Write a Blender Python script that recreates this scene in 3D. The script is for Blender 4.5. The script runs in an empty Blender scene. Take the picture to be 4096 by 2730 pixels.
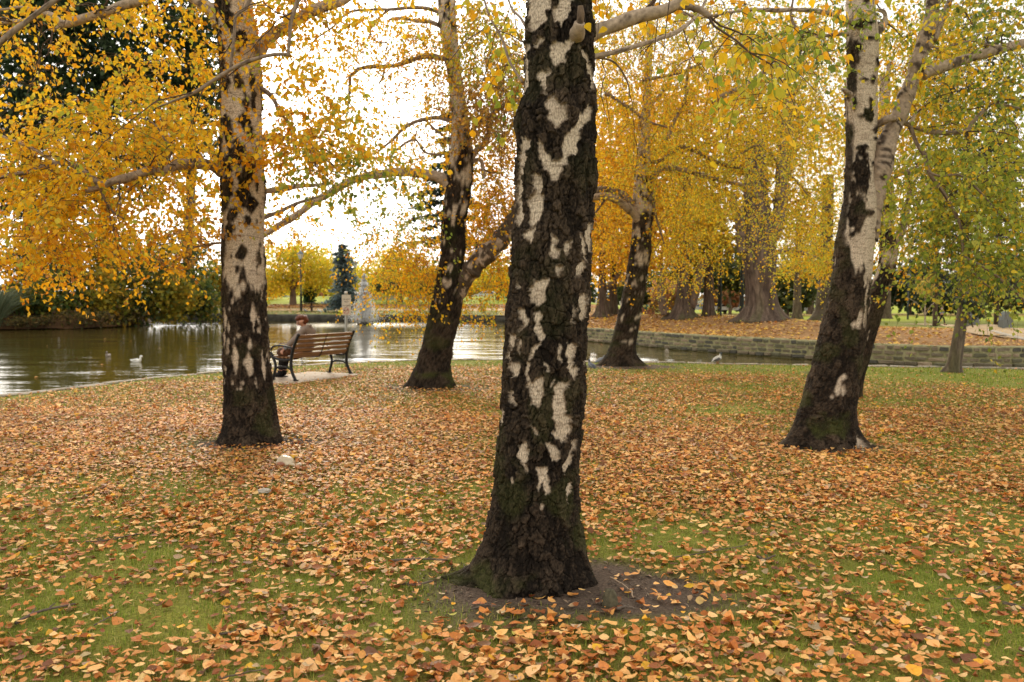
# Autumn park: birch trees on a leaf-strewn lawn beside a pond, built from mesh code only.
import bpy, bmesh, math, random
import numpy as np
from mathutils import Vector, Matrix
from mathutils.geometry import delaunay_2d_cdt

PI = math.pi
S = bpy.context.scene
COL = S.collection
rng = np.random.default_rng(7)
random.seed(7)

# ------------------------------------------------------------------ camera
EYE = 1.57
F = 3300.0                       # focal length in photo pixels (4096 wide)
TH = math.atan(175 / F)          # slight downward pitch
cam_d = bpy.data.cameras.new('camera')
cam_d.sensor_width = 36.0
cam_d.lens = F / 4096 * 36
cam_d.clip_start = 0.05
cam_d.clip_end = 6000
cam_d.dof.use_dof = True
cam_d.dof.focus_distance = 4.7
cam_d.dof.aperture_fstop = 3.6
cam = bpy.data.objects.new('camera', cam_d)
COL.objects.link(cam)
cam.location = (0, 0, EYE)
cam.rotation_euler = (PI / 2 - TH, 0, 0)
S.camera = cam

# ------------------------------------------------------------------ sky and sun (bright thin overcast, low sun ahead and to the left)
SUN_EL, SUN_AZ = math.radians(24), math.radians(-14)     # azimuth measured from +Y towards +X
world = bpy.data.worlds.new('World')
S.world = world
world.use_nodes = True
wn = world.node_tree
wn.nodes.clear()
w_out = wn.nodes.new('ShaderNodeOutputWorld')
w_bg = wn.nodes.new('ShaderNodeBackground')
w_bg.inputs['Strength'].default_value = 0.13
sky = wn.nodes.new('ShaderNodeTexSky')
sky.sky_type = 'NISHITA'
sky.sun_disc = False
sky.sun_elevation = SUN_EL
sky.sun_rotation = SUN_AZ
sky.air_density = 1.0
sky.dust_density = 4.0
sky.ozone_density = 1.0
hs = wn.nodes.new('ShaderNodeHueSaturation')
hs.inputs['Saturation'].default_value = 0.25
wn.links.new(sky.outputs[0], hs.inputs['Color'])
w_mix = wn.nodes.new('ShaderNodeMix')
w_mix.data_type = 'RGBA'
w_tc = wn.nodes.new('ShaderNodeTexCoord')
w_no = wn.nodes.new('ShaderNodeTexNoise')
w_no.inputs['Scale'].default_value = 3.2
w_no.inputs['Detail'].default_value = 5
w_mp = wn.nodes.new('ShaderNodeMapping')
w_mp.inputs['Scale'].default_value = (1, 1, 2.6)
w_cr = wn.nodes.new('ShaderNodeValToRGB')
w_cr.color_ramp.elements[0].position = 0.3
w_cr.color_ramp.elements[0].color = (5.7, 5.4, 4.85, 1)
w_cr.color_ramp.elements[1].position = 0.72
w_cr.color_ramp.elements[1].color = (8.6, 8.1, 7.0, 1)
wn.links.new(w_tc.outputs['Generated'], w_mp.inputs[0])
wn.links.new(w_mp.outputs[0], w_no.inputs['Vector'])
wn.links.new(w_no.outputs['Fac'], w_cr.inputs[0])
w_mix.inputs['Factor'].default_value = 0.72           # cloud cover over the clear sky
wn.links.new(hs.outputs[0], w_mix.inputs[6])
wn.links.new(w_cr.outputs[0], w_mix.inputs[7])
wn.links.new(w_mix.outputs[2], w_bg.inputs['Color'])
wn.links.new(w_bg.outputs[0], w_out.inputs['Surface'])

sun_d = bpy.data.lights.new('sun', 'SUN')
sun_d.energy = 1.5
sun_d.angle = math.radians(22)
sun_d.color = (1.0, 0.87, 0.66)
sun = bpy.data.objects.new('sun', sun_d)
COL.objects.link(sun)
_sd = Vector((math.sin(SUN_AZ) * math.cos(SUN_EL), math.cos(SUN_AZ) * math.cos(SUN_EL), math.sin(SUN_EL)))
sun.rotation_euler = _sd.to_track_quat('Z', 'Y').to_euler()

S.view_settings.view_transform = 'Standard'
S.view_settings.look = 'None'
S.view_settings.gamma = 1.0
S.view_settings.use_curve_mapping = False
S.view_settings.exposure = 0.90
S.render.engine = 'CYCLES'
S.cycles.use_denoising = True
try:
    S.cycles.denoiser = 'OPENIMAGEDENOISE'
except Exception:
    pass
S.cycles.max_bounces = 9
S.cycles.diffuse_bounces = 5
S.cycles.transmission_bounces = 5
S.cycles.transparent_max_bounces = 6
S.cycles.caustics_reflective = False
S.cycles.caustics_refractive = False

# ------------------------------------------------------------------ geometry of the view
CT, ST = math.cos(TH), math.sin(TH)
def P(px, py, Y):
    u, v = (px - 2048) / F, (1365 - py) / F
    dy = CT + v * ST
    t = Y / dy
    return np.array((u * t, Y, EYE + (-ST + v * CT) * t))
def Pn(px, py, Y):
    u, v = (px - 2048) / F, (1365 - py) / F
    t = Y / (CT + v * ST)
    return np.stack((u * t, Y + 0 * u, EYE + (-ST + v * CT) * t), -1)
def G(px, py, z=0.0):
    u, v = (px - 2048) / F, (1365 - py) / F
    dz = -ST + v * CT
    t = (z - EYE) / dz
    return np.array((u * t, (CT + v * ST) * t, z))
def proj(p):
    p = np.asarray(p, float)
    q = p - np.array((0, 0, EYE))
    zf = q[..., 1] * CT - q[..., 2] * ST
    up = q[..., 1] * ST + q[..., 2] * CT
    return 2048 + q[..., 0] / zf * F, 1365 - up / zf * F, zf
def fdepth(p):
    return p[1] * CT - (p[2] - EYE) * ST

def sstep(a, b, x):
    t = np.clip((np.asarray(x, float) - a) / (b - a), 0, 1)
    return t * t * (3 - 2 * t)

# ------------------------------------------------------------------ noise (numpy)
def _h(ix, iy, iz, seed):
    n = (ix.astype(np.int64) * 374761393 + iy.astype(np.int64) * 668265263 + iz.astype(np.int64) * 2147483647 + seed * 974711) & 0xffffffff
    n = ((n ^ (n >> 13)) * 1274126177) & 0xffffffff
    n = n ^ (n >> 16)
    return (n & 0xffffff) / float(0xffffff)
def vnoise(x, y, z, seed=0):
    x, y, z = np.broadcast_arrays(np.asarray(x, float), np.asarray(y, float), np.asarray(z, float))
    ix, iy, iz = np.floor(x), np.floor(y), np.floor(z)
    fx, fy, fz = x - ix, y - iy, z - iz
    fx, fy, fz = fx * fx * (3 - 2 * fx), fy * fy * (3 - 2 * fy), fz * fz * (3 - 2 * fz)
    r = 0
    for a in (0, 1):
        for b in (0, 1):
            for c in (0, 1):
                w = (fx if a else 1 - fx) * (fy if b else 1 - fy) * (fz if c else 1 - fz)
                r = r + w * _h(ix + a, iy + b, iz + c, seed)
    return r
def fbm(x, y, z, octv=4, seed=0):
    r, a, t = 0, 0.5, 0
    for k in range(octv):
        r = r + a * vnoise(np.asarray(x) * 2 ** k, np.asarray(y) * 2 ** k, np.asarray(z) * 2 ** k, seed + k * 17)
        t += a
        a *= 0.5
    return r / t
def worley(u, v, nc, seed=0):
    """F1, F2 and cell hash of a jittered grid that wraps every nc cells in u."""
    iu, iv = np.floor(u), np.floor(v)
    f1 = np.full(u.shape, 9.0); f2 = np.full(u.shape, 9.0); cid = np.zeros(u.shape)
    z0 = np.zeros(u.shape)
    for a in (-1, 0, 1):
        for b in (-1, 0, 1):
            cu, cv = iu + a, iv + b
            w = np.mod(cu, nc)
            ju, jv = _h(w, cv, z0, seed), _h(w, cv, z0 + 1, seed)
            d = np.hypot(cu + 0.12 + 0.76 * ju - u, cv + 0.12 + 0.76 * jv - v)
            near = d < f1
            f2 = np.where(near, f1, np.minimum(f2, d))
            cid = np.where(near, _h(w, cv, z0 + 2, seed), cid)
            f1 = np.where(near, d, f1)
    return f1, f2, cid

# ------------------------------------------------------------------ materials
def nodes_of(name):
    m = bpy.data.materials.new(name)
    m.use_nodes = True
    nt = m.node_tree
    b = nt.nodes['Principled BSDF']
    return m, nt, b
def noise_node(nt, scale, detail=4, coord='Object', stretch=(1, 1, 1), rough=0.6):
    tc = nt.nodes.new('ShaderNodeTexCoord')
    mp = nt.nodes.new('ShaderNodeMapping')
    mp.inputs['Scale'].default_value = stretch
    no = nt.nodes.new('ShaderNodeTexNoise')
    no.inputs['Scale'].default_value = scale
    no.inputs['Detail'].default_value = detail
    no.inputs['Roughness'].default_value = rough
    nt.links.new(tc.outputs[coord], mp.inputs[0])
    nt.links.new(mp.outputs[0], no.inputs['Vector'])
    return no
def ramp(nt, fac, stops):
    r = nt.nodes.new('ShaderNodeValToRGB')
    el = r.color_ramp.elements
    while len(el) < len(stops):
        el.new(0.5)
    for e, (p, c) in zip(el, stops):
        e.position = p
        e.color = (*c, 1)
    nt.links.new(fac, r.inputs[0])
    return r
def add_bump(nt, b, fac, strength=0.3, dist=0.01):
    bu = nt.nodes.new('ShaderNodeBump')
    bu.inputs['Strength'].default_value = strength
    bu.inputs['Distance'].default_value = dist
    nt.links.new(fac, bu.inputs['Height'])
    nt.links.new(bu.outputs[0], b.inputs['Normal'])
    return bu
def mat_noise(name, c1, c2, scale=8, rough=0.8, bump=0.3, dist=0.01, spec=0.3, metal=0.0, stretch=(1, 1, 1), detail=5):
    m, nt, b = nodes_of(name)
    no = noise_node(nt, scale, detail, stretch=stretch)
    r = ramp(nt, no.outputs['Fac'], [(0.3, c1), (0.7, c2)])
    nt.links.new(r.outputs[0], b.inputs['Base Color'])
    b.inputs['Roughness'].default_value = rough
    b.inputs['Specular IOR Level'].default_value = spec
    b.inputs['Metallic'].default_value = metal
    if bump:
        add_bump(nt, b, no.outputs['Fac'], bump, dist)
    return m
def mat_attr(name, rough=0.8, spec=0.25, nscale=40, lo=0.7, hi=1.3, bump=0.4, dist=0.004, transl=0.0, stretch=(1, 1, 1)):
    """Colour from the mesh's own 'col' attribute, varied by a fine noise; optional leaf translucency."""
    m, nt, b = nodes_of(name)
    at = nt.nodes.new('ShaderNodeAttribute')
    at.attribute_name = 'col'
    src = at.outputs['Color']
    if nscale:
        no = noise_node(nt, nscale, 4, stretch=stretch)
        r = ramp(nt, no.outputs['Fac'], [(0.3, (lo,) * 3), (0.7, (hi,) * 3)])
        mx = nt.nodes.new('ShaderNodeMix')
        mx.data_type = 'RGBA'
        mx.blend_type = 'MULTIPLY'
        mx.inputs['Factor'].default_value = 1
        nt.links.new(src, mx.inputs[6])
        nt.links.new(r.outputs[0], mx.inputs[7])
        src = mx.outputs[2]
        if bump:
            add_bump(nt, b, no.outputs['Fac'], bump, dist)
    nt.links.new(src, b.inputs['Base Color'])
    b.inputs['Roughness'].default_value = rough
    b.inputs['Specular IOR Level'].default_value = spec
    if transl:
        tr = nt.nodes.new('ShaderNodeBsdfTranslucent')
        nt.links.new(src, tr.inputs['Color'])
        ms = nt.nodes.new('ShaderNodeMixShader')
        ms.inputs[0].default_value = transl
        nt.links.new(b.outputs[0], ms.inputs[1])
        nt.links.new(tr.outputs[0], ms.inputs[2])
        nt.links.new(ms.outputs[0], nt.nodes['Material Output'].inputs['Surface'])
    return m

M_BARK = mat_attr('birch_bark', rough=0.9, spec=0.12, nscale=130, lo=0.45, hi=1.55, bump=1.0, dist=0.008, stretch=(1, 1, .5))
M_LIMB = mat_attr('birch_limb_bark', rough=0.8, spec=0.2, nscale=40, lo=0.7, hi=1.3, bump=0.5, dist=0.004)
M_FARBARK = mat_attr('grey_trunk_bark', rough=0.9, spec=0.15, nscale=14, lo=0.6, hi=1.4, bump=0.8, dist=0.03, stretch=(1, 1, 0.25))
M_LEAF = mat_attr('autumn_leaf', rough=0.55, spec=0.3, nscale=0, transl=0.52)
M_LITTER = mat_attr('fallen_leaf_brown', rough=0.6, spec=0.3, nscale=70, lo=0.82, hi=1.18, bump=0.3, dist=0.002, transl=0.12)
M_GRASS = mat_attr('grass_blade', rough=0.6, spec=0.25, nscale=0, transl=0.3)
M_TWIG = mat_noise('twig_bark', (0.05, 0.032, 0.022), (0.12, 0.075, 0.05), 30, bump=0)
M_GROUND = mat_attr('turf_and_soil', rough=0.95, spec=0.1, nscale=60, lo=0.55, hi=1.45, bump=0.8, dist=0.02)
M_PARK = mat_attr('park_ground', rough=0.95, spec=0.1, nscale=6, lo=0.7, hi=1.3, bump=0.6, dist=0.03)

# ------------------------------------------------------------------ mesh helpers
def mesh_np(name, V, F_, mat=None, parent=None, col=None, smooth=False, label=None, cat=None, group=None, kind=None):
    """V (n,3); F_ either (m,k) array or list of such arrays."""
    V = np.ascontiguousarray(V, np.float32)
    fl = F_ if isinstance(F_, list) else [F_]
    fl = [np.asarray(f, np.int32) for f in fl if len(f)]
    me = bpy.data.meshes.new(name)
    me.vertices.add(len(V))
    me.vertices.foreach_set('co', V.ravel())
    tot = np.concatenate([np.full(len(f), f.shape[1], np.int32) for f in fl])
    lv = np.concatenate([f.ravel() for f in fl])
    start = np.concatenate(([0], np.cumsum(tot)[:-1])).astype(np.int32)
    me.loops.add(len(lv))
    me.loops.foreach_set('vertex_index', lv)
    me.polygons.add(len(tot))
    me.polygons.foreach_set('loop_start', start)
    me.polygons.foreach_set('loop_total', tot)
    if smooth:
        me.polygons.foreach_set('use_smooth', np.ones(len(tot), bool))
    if col is not None:
        a = me.attributes.new('col', 'FLOAT_COLOR', 'POINT')
        c = np.ones((len(V), 4), np.float32)
        c[:, :3] = col
        a.data.foreach_set('color', c.ravel())
    me.update(calc_edges=True)
    if mat is not None:
        me.materials.append(mat)
    return link(name, me, parent, label, cat, group, kind)
WORLD = {}
def link(name, me, parent=None, label=None, cat=None, group=None, kind=None):
    """Link mesh data given in world coordinates; under a parent it keeps its place."""
    o = bpy.data.objects.new(name, me)
    COL.objects.link(o)
    WORLD[o.name] = Matrix.Identity(4)
    if parent is not None:
        o.parent = parent
        o.matrix_parent_inverse = WORLD[parent.name].inverted()
    tag(o, label, cat, group, kind)
    return o
def tag(o, label=None, cat=None, group=None, kind=None):
    if label: o['label'] = label
    if cat: o['category'] = cat
    if group: o['group'] = group
    if kind: o['kind'] = kind
    return o
def thing(name, loc, label, cat, group=None, rz=0.0):
    o = bpy.data.objects.new(name, None)
    COL.objects.link(o)
    o.empty_display_size = 0.2
    o.location = loc
    o.rotation_euler = (0, 0, rz)
    WORLD[o.name] = Matrix.Translation(o.location) @ Matrix.Rotation(rz, 4, 'Z')
    return tag(o, label, cat, group)
def bm_obj(name, bm, mat, parent=None, smooth=False, label=None, cat=None, group=None, kind=None):
    me = bpy.data.meshes.new(name)
    bm.to_mesh(me)
    bm.free()
    if smooth:
        for p in me.polygons:
            p.use_smooth = True
    me.materials.append(mat)
    o = bpy.data.objects.new(name, me)
    COL.objects.link(o)
    WORLD[o.name] = Matrix.Identity(4)
    if parent is not None:
        o.parent = parent            # local coordinates of the parent
        WORLD[o.name] = WORLD[parent.name]
    return tag(o, label, cat, group, kind)
def bm_box(bm, c, s, rot=None, bevel=0.0):
    r = bmesh.ops.create_cube(bm, size=1.0)
    vs = r['verts']
    bmesh.ops.scale(bm, vec=s, verts=vs)
    if bevel:
        es = list({e for v in vs for e in v.link_edges})
        q = bmesh.ops.bevel(bm, geom=es, offset=bevel, segments=2, affect='EDGES')
        vs = list({v for f in q['faces'] for v in f.verts} | {v for v in vs if v.is_valid})
    if rot is not None:
        bmesh.ops.rotate(bm, cent=(0, 0, 0), matrix=rot, verts=vs)
    bmesh.ops.translate(bm, vec=c, verts=vs)
    return vs
def tube_arr(pts, rad, sides=8, cap=True):
    """Vertices and faces of a tube along pts."""
    pts = np.asarray(pts, float); rad = np.asarray(rad, float) * np.ones(len(pts))
    n = len(pts)
    t = np.gradient(pts, axis=0)
    t /= np.linalg.norm(t, axis=1)[:, None] + 1e-9
    ref = np.array((0, 0, 1.0)) if abs(t[:, 2]).mean() < 0.8 else np.array((1.0, 0, 0))
    a = np.cross(t, ref); a /= np.linalg.norm(a, axis=1)[:, None] + 1e-9
    b = np.cross(a, t)
    th = np.linspace(0, 2 * PI, sides, endpoint=False)
    V = pts[:, None] + rad[:, None, None] * (np.cos(th)[None, :, None] * a[:, None] + np.sin(th)[None, :, None] * b[:, None])
    V = V.reshape(-1, 3)
    i, j = np.meshgrid(np.arange(n - 1), np.arange(sides), indexing='ij')
    q = np.stack((i * sides + j, (i + 1) * sides + j, (i + 1) * sides + (j + 1) % sides, i * sides + (j + 1) % sides), -1).reshape(-1, 4)
    fs = [q]
    if cap:
        V = np.concatenate((V, pts[:1] - 0 * t[:1], pts[-1:]))
        k = np.arange(sides)
        fs.append(np.stack((k, (k + 1) % sides, np.full(sides, n * sides)), -1))
        o = (n - 1) * sides
        fs.append(np.stack((o + (k + 1) % sides, o + k, np.full(sides, n * sides + 1)), -1))
    return V, fs
def join(parts):
    """Join [(V, [faces])...] into one V, faces-by-size list."""
    off = 0; Vs = []; by = {}
    for V, fs in parts:
        Vs.append(V)
        for f in fs:
            by.setdefault(f.shape[1], []).append(np.asarray(f) + off)
        off += len(V)
    return np.concatenate(Vs), [np.concatenate(v) for v in by.values()]
def smooth_path(pts, n):
    pts = np.asarray(pts, float)
    if len(pts) < 3:
        t = np.linspace(0, 1, n)[:, None]
        return pts[0] * (1 - t) + pts[-1] * t
    d = np.concatenate(([0], np.cumsum(np.linalg.norm(np.diff(pts, axis=0), axis=1))))
    s = np.linspace(0, d[-1], n)
    ext = np.concatenate(([2 * pts[0] - pts[1]], pts, [2 * pts[-1] - pts[-2]]))
    out = np.empty((n, pts.shape[1]))
    for k, sv in enumerate(s):
        i = min(max(np.searchsorted(d, sv, 'right') - 1, 0), len(pts) - 2)
        t = (sv - d[i]) / (d[i + 1] - d[i] + 1e-9)
        p0, p1, p2, p3 = ext[i], ext[i + 1], ext[i + 2], ext[i + 3]
        out[k] = 0.5 * (2 * p1 + (p2 - p0) * t + (2 * p0 - 5 * p1 + 4 * p2 - p3) * t * t + (3 * p1 - p0 - 3 * p2 + p3) * t ** 3)
    return out
# ================================================================== TERRAIN
WATER_Z = -0.45
# --- near lawn: shoreline as a function of x
SHX = np.array([-60, -16, -11, -9, -8.04, -7.5, -6.98, -6.06, -5.2, -4.1, -2.2, 0, 1.7, 4, 6.6, 11.2, 16, 24, 60])
SHY = np.array([-4, 1, 6, 10.4, 12.95, 14.2, 15.9, 17.3, 18.6, 19.5, 20.55, 20.7, 19.95, 19.6, 19.0, 18.0, 17.2, 16.5, 15])
def shore(x):
    return np.interp(x, SHX, SHY) + 0.05 * np.sin(x * 2.1) + 0.03 * np.sin(x * 5.3 + 1)
def lawn_z(x, y):
    return 0.05 * (fbm(x * 0.35, y * 0.35, 0.0, 3, 3) - 0.5) * sstep(0.2, 1.5, shore(x) - y)
# trunk bases (x, y, soil radius x, soil radius y)
def base_pt(px, py):
    p = G(px, py)
    return p[0], p[1]
MAIN_D, LEFT_D, MID_D, CEN_D, RIGHT_D, BEH_D, THIN_D = 4.55, 8.9, 14.3, 19.0, 8.75, 12.8, 17.1
SOILS = [(0.24, 4.38, .86, .54, 1.0), (-2.78, 8.8, .75, .5, 1.0), (-1.3, 14.2, 1.1, .8, .8), (2.65, 18.6, 1.2, .7, 1.0), (3.3, 8.6, .62, .42, 1.0), (6.55, 17.0, .6, .45, .7)]
def soil_amt(x, y):
    r = 0 * x
    for sx, sy, a, b, w in SOILS:
        q = np.hypot((x - sx) / a, (y - sy) / b) + 1.0 * (fbm(x * 3.4, y * 3.4, sx, 4, 5) - 0.5)
        r = np.maximum(r, w * (1 - sstep(0.65, 1.25, q)))
    return r
def leaf_dens(x, y):
    """How thickly leaves lie on the lawn (0..1)."""
    n = fbm(x * 0.9, y * 0.9, 1.5, 4, 11)
    n2 = fbm(x * 0.28, y * 0.28, 4.5, 3, 12)
    d = 0.66 + 2.4 * (n - 0.5) + 0.8 * (n2 - 0.5)
    ds = shore(x) - y
    d = d * (0.14 + 0.86 * sstep(0.5, 2.6, ds - 1.1 * sstep(-2, 4, x) - 1.6 * sstep(5, 11, x)))
    near = 1 - sstep(3.6, 6.0, y)
    d = d - near * (0.04 + 0.7 * np.maximum(0, 0.50 - n))           # thinner, with grassy gaps, towards the front
    d = d - 0.16 * sstep(1.6, 4.5, x) * (1 - sstep(11, 14, y)) - .15 * sstep(4, 9, x)
    d = d + 0.18 * sstep(6.5, 8, y) * (1 - sstep(13, 17, y)) * (1 - sstep(3, 7, x))
    return np.clip(d, 0.04, 1) * (1 - 0.78 * soil_amt(x, y))

xs = np.unique(np.concatenate((np.linspace(-60, -12, 14), np.linspace(-12, -5, 90), np.linspace(-5, 6, 230), np.linspace(6, 14, 80), np.linspace(14, 60, 14))))
ts = np.concatenate((np.linspace(0, 0.42, 12)[:-1], np.linspace(0.42, 1, 230)))
X, T = np.meshgrid(xs, ts, indexing='ij')
Y = -14 + (shore(X) + 14) * T
Z = lawn_z(X, Y)
V = np.stack((X, Y, Z), -1)
skirt = V[:, -1:].copy(); skirt[..., 2] = -0.9
V = np.concatenate((V, skirt), 1)
nx, ny = V.shape[:2]
i, j = np.meshgrid(np.arange(nx - 1), np.arange(ny - 1), indexing='ij')
Fq = np.stack((i * ny + j, (i + 1) * ny + j, (i + 1) * ny + j + 1, i * ny + j + 1), -1).reshape(-1, 4)
vx, vy = V[..., 0].ravel(), V[..., 1].ravel()
so = soil_amt(vx, vy)[:, None]
g = fbm(vx * 1.3, vy * 1.3, 0, 4, 21)[:, None]
lit = np.clip(leaf_dens(vx, vy), 0, 1)[:, None]
green = np.array((0.13, 0.165, 0.022)) * (1 - g) + np.array((0.26, 0.25, 0.05)) * g
brown = np.array((0.16, 0.085, 0.035))
soilc = np.array((0.10, 0.072, 0.055)) * (0.7 + 0.7 * fbm(vx * 7, vy * 7, 0, 3, 4)[:, None])
c = green * (1 - 0.45 * lit) + brown * 0.45 * lit
c = c * (1 - so) + soilc * so
mesh_np('lawn', V.reshape(-1, 3), Fq, M_GROUND, col=c, smooth=True, kind='structure')

# --- park land beyond the pond: one sheet, with the walled point on the right
WALL_PX = np.array([2345, 2666, 2806, 2999, 3271, 3462, 3773, 4096, 4700])
WALL_D = np.array([38.1, 32.5, 30.6, 28.9, 26.7, 25.0, 23.6, 23.4, 23.2])
WALL_TOP = 0.15
wx = np.linspace(2345, 4700, 60)
wd = np.interp(wx, WALL_PX, WALL_D)
for _ in range(4):
    wd[1:-1] = (wd[:-2] + wd[1:-1] * 2 + wd[2:]) / 4
WALL = np.stack(((wx - 2048) / F * wd, wd), -1)
def dist_line(x, y, L):
    r = np.full(np.shape(x), 1e9)
    for a, b in zip(L[:-1], L[1:]):
        ab = b - a
        t = np.clip(((x - a[0]) * ab[0] + (y - a[1]) * ab[1]) / (ab @ ab), 0, 1)
        r = np.minimum(r, np.hypot(x - a[0] - t * ab[0], y - a[1] - t * ab[1]))
    return r
WALL_C = WALL[::6]
def park_z(x, y):
    x = np.asarray(x, float); y = np.asarray(y, float)
    zl = np.interp(y, [40, 60, 68, 76, 80, 86, 95, 110, 130, 400], [.05, .05, .09, .35, .5, .68, .95, 1.42, 1.7, 2.2])
    zr = np.interp(y, [20, 50, 60, 75, 120, 200, 400], [.15, -.2, -.7, -.9, -1.2, -1.9, -2.4])
    dw = dist_line(x, y, WALL_C)
    w = sstep(6, 22, dw)
    z = 0.15 * (1 - w) + zr * w + 0.47 * (1 - .62 * sstep(11.5, 15, x)) * sstep(0, 7, dw) * (1 - sstep(8, 19, dw))
    wl = sstep(17, 8, x) * sstep(52, 60, y)
    wl = np.where((y < 62) & (x < 9), np.maximum(wl, 0.7 * sstep(44, 54, y)), wl)
    z = z * (1 - wl) + zl * wl
    return z + 0.06 * (fbm(x * .3, y * .3, 2, 3, 8) - .5) * sstep(0.5, 3, dw)
bank = [(-300, 110), (-90, 92), (-60, 82), (-34, 73.5), (-20, 69.5), (-8, 68), (0, 67.2), (4.5, 66.3), (7.3, 63.5), (7.6, 60), (6, 57), (3.6, 52), (2.0, 46.5), (1.7, 43), (2.2, 40.2)]
right_tail = [(30, 22.6), (60, 20), (300, 20), (300, 400), (-300, 400)]
outline = bank + [tuple(p) for p in WALL] + right_tail
def inside(px, py, poly):
    r = np.zeros(np.shape(px), bool)
    n = len(poly)
    for k in range(n):
        x1, y1 = poly[k]; x2, y2 = poly[(k + 1) % n]
        cnd = (y1 > py) != (y2 > py)
        with np.errstate(divide='ignore', invalid='ignore'):
            xi = (x2 - x1) * (py - y1) / ((y2 - y1) if y2 != y1 else 1e-9) + x1
        r ^= cnd & (px < xi)
    return r
def densify(poly, step, lim):
    out = []
    for a, b in zip(poly, poly[1:] + poly[:1]):
        a, b = np.array(a, float), np.array(b, float)
        far = min(np.hypot(*a), np.hypot(*b)) > lim
        n = max(1, int(np.linalg.norm(b - a) / (step * (12 if far else 1))))
        out += [tuple(a + (b - a) * k / n) for k in range(n)]
    return out
def land(name, poly, zf, colf, mat, fine, fine_box, coarse, skirt_n, skirt_z=-1.0, margin=0.35):
    pb = densify(poly, fine, 95)
    gx, gy = np.meshgrid(np.arange(fine_box[0], fine_box[1], fine), np.arange(fine_box[2], fine_box[3], fine))
    gx = gx + rng.uniform(-.2, .2, gx.shape) * fine; gy = gy + rng.uniform(-.2, .2, gy.shape) * fine
    x0 = min(p[0] for p in poly); x1 = max(p[0] for p in poly); y0 = min(p[1] for p in poly); y1 = max(p[1] for p in poly)
    cx, cy = np.meshgrid(np.arange(x0, x1, coarse) + coarse / 2, np.arange(y0, y1, coarse) + coarse / 2)
    keep = ~((cx > fine_box[0]) & (cx < fine_box[1]) & (cy > fine_box[2]) & (cy < fine_box[3]))
    qx = np.concatenate((gx.ravel(), cx[keep])); qy = np.concatenate((gy.ravel(), cy[keep]))
    k = inside(qx, qy, pb)
    qx, qy = qx[k], qy[k]
    L = np.array(pb + pb[:1])
    k = dist_line(qx, qy, L) > margin
    qx, qy = qx[k], qy[k]
    pts = [Vector(p) for p in pb] + [Vector((a, b)) for a, b in zip(qx, qy)]
    nb = len(pb)
    r = delaunay_2d_cdt(pts, [], [list(range(nb))], 1, 1e-5)
    vv = np.array([(v.x, v.y) for v in r[0]])
    V = np.column_stack((vv, zf(vv[:, 0], vv[:, 1])))
    fs = np.array([f for f in r[2] if len(f) == 3], np.int32)
    return mesh_np(name, V, fs, mat, col=colf(V), smooth=True, kind='structure')
def seg_dist(x, y, pts):
    return dist_line(x, y, np.array(pts, float))
def park_col(V):
    x, y = V[:, 0], V[:, 1]
    n = fbm(x * .5, y * .5, 0, 4, 31)[:, None]
    grass = np.array((0.10, 0.125, 0.022)) * (1 - n) + np.array((0.19, 0.19, 0.035)) * n
    brighter = np.array((0.26, 0.30, 0.03)) * (0.75 + 0.5 * n)  # brighter green turf of the far lawn
    litter = np.array((0.33, 0.19, 0.085)) * (0.7 + 0.6 * n)
    sand = np.array((0.50, 0.36, 0.21)) * (0.85 + 0.3 * n)
    dw = dist_line(x, y, WALL_C)
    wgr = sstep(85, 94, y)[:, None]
    c = grass * (1 - wgr) + brighter * wgr
    lit = np.maximum(1 - sstep(9.5, 13.5, dw + 2.5 * (n[:, 0] - .5)), (x < 13) * sstep(80, 82, y) * (1 - sstep(87, 90, y)))
    lit = np.maximum(lit, .9 * ((x > -1) & (x < 14)) * (1 - sstep(76, 84, y)) * sstep(60, 62, y))
    lit = np.maximum(lit, (x > 9) * sstep(120, 126, y) * (1 - sstep(150, 165, y)) * .7)
    c = c * (1 - lit[:, None]) + litter * lit[:, None]
    pth = (x < 6) * sstep(75.5, 76.3, y) * (1 - sstep(79.3, 80.2, y))
    c = c * (1 - pth[:, None]) + sand * pth[:, None]
    return c
def hit(px, py, y0=22.0):
    """Where the sight line through a photo pixel meets the park land."""
    ys = np.arange(y0, 390, 0.1)
    q = np.array([P(px, py, yy) for yy in ys])
    bel = q[:, 2] < park_z(q[:, 0], q[:, 1])
    k = np.argmax(bel)
    return q[k] if bel.any() else q[-1]
park = land('park_ground', outline, park_z, park_col, M_PARK, 0.85, (-42, 44, 22, 98), 9.0, len(bank))
# faced edge of the far bank (low dark wall at the waterline)
M_BANK = mat_noise('wet_dark_stone', (0.018, 0.017, 0.013), (0.075, 0.068, 0.05), 2.2, bump=0.8, dist=0.05)
bl = smooth_path(np.array(bank[1:]), 220)
bz = park_z(bl[:, 0], bl[:, 1])
rowsz = np.linspace(0, 1, 5)
nn = np.gradient(bl, axis=0); nn /= np.linalg.norm(nn, axis=1)[:, None]
nrm = np.stack((nn[:, 1], -nn[:, 0]), -1)
Vb = []
for q in rowsz:
    zz = (bz + 0.02) * (1 - q) + (-1.0) * q
    off = 0.16 + 0.10 * fbm(bl[:, 0] * 1.5, bl[:, 1] * 1.5, q * 4, 3, 6) - 0.3 * (q == 0)
    Vb.append(np.column_stack((bl + nrm * off[:, None], zz)))
back = np.column_stack((bl - nrm * 0.5, bz - 0.05))
Vb = np.stack([back] + Vb, 1)
n_, m_ = Vb.shape[:2]
i, j = np.meshgrid(np.arange(n_ - 1), np.arange(m_ - 1), indexing='ij')
Fb = np.stack((i * m_ + j, (i + 1) * m_ + j, (i + 1) * m_ + j + 1, i * m_ + j + 1), -1).reshape(-1, 4)
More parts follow.
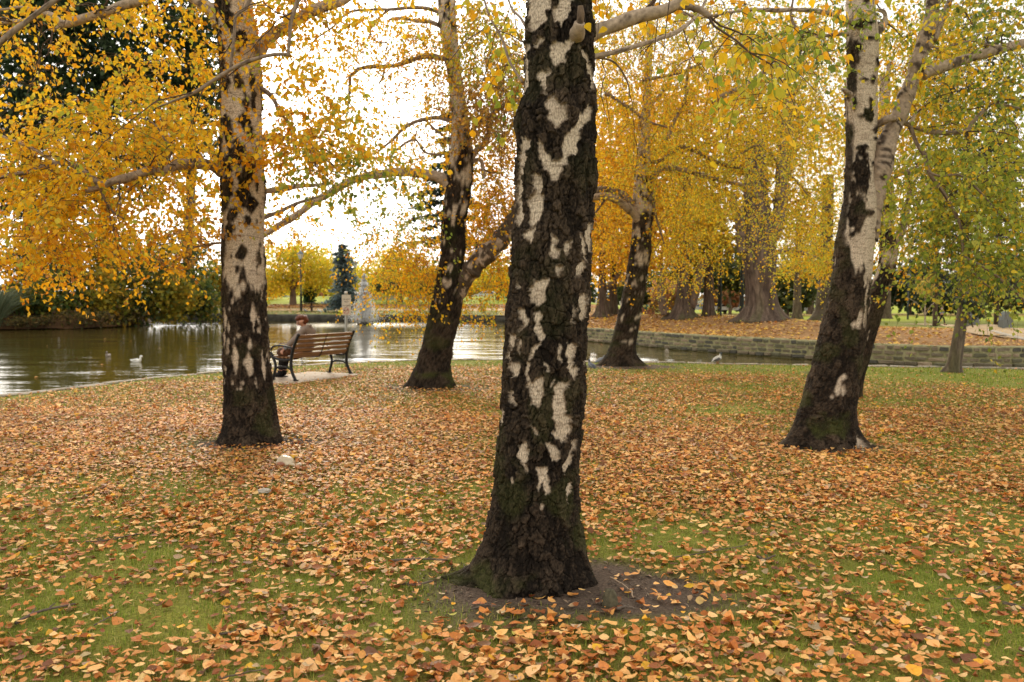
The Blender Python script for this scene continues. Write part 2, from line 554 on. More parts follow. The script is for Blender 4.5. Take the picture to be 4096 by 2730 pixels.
mesh_np('bank_wall', Vb.reshape(-1, 3), Fb, M_BANK, label='low dark stone edging along the far shore of the pond', cat='wall')

# sand path climbing to the footbridge on the right
def ribbon(name, line, w, mat, lift=0.012, n=90, kind='structure', zf=park_z):
    L = smooth_path(np.array(line, float), n)
    t = np.gradient(L, axis=0); t /= np.linalg.norm(t, axis=1)[:, None]
    nr = np.stack((-t[:, 1], t[:, 0]), -1)
    rows = []
    for q in np.linspace(-1, 1, 7):
        p = L + nr * w * q / 2
        rows.append(np.column_stack((p, zf(p[:, 0], p[:, 1]) + lift)))
    R = np.stack(rows, 1)
    a, b = R.shape[:2]
    i, j = np.meshgrid(np.arange(a - 1), np.arange(b - 1), indexing='ij')
    return mesh_np(name, R.reshape(-1, 3), np.stack((i * b + j, (i + 1) * b + j, (i + 1) * b + j + 1, i * b + j + 1), -1).reshape(-1, 4), mat, smooth=True, kind=kind)
M_SAND = mat_noise('sandy_gravel', (0.36, 0.25, 0.14), (0.52, 0.38, 0.22), 5, bump=0.3)
PATH_R = [hit(*q)[:2] for q in ((4500, 1376), (4250, 1362), (4110, 1346), (4010, 1326), (3930, 1313), (3840, 1306), (3760, 1302), (3640, 1298))]
ribbon('sand_path', PATH_R, 2.6, M_SAND, lift=0.05)
# distant base sheet to the horizon
M_FARG = mat_noise('distant_ground', (0.06, 0.07, 0.02), (0.1, 0.1, 0.03), 0.05, bump=0)
hz = np.array([(-2500, -60, -3.2), (2500, -60, -3.2), (2500, 4000, -3.2), (-2500, 4000, -3.2)], float)
mesh_np('ground', hz, np.array([[0, 1, 2, 3]]), M_FARG, kind='structure')

# --- island on the left
isl = [(-75, 49.5), (-36, 50.2), (-31, 50.6), (-27.6, 52.2), (-26.4, 55.5), (-26.3, 59), (-27, 62), (-30, 66), (-40, 70), (-75, 72)]
def isl_z(x, y):
    d = dist_line(x, y, np.array(isl + isl[:1]))
    return -0.5 + 0.75 * sstep(-0.1, 0.5, d) + 0.5 * sstep(0.4, 4, d) + 0.12 * fbm(x, y, 0, 3, 9)
def isl_col(V):
    n = fbm(V[:, 0] * 1.1, V[:, 1] * 1.1, 0, 4, 33)[:, None]
    return np.array((0.035, 0.024, 0.016)) * (1 - n) + np.array((0.13, 0.07, 0.032)) * n
land('island_ground', isl, isl_z, isl_col, M_PARK, 0.5, (-42, -25, 49, 68), 6.0, 0, margin=0.15)

# --- pond water
m, nt, b = nodes_of('pond_water')
b.inputs['Base Color'].default_value = (0.075, 0.058, 0.013, 1)
b.inputs['Roughness'].default_value = 0.04
b.inputs['IOR'].default_value = 1.333
hsum = None
for (sx_, sy_, am_, det) in ((1.5, 3.2, .35, 3), (.42, .95, 1.3, 2), (.13, .34, 3.2, 2)):
    nn_ = noise_node(nt, 1.0, det, stretch=(sx_, sy_, 1))
    ma = nt.nodes.new('ShaderNodeMath'); ma.operation = 'MULTIPLY_ADD'
    nt.links.new(nn_.outputs['Fac'], ma.inputs[0]); ma.inputs[1].default_value = am_
    if hsum is not None: nt.links.new(hsum, ma.inputs[2])
    else: ma.inputs[2].default_value = 0
    hsum = ma.outputs[0]
FOUNT = G(1458, 1300, WATER_Z)
bu = add_bump(nt, b, hsum, 0.38, 0.06)
tcw = nt.nodes.new('ShaderNodeTexCoord')
vm = nt.nodes.new('ShaderNodeVectorMath'); vm.operation = 'DISTANCE'
vm.inputs[1].default_value = tuple(FOUNT)
nt.links.new(tcw.outputs['Object'], vm.inputs[0])
mr = nt.nodes.new('ShaderNodeMapRange')
mr.inputs['From Min'].default_value = 1.0; mr.inputs['From Max'].default_value = 9.0
mr.inputs['To Min'].default_value = 0.24; mr.inputs['To Max'].default_value = 0.045
nt.links.new(vm.outputs['Value'], mr.inputs['Value'])
nt.links.new(mr.outputs[0], b.inputs['Roughness'])
M_WATER = m
wp = np.array([(-120, -6, 0), (8.4, -6, 0), (8.4, 44, 0), (8.4, 100, 0), (-120, 100, 0), (90, -6, 0), (90, 44, 0)], float); wp[:, 2] = WATER_Z
mesh_np('pond_water', wp, [np.array([[0, 1, 2, 3, 4]]), np.array([[1, 5, 6, 2]])], M_WATER, kind='structure')
# ================================================================== STONE WALL AND KERB
M_MORTAR = mat_noise('mossy_mortar', (0.13, 0.13, 0.048), (0.38, 0.34, 0.19), 6, bump=0.6, dist=0.02)
def stone_mat(k, c):
    c2 = tuple(min(1, v * 1.9) for v in c)
    return mat_noise('wall_stone_%d' % k, c, c2, 9, bump=0.7, dist=0.012)
STONE_M = [stone_mat(k, c) for k, c in enumerate([(0.13, 0.11, 0.075), (0.16, 0.13, 0.088), (0.10, 0.095, 0.06), (0.24, 0.185, 0.125), (0.06, 0.056, 0.045)])]
def stone_mesh(name, mat, seed, jag=0.06, chamfer=0.12):
    r = random.Random(seed)
    bm = bmesh.new()
    vs = bmesh.ops.create_cube(bm, size=1.0)['verts']
    bmesh.ops.bevel(bm, geom=list(bm.edges), offset=chamfer, segments=1, affect='EDGES')
    for v in bm.verts:
        v.co += Vector((r.uniform(-jag, jag), r.uniform(-jag, jag), r.uniform(-jag, jag) * .8))
    me = bpy.data.meshes.new(name)
    bm.to_mesh(me); bm.free()
    me.materials.append(mat)
    return me
STONES = [stone_mesh('stone', STONE_M[k % 5], 40 + k) for k in range(10)]
wall = thing('stone_wall', (WALL[20][0], WALL[20][1], WATER_Z), 'long low retaining wall of rough stone blocks holding the leafy bank above the water', 'stone wall')
arc = np.concatenate(([0], np.cumsum(np.linalg.norm(np.diff(WALL, axis=0), axis=1))))
def wall_at(s):
    p = np.array((np.interp(s, arc, WALL[:, 0]), np.interp(s, arc, WALL[:, 1])))
    q = np.array((np.interp(s + .2, arc, WALL[:, 0]), np.interp(s + .2, arc, WALL[:, 1]))) - np.array((np.interp(s - .2, arc, WALL[:, 0]), np.interp(s - .2, arc, WALL[:, 1])))
    q /= np.linalg.norm(q)
    return p, q
S_MAX = float(np.interp(20.5, WALL[:, 0], arc))
rw = random.Random(5)
COURSES = [(0.015, 0.135), (-0.135, 0.125), (-0.28, 0.12), (-0.425, 0.13)]     # bottom z, height
nstones = 0
for ci, (z0, hh) in enumerate(COURSES):
    s = -0.1 + rw.uniform(0, .2)
    while s < S_MAX and nstones < 300:
        L = rw.choice([0.20, 0.26, 0.30, 0.34, 0.40, 0.46]) * (1.12 if ci == 3 else 1)
        p, t = wall_at(s + L / 2)
        nr = np.array((t[1], -t[0]))
        o = bpy.data.objects.new('stone', STONES[rw.randrange(10)])
        o.parent = wall
        o.matrix_parent_inverse = WORLD[wall.name].inverted()
        dp = 0.20 + (0.06 if ci == 3 else 0)
        c = p + nr * (0.02 + rw.uniform(-.012, .012) + (0.06 if ci == 3 else 0))
        o.location = (c[0], c[1], z0 + hh / 2 + rw.uniform(-.010, .010))
        o.rotation_euler = (rw.uniform(-.05, .05), rw.uniform(-.05, .05), math.atan2(t[1], t[0]) + rw.uniform(-.06, .06))
        o.scale = (L - 0.034, dp, hh - 0.022 + rw.uniform(-.022, .010))
        COL.objects.link(o)
        nstones += 1
        s += L
# mortar bed just behind the stone faces, and a thin worn top
q = np.linspace(0, arc[-1] - .01, 90)
pts = np.array([wall_at(a)[0] for a in q]); tt = np.array([wall_at(a)[1] for a in q]); nr = np.stack((tt[:, 1], -tt[:, 0]), -1)
prof = [(0.10, -1.0), (0.10, 0.135), (0.08, 0.165), (-0.24, 0.17), (-0.3, 0.05)]
Vm = np.stack([np.column_stack((pts + nr * a, np.full(len(q), z) + 0.012 * fbm(q * 3, 0, z, 3, 2))) for a, z in prof], 1)
a_, b_ = Vm.shape[:2]
i, j = np.meshgrid(np.arange(a_ - 1), np.arange(b_ - 1), indexing='ij')
mesh_np('mortar', Vm.reshape(-1, 3), np.stack((i * b_ + j, (i + 1) * b_ + j, (i + 1) * b_ + j + 1, i * b_ + j + 1), -1).reshape(-1, 4), M_MORTAR, wall)

kerb = thing('pond_kerb', (0, 20.7, -0.02), 'thin edging of flat grey stones where the lawn meets the pond', 'kerb')
M_KERB = mat_noise('kerb_stone_grey', (0.20, 0.17, 0.13), (0.38, 0.33, 0.26), 5, bump=0.5)
KST = [stone_mesh('kerb_stone', M_KERB, 90 + k, .07, .1) for k in range(5)]
kx = np.linspace(-12, 15, 1200); ky = shore(kx)
ka = np.concatenate(([0], np.cumsum(np.hypot(np.diff(kx), np.diff(ky)))))
s = 0
while s < ka[-1] - .7:
    L = rw.uniform(.4, .75)
    x0, y0, x1, y1 = np.interp(s, ka, kx), np.interp(s, ka, ky), np.interp(s + L, ka, kx), np.interp(s + L, ka, ky)
    o = bpy.data.objects.new('kerb_stone', KST[rw.randrange(5)])
    o.parent = kerb
    o.matrix_parent_inverse = WORLD[kerb.name].inverted()
    an = math.atan2(y1 - y0, x1 - x0)
    o.location = ((x0 + x1) / 2 - math.sin(an) * .05, (y0 + y1) / 2 + math.cos(an) * .05, -0.03 + rw.uniform(-.01, .008))
    o.rotation_euler = (rw.uniform(-.04, .04), rw.uniform(-.03, .03), an + rw.uniform(-.03, .03))
    o.scale = (L - .02, .24, .11)
    COL.objects.link(o)
    s += L

# ================================================================== TREES
YEL = [((.86, .54, .022), 5), ((.82, .45, .016), 4), ((.74, .32, .014), 1.3), ((.70, .52, .05), 3), ((.42, .42, .045), 2), ((.52, .24, .03), .8)]
ORG = [((.85, .48, .018), 5), ((.80, .39, .014), 4.5), ((.70, .26, .014), 1.2), ((.76, .50, .035), 2.5), ((.44, .42, .04), 1.5), ((.46, .21, .03), 1)]
GRN = [((.20, .27, .04), 5), ((.29, .34, .05), 5), ((.42, .42, .06), 4), ((.12, .18, .035), 2.5), ((.66, .48, .04), 2.6), ((.70, .36, .018), 1)]
MIXD = [((.72, .48, .024), 4), ((.50, .46, .05), 4), ((.30, .34, .04), 3), ((.76, .38, .016), 3)]
GLD = [((.80, .54, .03), 4), ((.66, .54, .05), 4), ((.46, .46, .05), 3), ((.84, .46, .018), 3), ((.36, .38, .05), 1)]
LGR = [((.36, .40, .05), 4), ((.46, .46, .06), 4), ((.24, .30, .045), 3), ((.62, .52, .05), 2.4), ((.76, .46, .02), 1.3)]
BRN = [((.50, .25, .04), 4), ((.58, .33, .04), 4), ((.36, .18, .05), 3), ((.62, .40, .08), 2), ((.28, .26, .06), 2)]
def pick(pal, n, g, jit=0.18):
    c = np.array([p[0] for p in pal]); w = np.array([p[1] for p in pal], float)
    k = g.choice(len(pal), n, p=w / w.sum())
    return c[k] * (1 + g.uniform(-jit, jit, (n, 1))) * (1 + g.uniform(-.06, .06, (n, 3)))
LEAF4 = (np.array([(0, 0, 0), (.42, .37, .09), (1, 0, -.06), (.42, -.37, .09)]), np.array([(0, 2, 1), (0, 3, 2)]))
LEAF8 = (np.array([(0, 0, 0), (.14, .24, .05), (.38, .40, .10), (.70, .24, .05), (1, 0, -.10), (.70, -.24, .05), (.38, -.40, .10), (.14, -.24, .05), (.4, 0, 0)]),
         np.array([(8, 0, 1), (8, 1, 2), (8, 2, 3), (8, 3, 4), (8, 4, 5), (8, 5, 6), (8, 6, 7), (8, 7, 0)]))
def norm(v):
    return v / (np.linalg.norm(v, axis=-1, keepdims=True) + 1e-9)
def place(tmpl, pos, dr, nr, size, curl=None, wid=None):
    tv, tf = tmpl
    x = norm(dr); y = norm(np.cross(nr, x)); z = np.cross(x, y)
    t = np.broadcast_to(tv, (len(pos),) + tv.shape).copy()
    if wid is not None:
        t[:, :, 1] *= wid[:, None]
    if curl is not None:
        t[:, :, 2] += curl[:, None] * (t[:, :, 0] - .5) ** 2 * 1.4
    V = pos[:, None] + size[:, None, None] * (t[:, :, :1] * x[:, None] + t[:, :, 1:2] * y[:, None] + t[:, :, 2:] * z[:, None])
    n, k = V.shape[:2]
    Fc = (tf[None] + (np.arange(n) * k)[:, None, None]).reshape(-1, tf.shape[1])
    return V.reshape(-1, 3), Fc
def rand_dir(n, g):
    return norm(g.normal(size=(n, 3)))

def grow_sprays(clumps, g, L=(.45, .95), m=20, size=.05, droop=.85, jit=.034, world=False):
    """clumps: (px, py, depth, spread_x, spread_y (photo px), spread_depth (m), number, palette).
    Returns leaf arrays and hanging-twig curves."""
    O, C, NS = [], [], []
    for cx, cy, d, sx, sy, sd, n, pal in clumps:
        n = int(n)
        p = Pn(cx + np.clip(g.normal(size=n), -2, 2) * sx, cy + np.clip(g.normal(size=n), -2, 2) * sy, np.maximum(2.2, d + np.clip(g.normal(size=n), -2, 2) * sd))
        O.append(p)
        C.append(pick(pal, n * m, g).reshape(n, m, 3))
    O = np.concatenate(O); C = np.concatenate(C)
    n = len(O)
    k = O[:, 2] > 0.45
    O, C = O[k], C[k]; n = len(O)
    az = g.uniform(0, 2 * PI, n)
    h = np.stack((np.cos(az), np.sin(az), 0 * az), -1)
    Ln = g.uniform(*L, n)
    dr = droop * g.uniform(.4, 1.3, n)
    up = g.uniform(-.1, .35, n)
    def at(t):
        t = np.asarray(t)
        return O[:, None] + Ln[:, None, None] * (h[:, None] * (t * (1 - .35 * t * np.clip(dr, 0, 1)[:, None]))[..., None]) + Ln[:, None, None] * (up[:, None] * t - dr[:, None] * t * t)[..., None] * np.array((0, 0, 1.0))
    tl = g.uniform(.12, 1.02, (n, m))
    pos = at(tl) + g.normal(size=(n, m, 3)) * jit
    d0 = norm(h[:, None] * .4 + np.array((0, 0, -.75)) + g.normal(size=(n, m, 3)) * .55)
    nr = rand_dir(n * m, g).reshape(n, m, 3) + np.array((0, 0, .5))
    sz = size * g.uniform(.65, 1.25, (n, m))
    tt = np.broadcast_to(np.linspace(0, 1, 5), (n, 5))
    cur = at(tt)
    return dict(pos=pos.reshape(-1, 3), dir=d0.reshape(-1, 3), nrm=nr.reshape(-1, 3), size=sz.ravel(), col=C.reshape(-1, 3), twig=cur)
def twig_mesh(cur, r0=.0035, r1=.0015):
    n, k = cur.shape[:2]
    t = norm(np.gradient(cur, axis=1))
    a = norm(np.cross(t, np.array((.3, .4, .86)))); b = np.cross(a, t)
    rad = np.linspace(r0, r1, k)[None, :, None, None]
    th = np.array((0, 2 * PI / 3, 4 * PI / 3))
    V = cur[:, :, None] + rad * (np.cos(th)[:, None] * a[:, :, None] + np.sin(th)[:, None] * b[:, :, None])
    base = (np.arange(n) * k * 3)[:, None, None]
    i, j = np.meshgrid(np.arange(k - 1), np.arange(3), indexing='ij')
    q = np.stack((i * 3 + j, (i + 1) * 3 + j, (i + 1) * 3 + (j + 1) % 3, i * 3 + (j + 1) % 3), -1).reshape(1, -1, 4)
    return V.reshape(-1, 3), (q + base).reshape(-1, 4)
def leaf_variants(pal, n, g, name='leaf'):
    out = []
    for k in range(n):
        tv, tf = LEAF8
        tv = tv * np.array((1, g.uniform(.85, 1.15), 1)); tv[:, 2] += g.uniform(-.5, .5) * (tv[:, 0] - .5) ** 2
        me = bpy.data.meshes.new(name)
        me.from_pydata([tuple(v) for v in tv], [], [tuple(f) for f in tf])
        c = pick(pal, 1, g)[0]
        a = me.attributes.new('col', 'FLOAT_COLOR', 'POINT')
        cc = np.ones((len(tv), 4), np.float32); cc[:, :3] = c
        a.data.foreach_set('color', cc.ravel())
        me.materials.append(M_LEAF)
        out.append((c, me))
    return out
def foliage(tree, lf, g, singles=0, pal=None, twig_r=.0035):
    """One 'foliage' mesh for the mass of leaves, 'twigs', and the leaves that show largest as objects of their own."""
    pos, dr, nr, sz, col = lf['pos'], lf['dir'], lf['nrm'], lf['size'], lf['col']
    rest = np.ones(len(pos), bool)
    if singles:
        px, py, zf = proj(pos)
        inv = (px > 10) & (px < 4086) & (py > 5) & (py < 2700) & (zf > 1)
        big = np.where(inv, sz / zf, 0)
        idx = np.argsort(-big)[:singles]
        rest[idx] = False
        var = leaf_variants(pal, 10, g)
        vc = np.array([v[0] for v in var])
        x = norm(dr[idx]); y = norm(np.cross(nr[idx], x)); z = np.cross(x, y)
        inv_m = WORLD[tree.name].inverted()
        for q, k in enumerate(idx):
            b = int(np.argmin(((vc - col[k]) ** 2).sum(1) + g.uniform(0, .02, len(vc))))
            o = bpy.data.objects.new('leaf', var[b][1])
            o.parent = tree
            R = Matrix(((*x[q], 0), (*y[q], 0), (*z[q], 0), (0, 0, 0, 1))).transposed()
            M = Matrix.Translation(Vector(pos[k])) @ R @ Matrix.Scale(float(sz[k]), 4)
            o.matrix_parent_inverse = inv_m
            o.matrix_basis = M
            COL.objects.link(o)
    V, Fc = place(LEAF4, pos[rest], dr[rest], nr[rest], sz[rest])
    mesh_np('foliage', V, Fc, M_LEAF, tree, col=np.repeat(col[rest], 4, 0), kind='stuff')
    if SUBS.get(tree.name):
        V, Fc = join([tube_arr(c, r, 5, cap=False) for c, r in SUBS[tree.name]])
        mesh_np('side_branches', V, Fc, M_TWIG, tree, smooth=True, kind='stuff')
    if 'twig' in lf:
        V, Fc = twig_mesh(lf['twig'], twig_r, twig_r * .45)
        mesh_np('twigs', V, Fc, M_TWIG, tree, kind='stuff')

WHITE = np.array((.54, .445, .345)); DARK1 = np.array((.020, .0145, .011)); DARK2 = np.array((.125, .088, .060)); MOSS = np.array((.055, .062, .016))
def trunk(tree, rows, d, nt, nz, white_fn, seed, z_top=None, roots=(), plate=(.055, .085), amp=.016, moss=.5, name='trunk', tone=1.0, z_vis=None):
    rows = sorted(rows)
    ys = np.array([r[0] for r in rows], float); xl = np.array([r[1] for r in rows], float); xr = np.array([r[2] for r in rows], float)
    C = Pn((xl + xr) / 2, ys, np.full(len(ys), d))
    zf = np.array([fdepth(c) for c in C])
    R = (xr - xl) / 2 / F * zf
    z, xc = C[:, 2], C[:, 0]
    o = np.argsort(z)
    zt_ = z.max() if z_top is None else z_top
    zv = min(zt_ - .1, z_vis or zt_ - .1)
    zz = np.concatenate((np.linspace(-0.16, zv, int(nz * .88), endpoint=False), np.linspace(zv, zt_, nz - int(nz * .88))))
    def ip(v):                       # smooth interpolation over height, held constant outside
        r = np.interp(zz, z[o], v[o])
        k = max(1, nz // 60)
        ker = np.ones(2 * k + 1) / (2 * k + 1)
        return np.convolve(np.pad(r, k, mode='edge'), ker, 'valid')
    X, Rr, Yp = ip(xc), ip(R), ip(ys)
    if z[o][0] > -0.16:              # carry the lean on below the last row
        kk = zz < z[o][0]
        X[kk] += (zz[kk] - z[o][0]) * (xc[o][1] - xc[o][0]) / (z[o][1] - z[o][0] + 1e-6) * .5
    nf = int(nt * .68)               # finer towards the lawn side, which one walks past
    th = np.concatenate((np.linspace(-PI, 0, nf, endpoint=False), np.linspace(0, PI, nt - nf, endpoint=False)))
    TH_, ZZ = np.meshgrid(th, zz)
    RR = np.repeat(Rr[:, None], nt, 1)
    ct, st = np.cos(TH_), np.sin(TH_)
    RR = RR * (1 + .05 * (fbm(ct * 1.2, st * 1.2, ZZ * 1.3, 3, seed) - .5) * 2)
    h = np.clip(ZZ, 0, None)
    for (t0, am, wd, hh) in roots:
        dt = np.angle(np.exp(1j * (TH_ - t0)))
        RR = RR + am * np.exp(-(dt / wd) ** 2) * np.exp(-h / hh)
    rm = float(np.median(Rr))
    nc = max(6, int(round(2 * PI * rm / plate[0])))
    cx, cy, cz = ct * rm, st * rm, ZZ
    wob = fbm(cx * 9, cy * 9, cz * 5, 3, seed + 1) - .5
    wob2 = fbm(cx * 9, cy * 9, cz * 5, 3, seed + 2) - .5
    wc = fbm(cx * 34, cy * 34, cz * 22, 3, seed + 11) - .5; wd = fbm(cx * 34, cy * 34, cz * 22, 3, seed + 12) - .5
    f1, f2, cid = worley((TH_ + PI) / (2 * PI) * nc + 1.0 * wob + .75 * wc, cz / plate[1] + .9 * wob2 + .55 * wd, nc, seed)
    nb = max(3, int(nc / 2.3))
    g1, g2, gid = worley((TH_ + PI) / (2 * PI) * nb + .9 * wob + .45 * wc, cz / (plate[1] * 3.6) + 1.0 * wob2 + .25 * wd, nb, seed + 5)
    fine = fbm(cx * 110, cy * 110, cz * 70, 3, seed + 3)
    fib = fbm(cx * 90, cy * 90, cz * 16, 3, seed + 13)
    big = fbm(cx * 7, cy * 7, cz * 3, 3, seed + 4)
    e1 = f2 - f1; e2 = g2 - g1
    ck = sstep(.015, .085, e1); gk = sstep(.015, .085, e2)
    crack = .50 * ck + .50 * gk
    tilt = (f1 - .35)                # plates curl: raised rim on one side
    u = ct; front = st < 0
    YP = np.repeat(Yp[:, None], nt, 1)
    W = white_fn(u, front, YP, TH_, ZZ, (cx, cy, cz), np.repeat((Rr * F / d)[:, None], nt, 1))
    W = np.clip(W, 0, 1)
    Wb = (W + np.roll(W, 1, 1) + np.roll(W, -1, 1) + np.roll(W, 1, 0) + np.roll(W, -1, 0)) / 5
    disp = (1 - Wb) * amp * (crack * (.75 + .75 * cid) - .55 + .38 * tilt + .40 * (fine - .5) + .55 * (fib - .5) + .5 * (big - .5)) + Wb * amp * (.10 + .12 * (fine - .5) + .25 * (big - .5))
    RR = RR + disp * np.clip(rm / .2, .6, 1.3)
    V = np.stack((X[:, None] + RR * ct, d + RR * st, ZZ), -1).reshape(-1, 3)
    # bark colours: plates of brown-black cork, pale paper bark with fine dark lenticels, moss low down
    pl = np.clip(.28 + .55 * (cid - .5) + 1.3 * (fine - .5) + 1.2 * (big - .5) + 1.2 * (fib - .5), 0, 1)[..., None]
    dark = (DARK1 * (1 - pl) + DARK2 * pl) * tone
    mo = (np.exp(-h / .55) * .8 + .25) * sstep(.50, .66, fbm(cx * 6, cy * 6, cz * 4, 4, seed + 6)) * moss
    dark = dark * (1 - mo[..., None]) + MOSS * mo[..., None]
    lent = sstep(.60, .70, fbm(cx * 15 + wc, cy * 15 + wd, cz * 105 + 5 * wob2, 2, seed + 7)) * .55
    stain = sstep(.5, .75, fbm(cx * 8, cy * 8, cz * 9, 4, seed + 8)) * .45
    wh = WHITE * (.82 + .36 * (fine[..., None]))
    wh = wh * (1 - lent[..., None]) + np.array((.16, .11, .075)) * lent[..., None]
    wh = wh * (1 - stain[..., None]) + np.array((.30, .225, .165)) * stain[..., None]
    colr = dark * (1 - Wb[..., None]) + wh * Wb[..., None]
    Wr = Wb
    for _ in range(3):               # torn tan papery rim round each pale patch
        Wr = (Wr + np.roll(Wr, 1, 1) + np.roll(Wr, -1, 1) + np.roll(Wr, 2, 0) + np.roll(Wr, -2, 0)) / 5
    rim = np.clip(1 - np.abs(Wr - .55) / .35, 0, 1) * sstep(.35, .65, big + .5 * (fine - .5)) * .75
    colr = colr * (1 - rim[..., None]) + np.array((.20, .145, .10)) * (.6 + .8 * fine[..., None]) * rim[..., None]
    i, j = np.meshgrid(np.arange(nz - 1), np.arange(nt), indexing='ij')
    q = np.stack((i * nt + j, i * nt + (j + 1) % nt, (i + 1) * nt + (j + 1) % nt, (i + 1) * nt + j), -1).reshape(-1, 4)
    return mesh_np(name, V, q, M_BARK, tree, col=colr.reshape(-1, 3), smooth=True)
def limb(tree, pts, rad, d, seed, white=.5, n=None, name='limb', sides=10, patch=0.0, ticks=0.0):
    """A branch through photo points at depth d (number or one per point); rad in photo px."""
    pts = np.asarray(pts, float)
    dd = np.full(len(pts), d, float) if np.isscalar(d) else np.asarray(d, float)
    rad = np.interp(np.linspace(0, 1, len(pts)), np.linspace(0, 1, len(rad)), rad)
    W = Pn(pts[:, 0], pts[:, 1], dd)
    rw_ = rad / F * dd
    n = n or max(10, len(pts) * 7)
    Q = smooth_path(np.column_stack((W, rw_)), n)
    s = np.concatenate(([0], np.cumsum(np.linalg.norm(np.diff(Q[:, :3], axis=0), axis=1))))
    wv = .22 * Q[:, 3:4]
    Q[:, :3] += wv * np.stack([(fbm(s * 5, k * 3.7, seed, 3, seed) - .5) * 2 for k in range(3)], -1) * np.sin(np.linspace(0, PI, n))[:, None]
    r = np.maximum(Q[:, 3], .0025) * (1 + .22 * (fbm(s * 9, 0, seed, 3, seed + 1) - .5) * 2)
    if tree.name.startswith('birch') and name == 'limb':
        side_twigs(tree, Q, seed, max(2, n // 16))
    V, fs = tube_arr(Q[:, :3], r, sides)
    ring = np.repeat(np.arange(n), sides); ring = np.concatenate((ring, [0, n - 1]))
    ss = s[ring]; ang = np.concatenate((np.tile(np.linspace(0, 2 * PI, sides, endpoint=False), n), [0, 0]))
    c, c2 = np.cos(ang), np.sin(ang)
    band = sstep(.55, .68, fbm(ss * 16, c * .8, c2 * .8 + seed, 3, seed + 2))
    pale = np.array((.46, .36, .27)) * white + np.array((.17, .12, .085)) * (1 - white)
    dk = np.array((.07, .048, .034))
    mott = fbm(ss * 30, c * 2, c2 * 2, 3, seed + 3)
    cc = pale * (.7 + .6 * mott[:, None])
    cc = cc * (1 - .85 * band[:, None]) + dk * .85 * band[:, None]
    if patch:                        # rough dark cork between pale islands
        rr = r[ring]
        pm = sstep(-.02, .03, fbm(c * rr * 14, c2 * rr * 14, ss * 7, 4, seed + 5) - (.56 - .12 * patch))
        cc = cc * (1 - pm[:, None]) + (DARK1 + (DARK2 - DARK1) * mott[:, None]) * pm[:, None]
    if ticks:
        tm = sstep(.64, .68, fbm(c * 1.1, c2 * 1.1, ss * 15, 2, seed + 6)) * ticks
        cc = cc * (1 - tm[:, None]) + np.array((.06, .042, .03)) * tm[:, None]
    return mesh_np(name, V, fs, M_LIMB, tree, col=cc, smooth=True)

SUBS = {}
def side_twigs(tree, Q, seed, n):
    gs = np.random.default_rng(seed * 7 + 1)
    out = SUBS.setdefault(tree.name, [])
    k = len(Q)
    for _ in range(n):
        i = int(gs.integers(int(k * .25), k - 1))
        t = Q[min(i + 1, k - 1), :3] - Q[i - 1, :3]; t /= np.linalg.norm(t) + 1e-9
        d = t * .7 + gs.normal(size=3) * .7 + np.array((0, 0, .1)); d /= np.linalg.norm(d)
        L = gs.uniform(.25, .85)
        s = np.linspace(0, 1, 7)[:, None]
        w = np.cumsum(gs.normal(size=(7, 3)) * .035 * L, 0); w -= w[0]
        c = Q[i, :3] + d * L * s + np.array((0, 0, -.45 * L)) * s ** 2 + w
        r = min(.010, Q[i, 3] * .5)
        out.append((c, np.linspace(r, .002, 7)))
        for q in (3, 4):
            d2 = d * .5 + gs.normal(size=3) * .8; d2 /= np.linalg.norm(d2)
            L2 = L * gs.uniform(.3, .7); s5 = np.linspace(0, 1, 5)[:, None]
            out.append((c[q] + d2 * L2 * s5 + np.array((0, 0, -.6 * L2)) * s5 ** 2, np.linspace(r * .5, .0015, 5)))

def ell(u, yp, rpx, lst, wob, wob2, warp=1.0):
    """Soft union of upright diamond/ellipse patches given as (u, y, half width px, half height px)."""
    r = 0 * u
    for (cu, cy, a, b) in lst:
        du = (np.arcsin(np.clip(u, -1, 1)) - math.asin(max(-.98, min(.98, cu)))) * rpx
        q = np.abs(du / a + wob * warp) ** 1.35 + np.abs((yp - cy) / b + wob2 * warp) ** 1.35
        r = np.maximum(r, 1 - sstep(.85, 1.1, q))
    return r
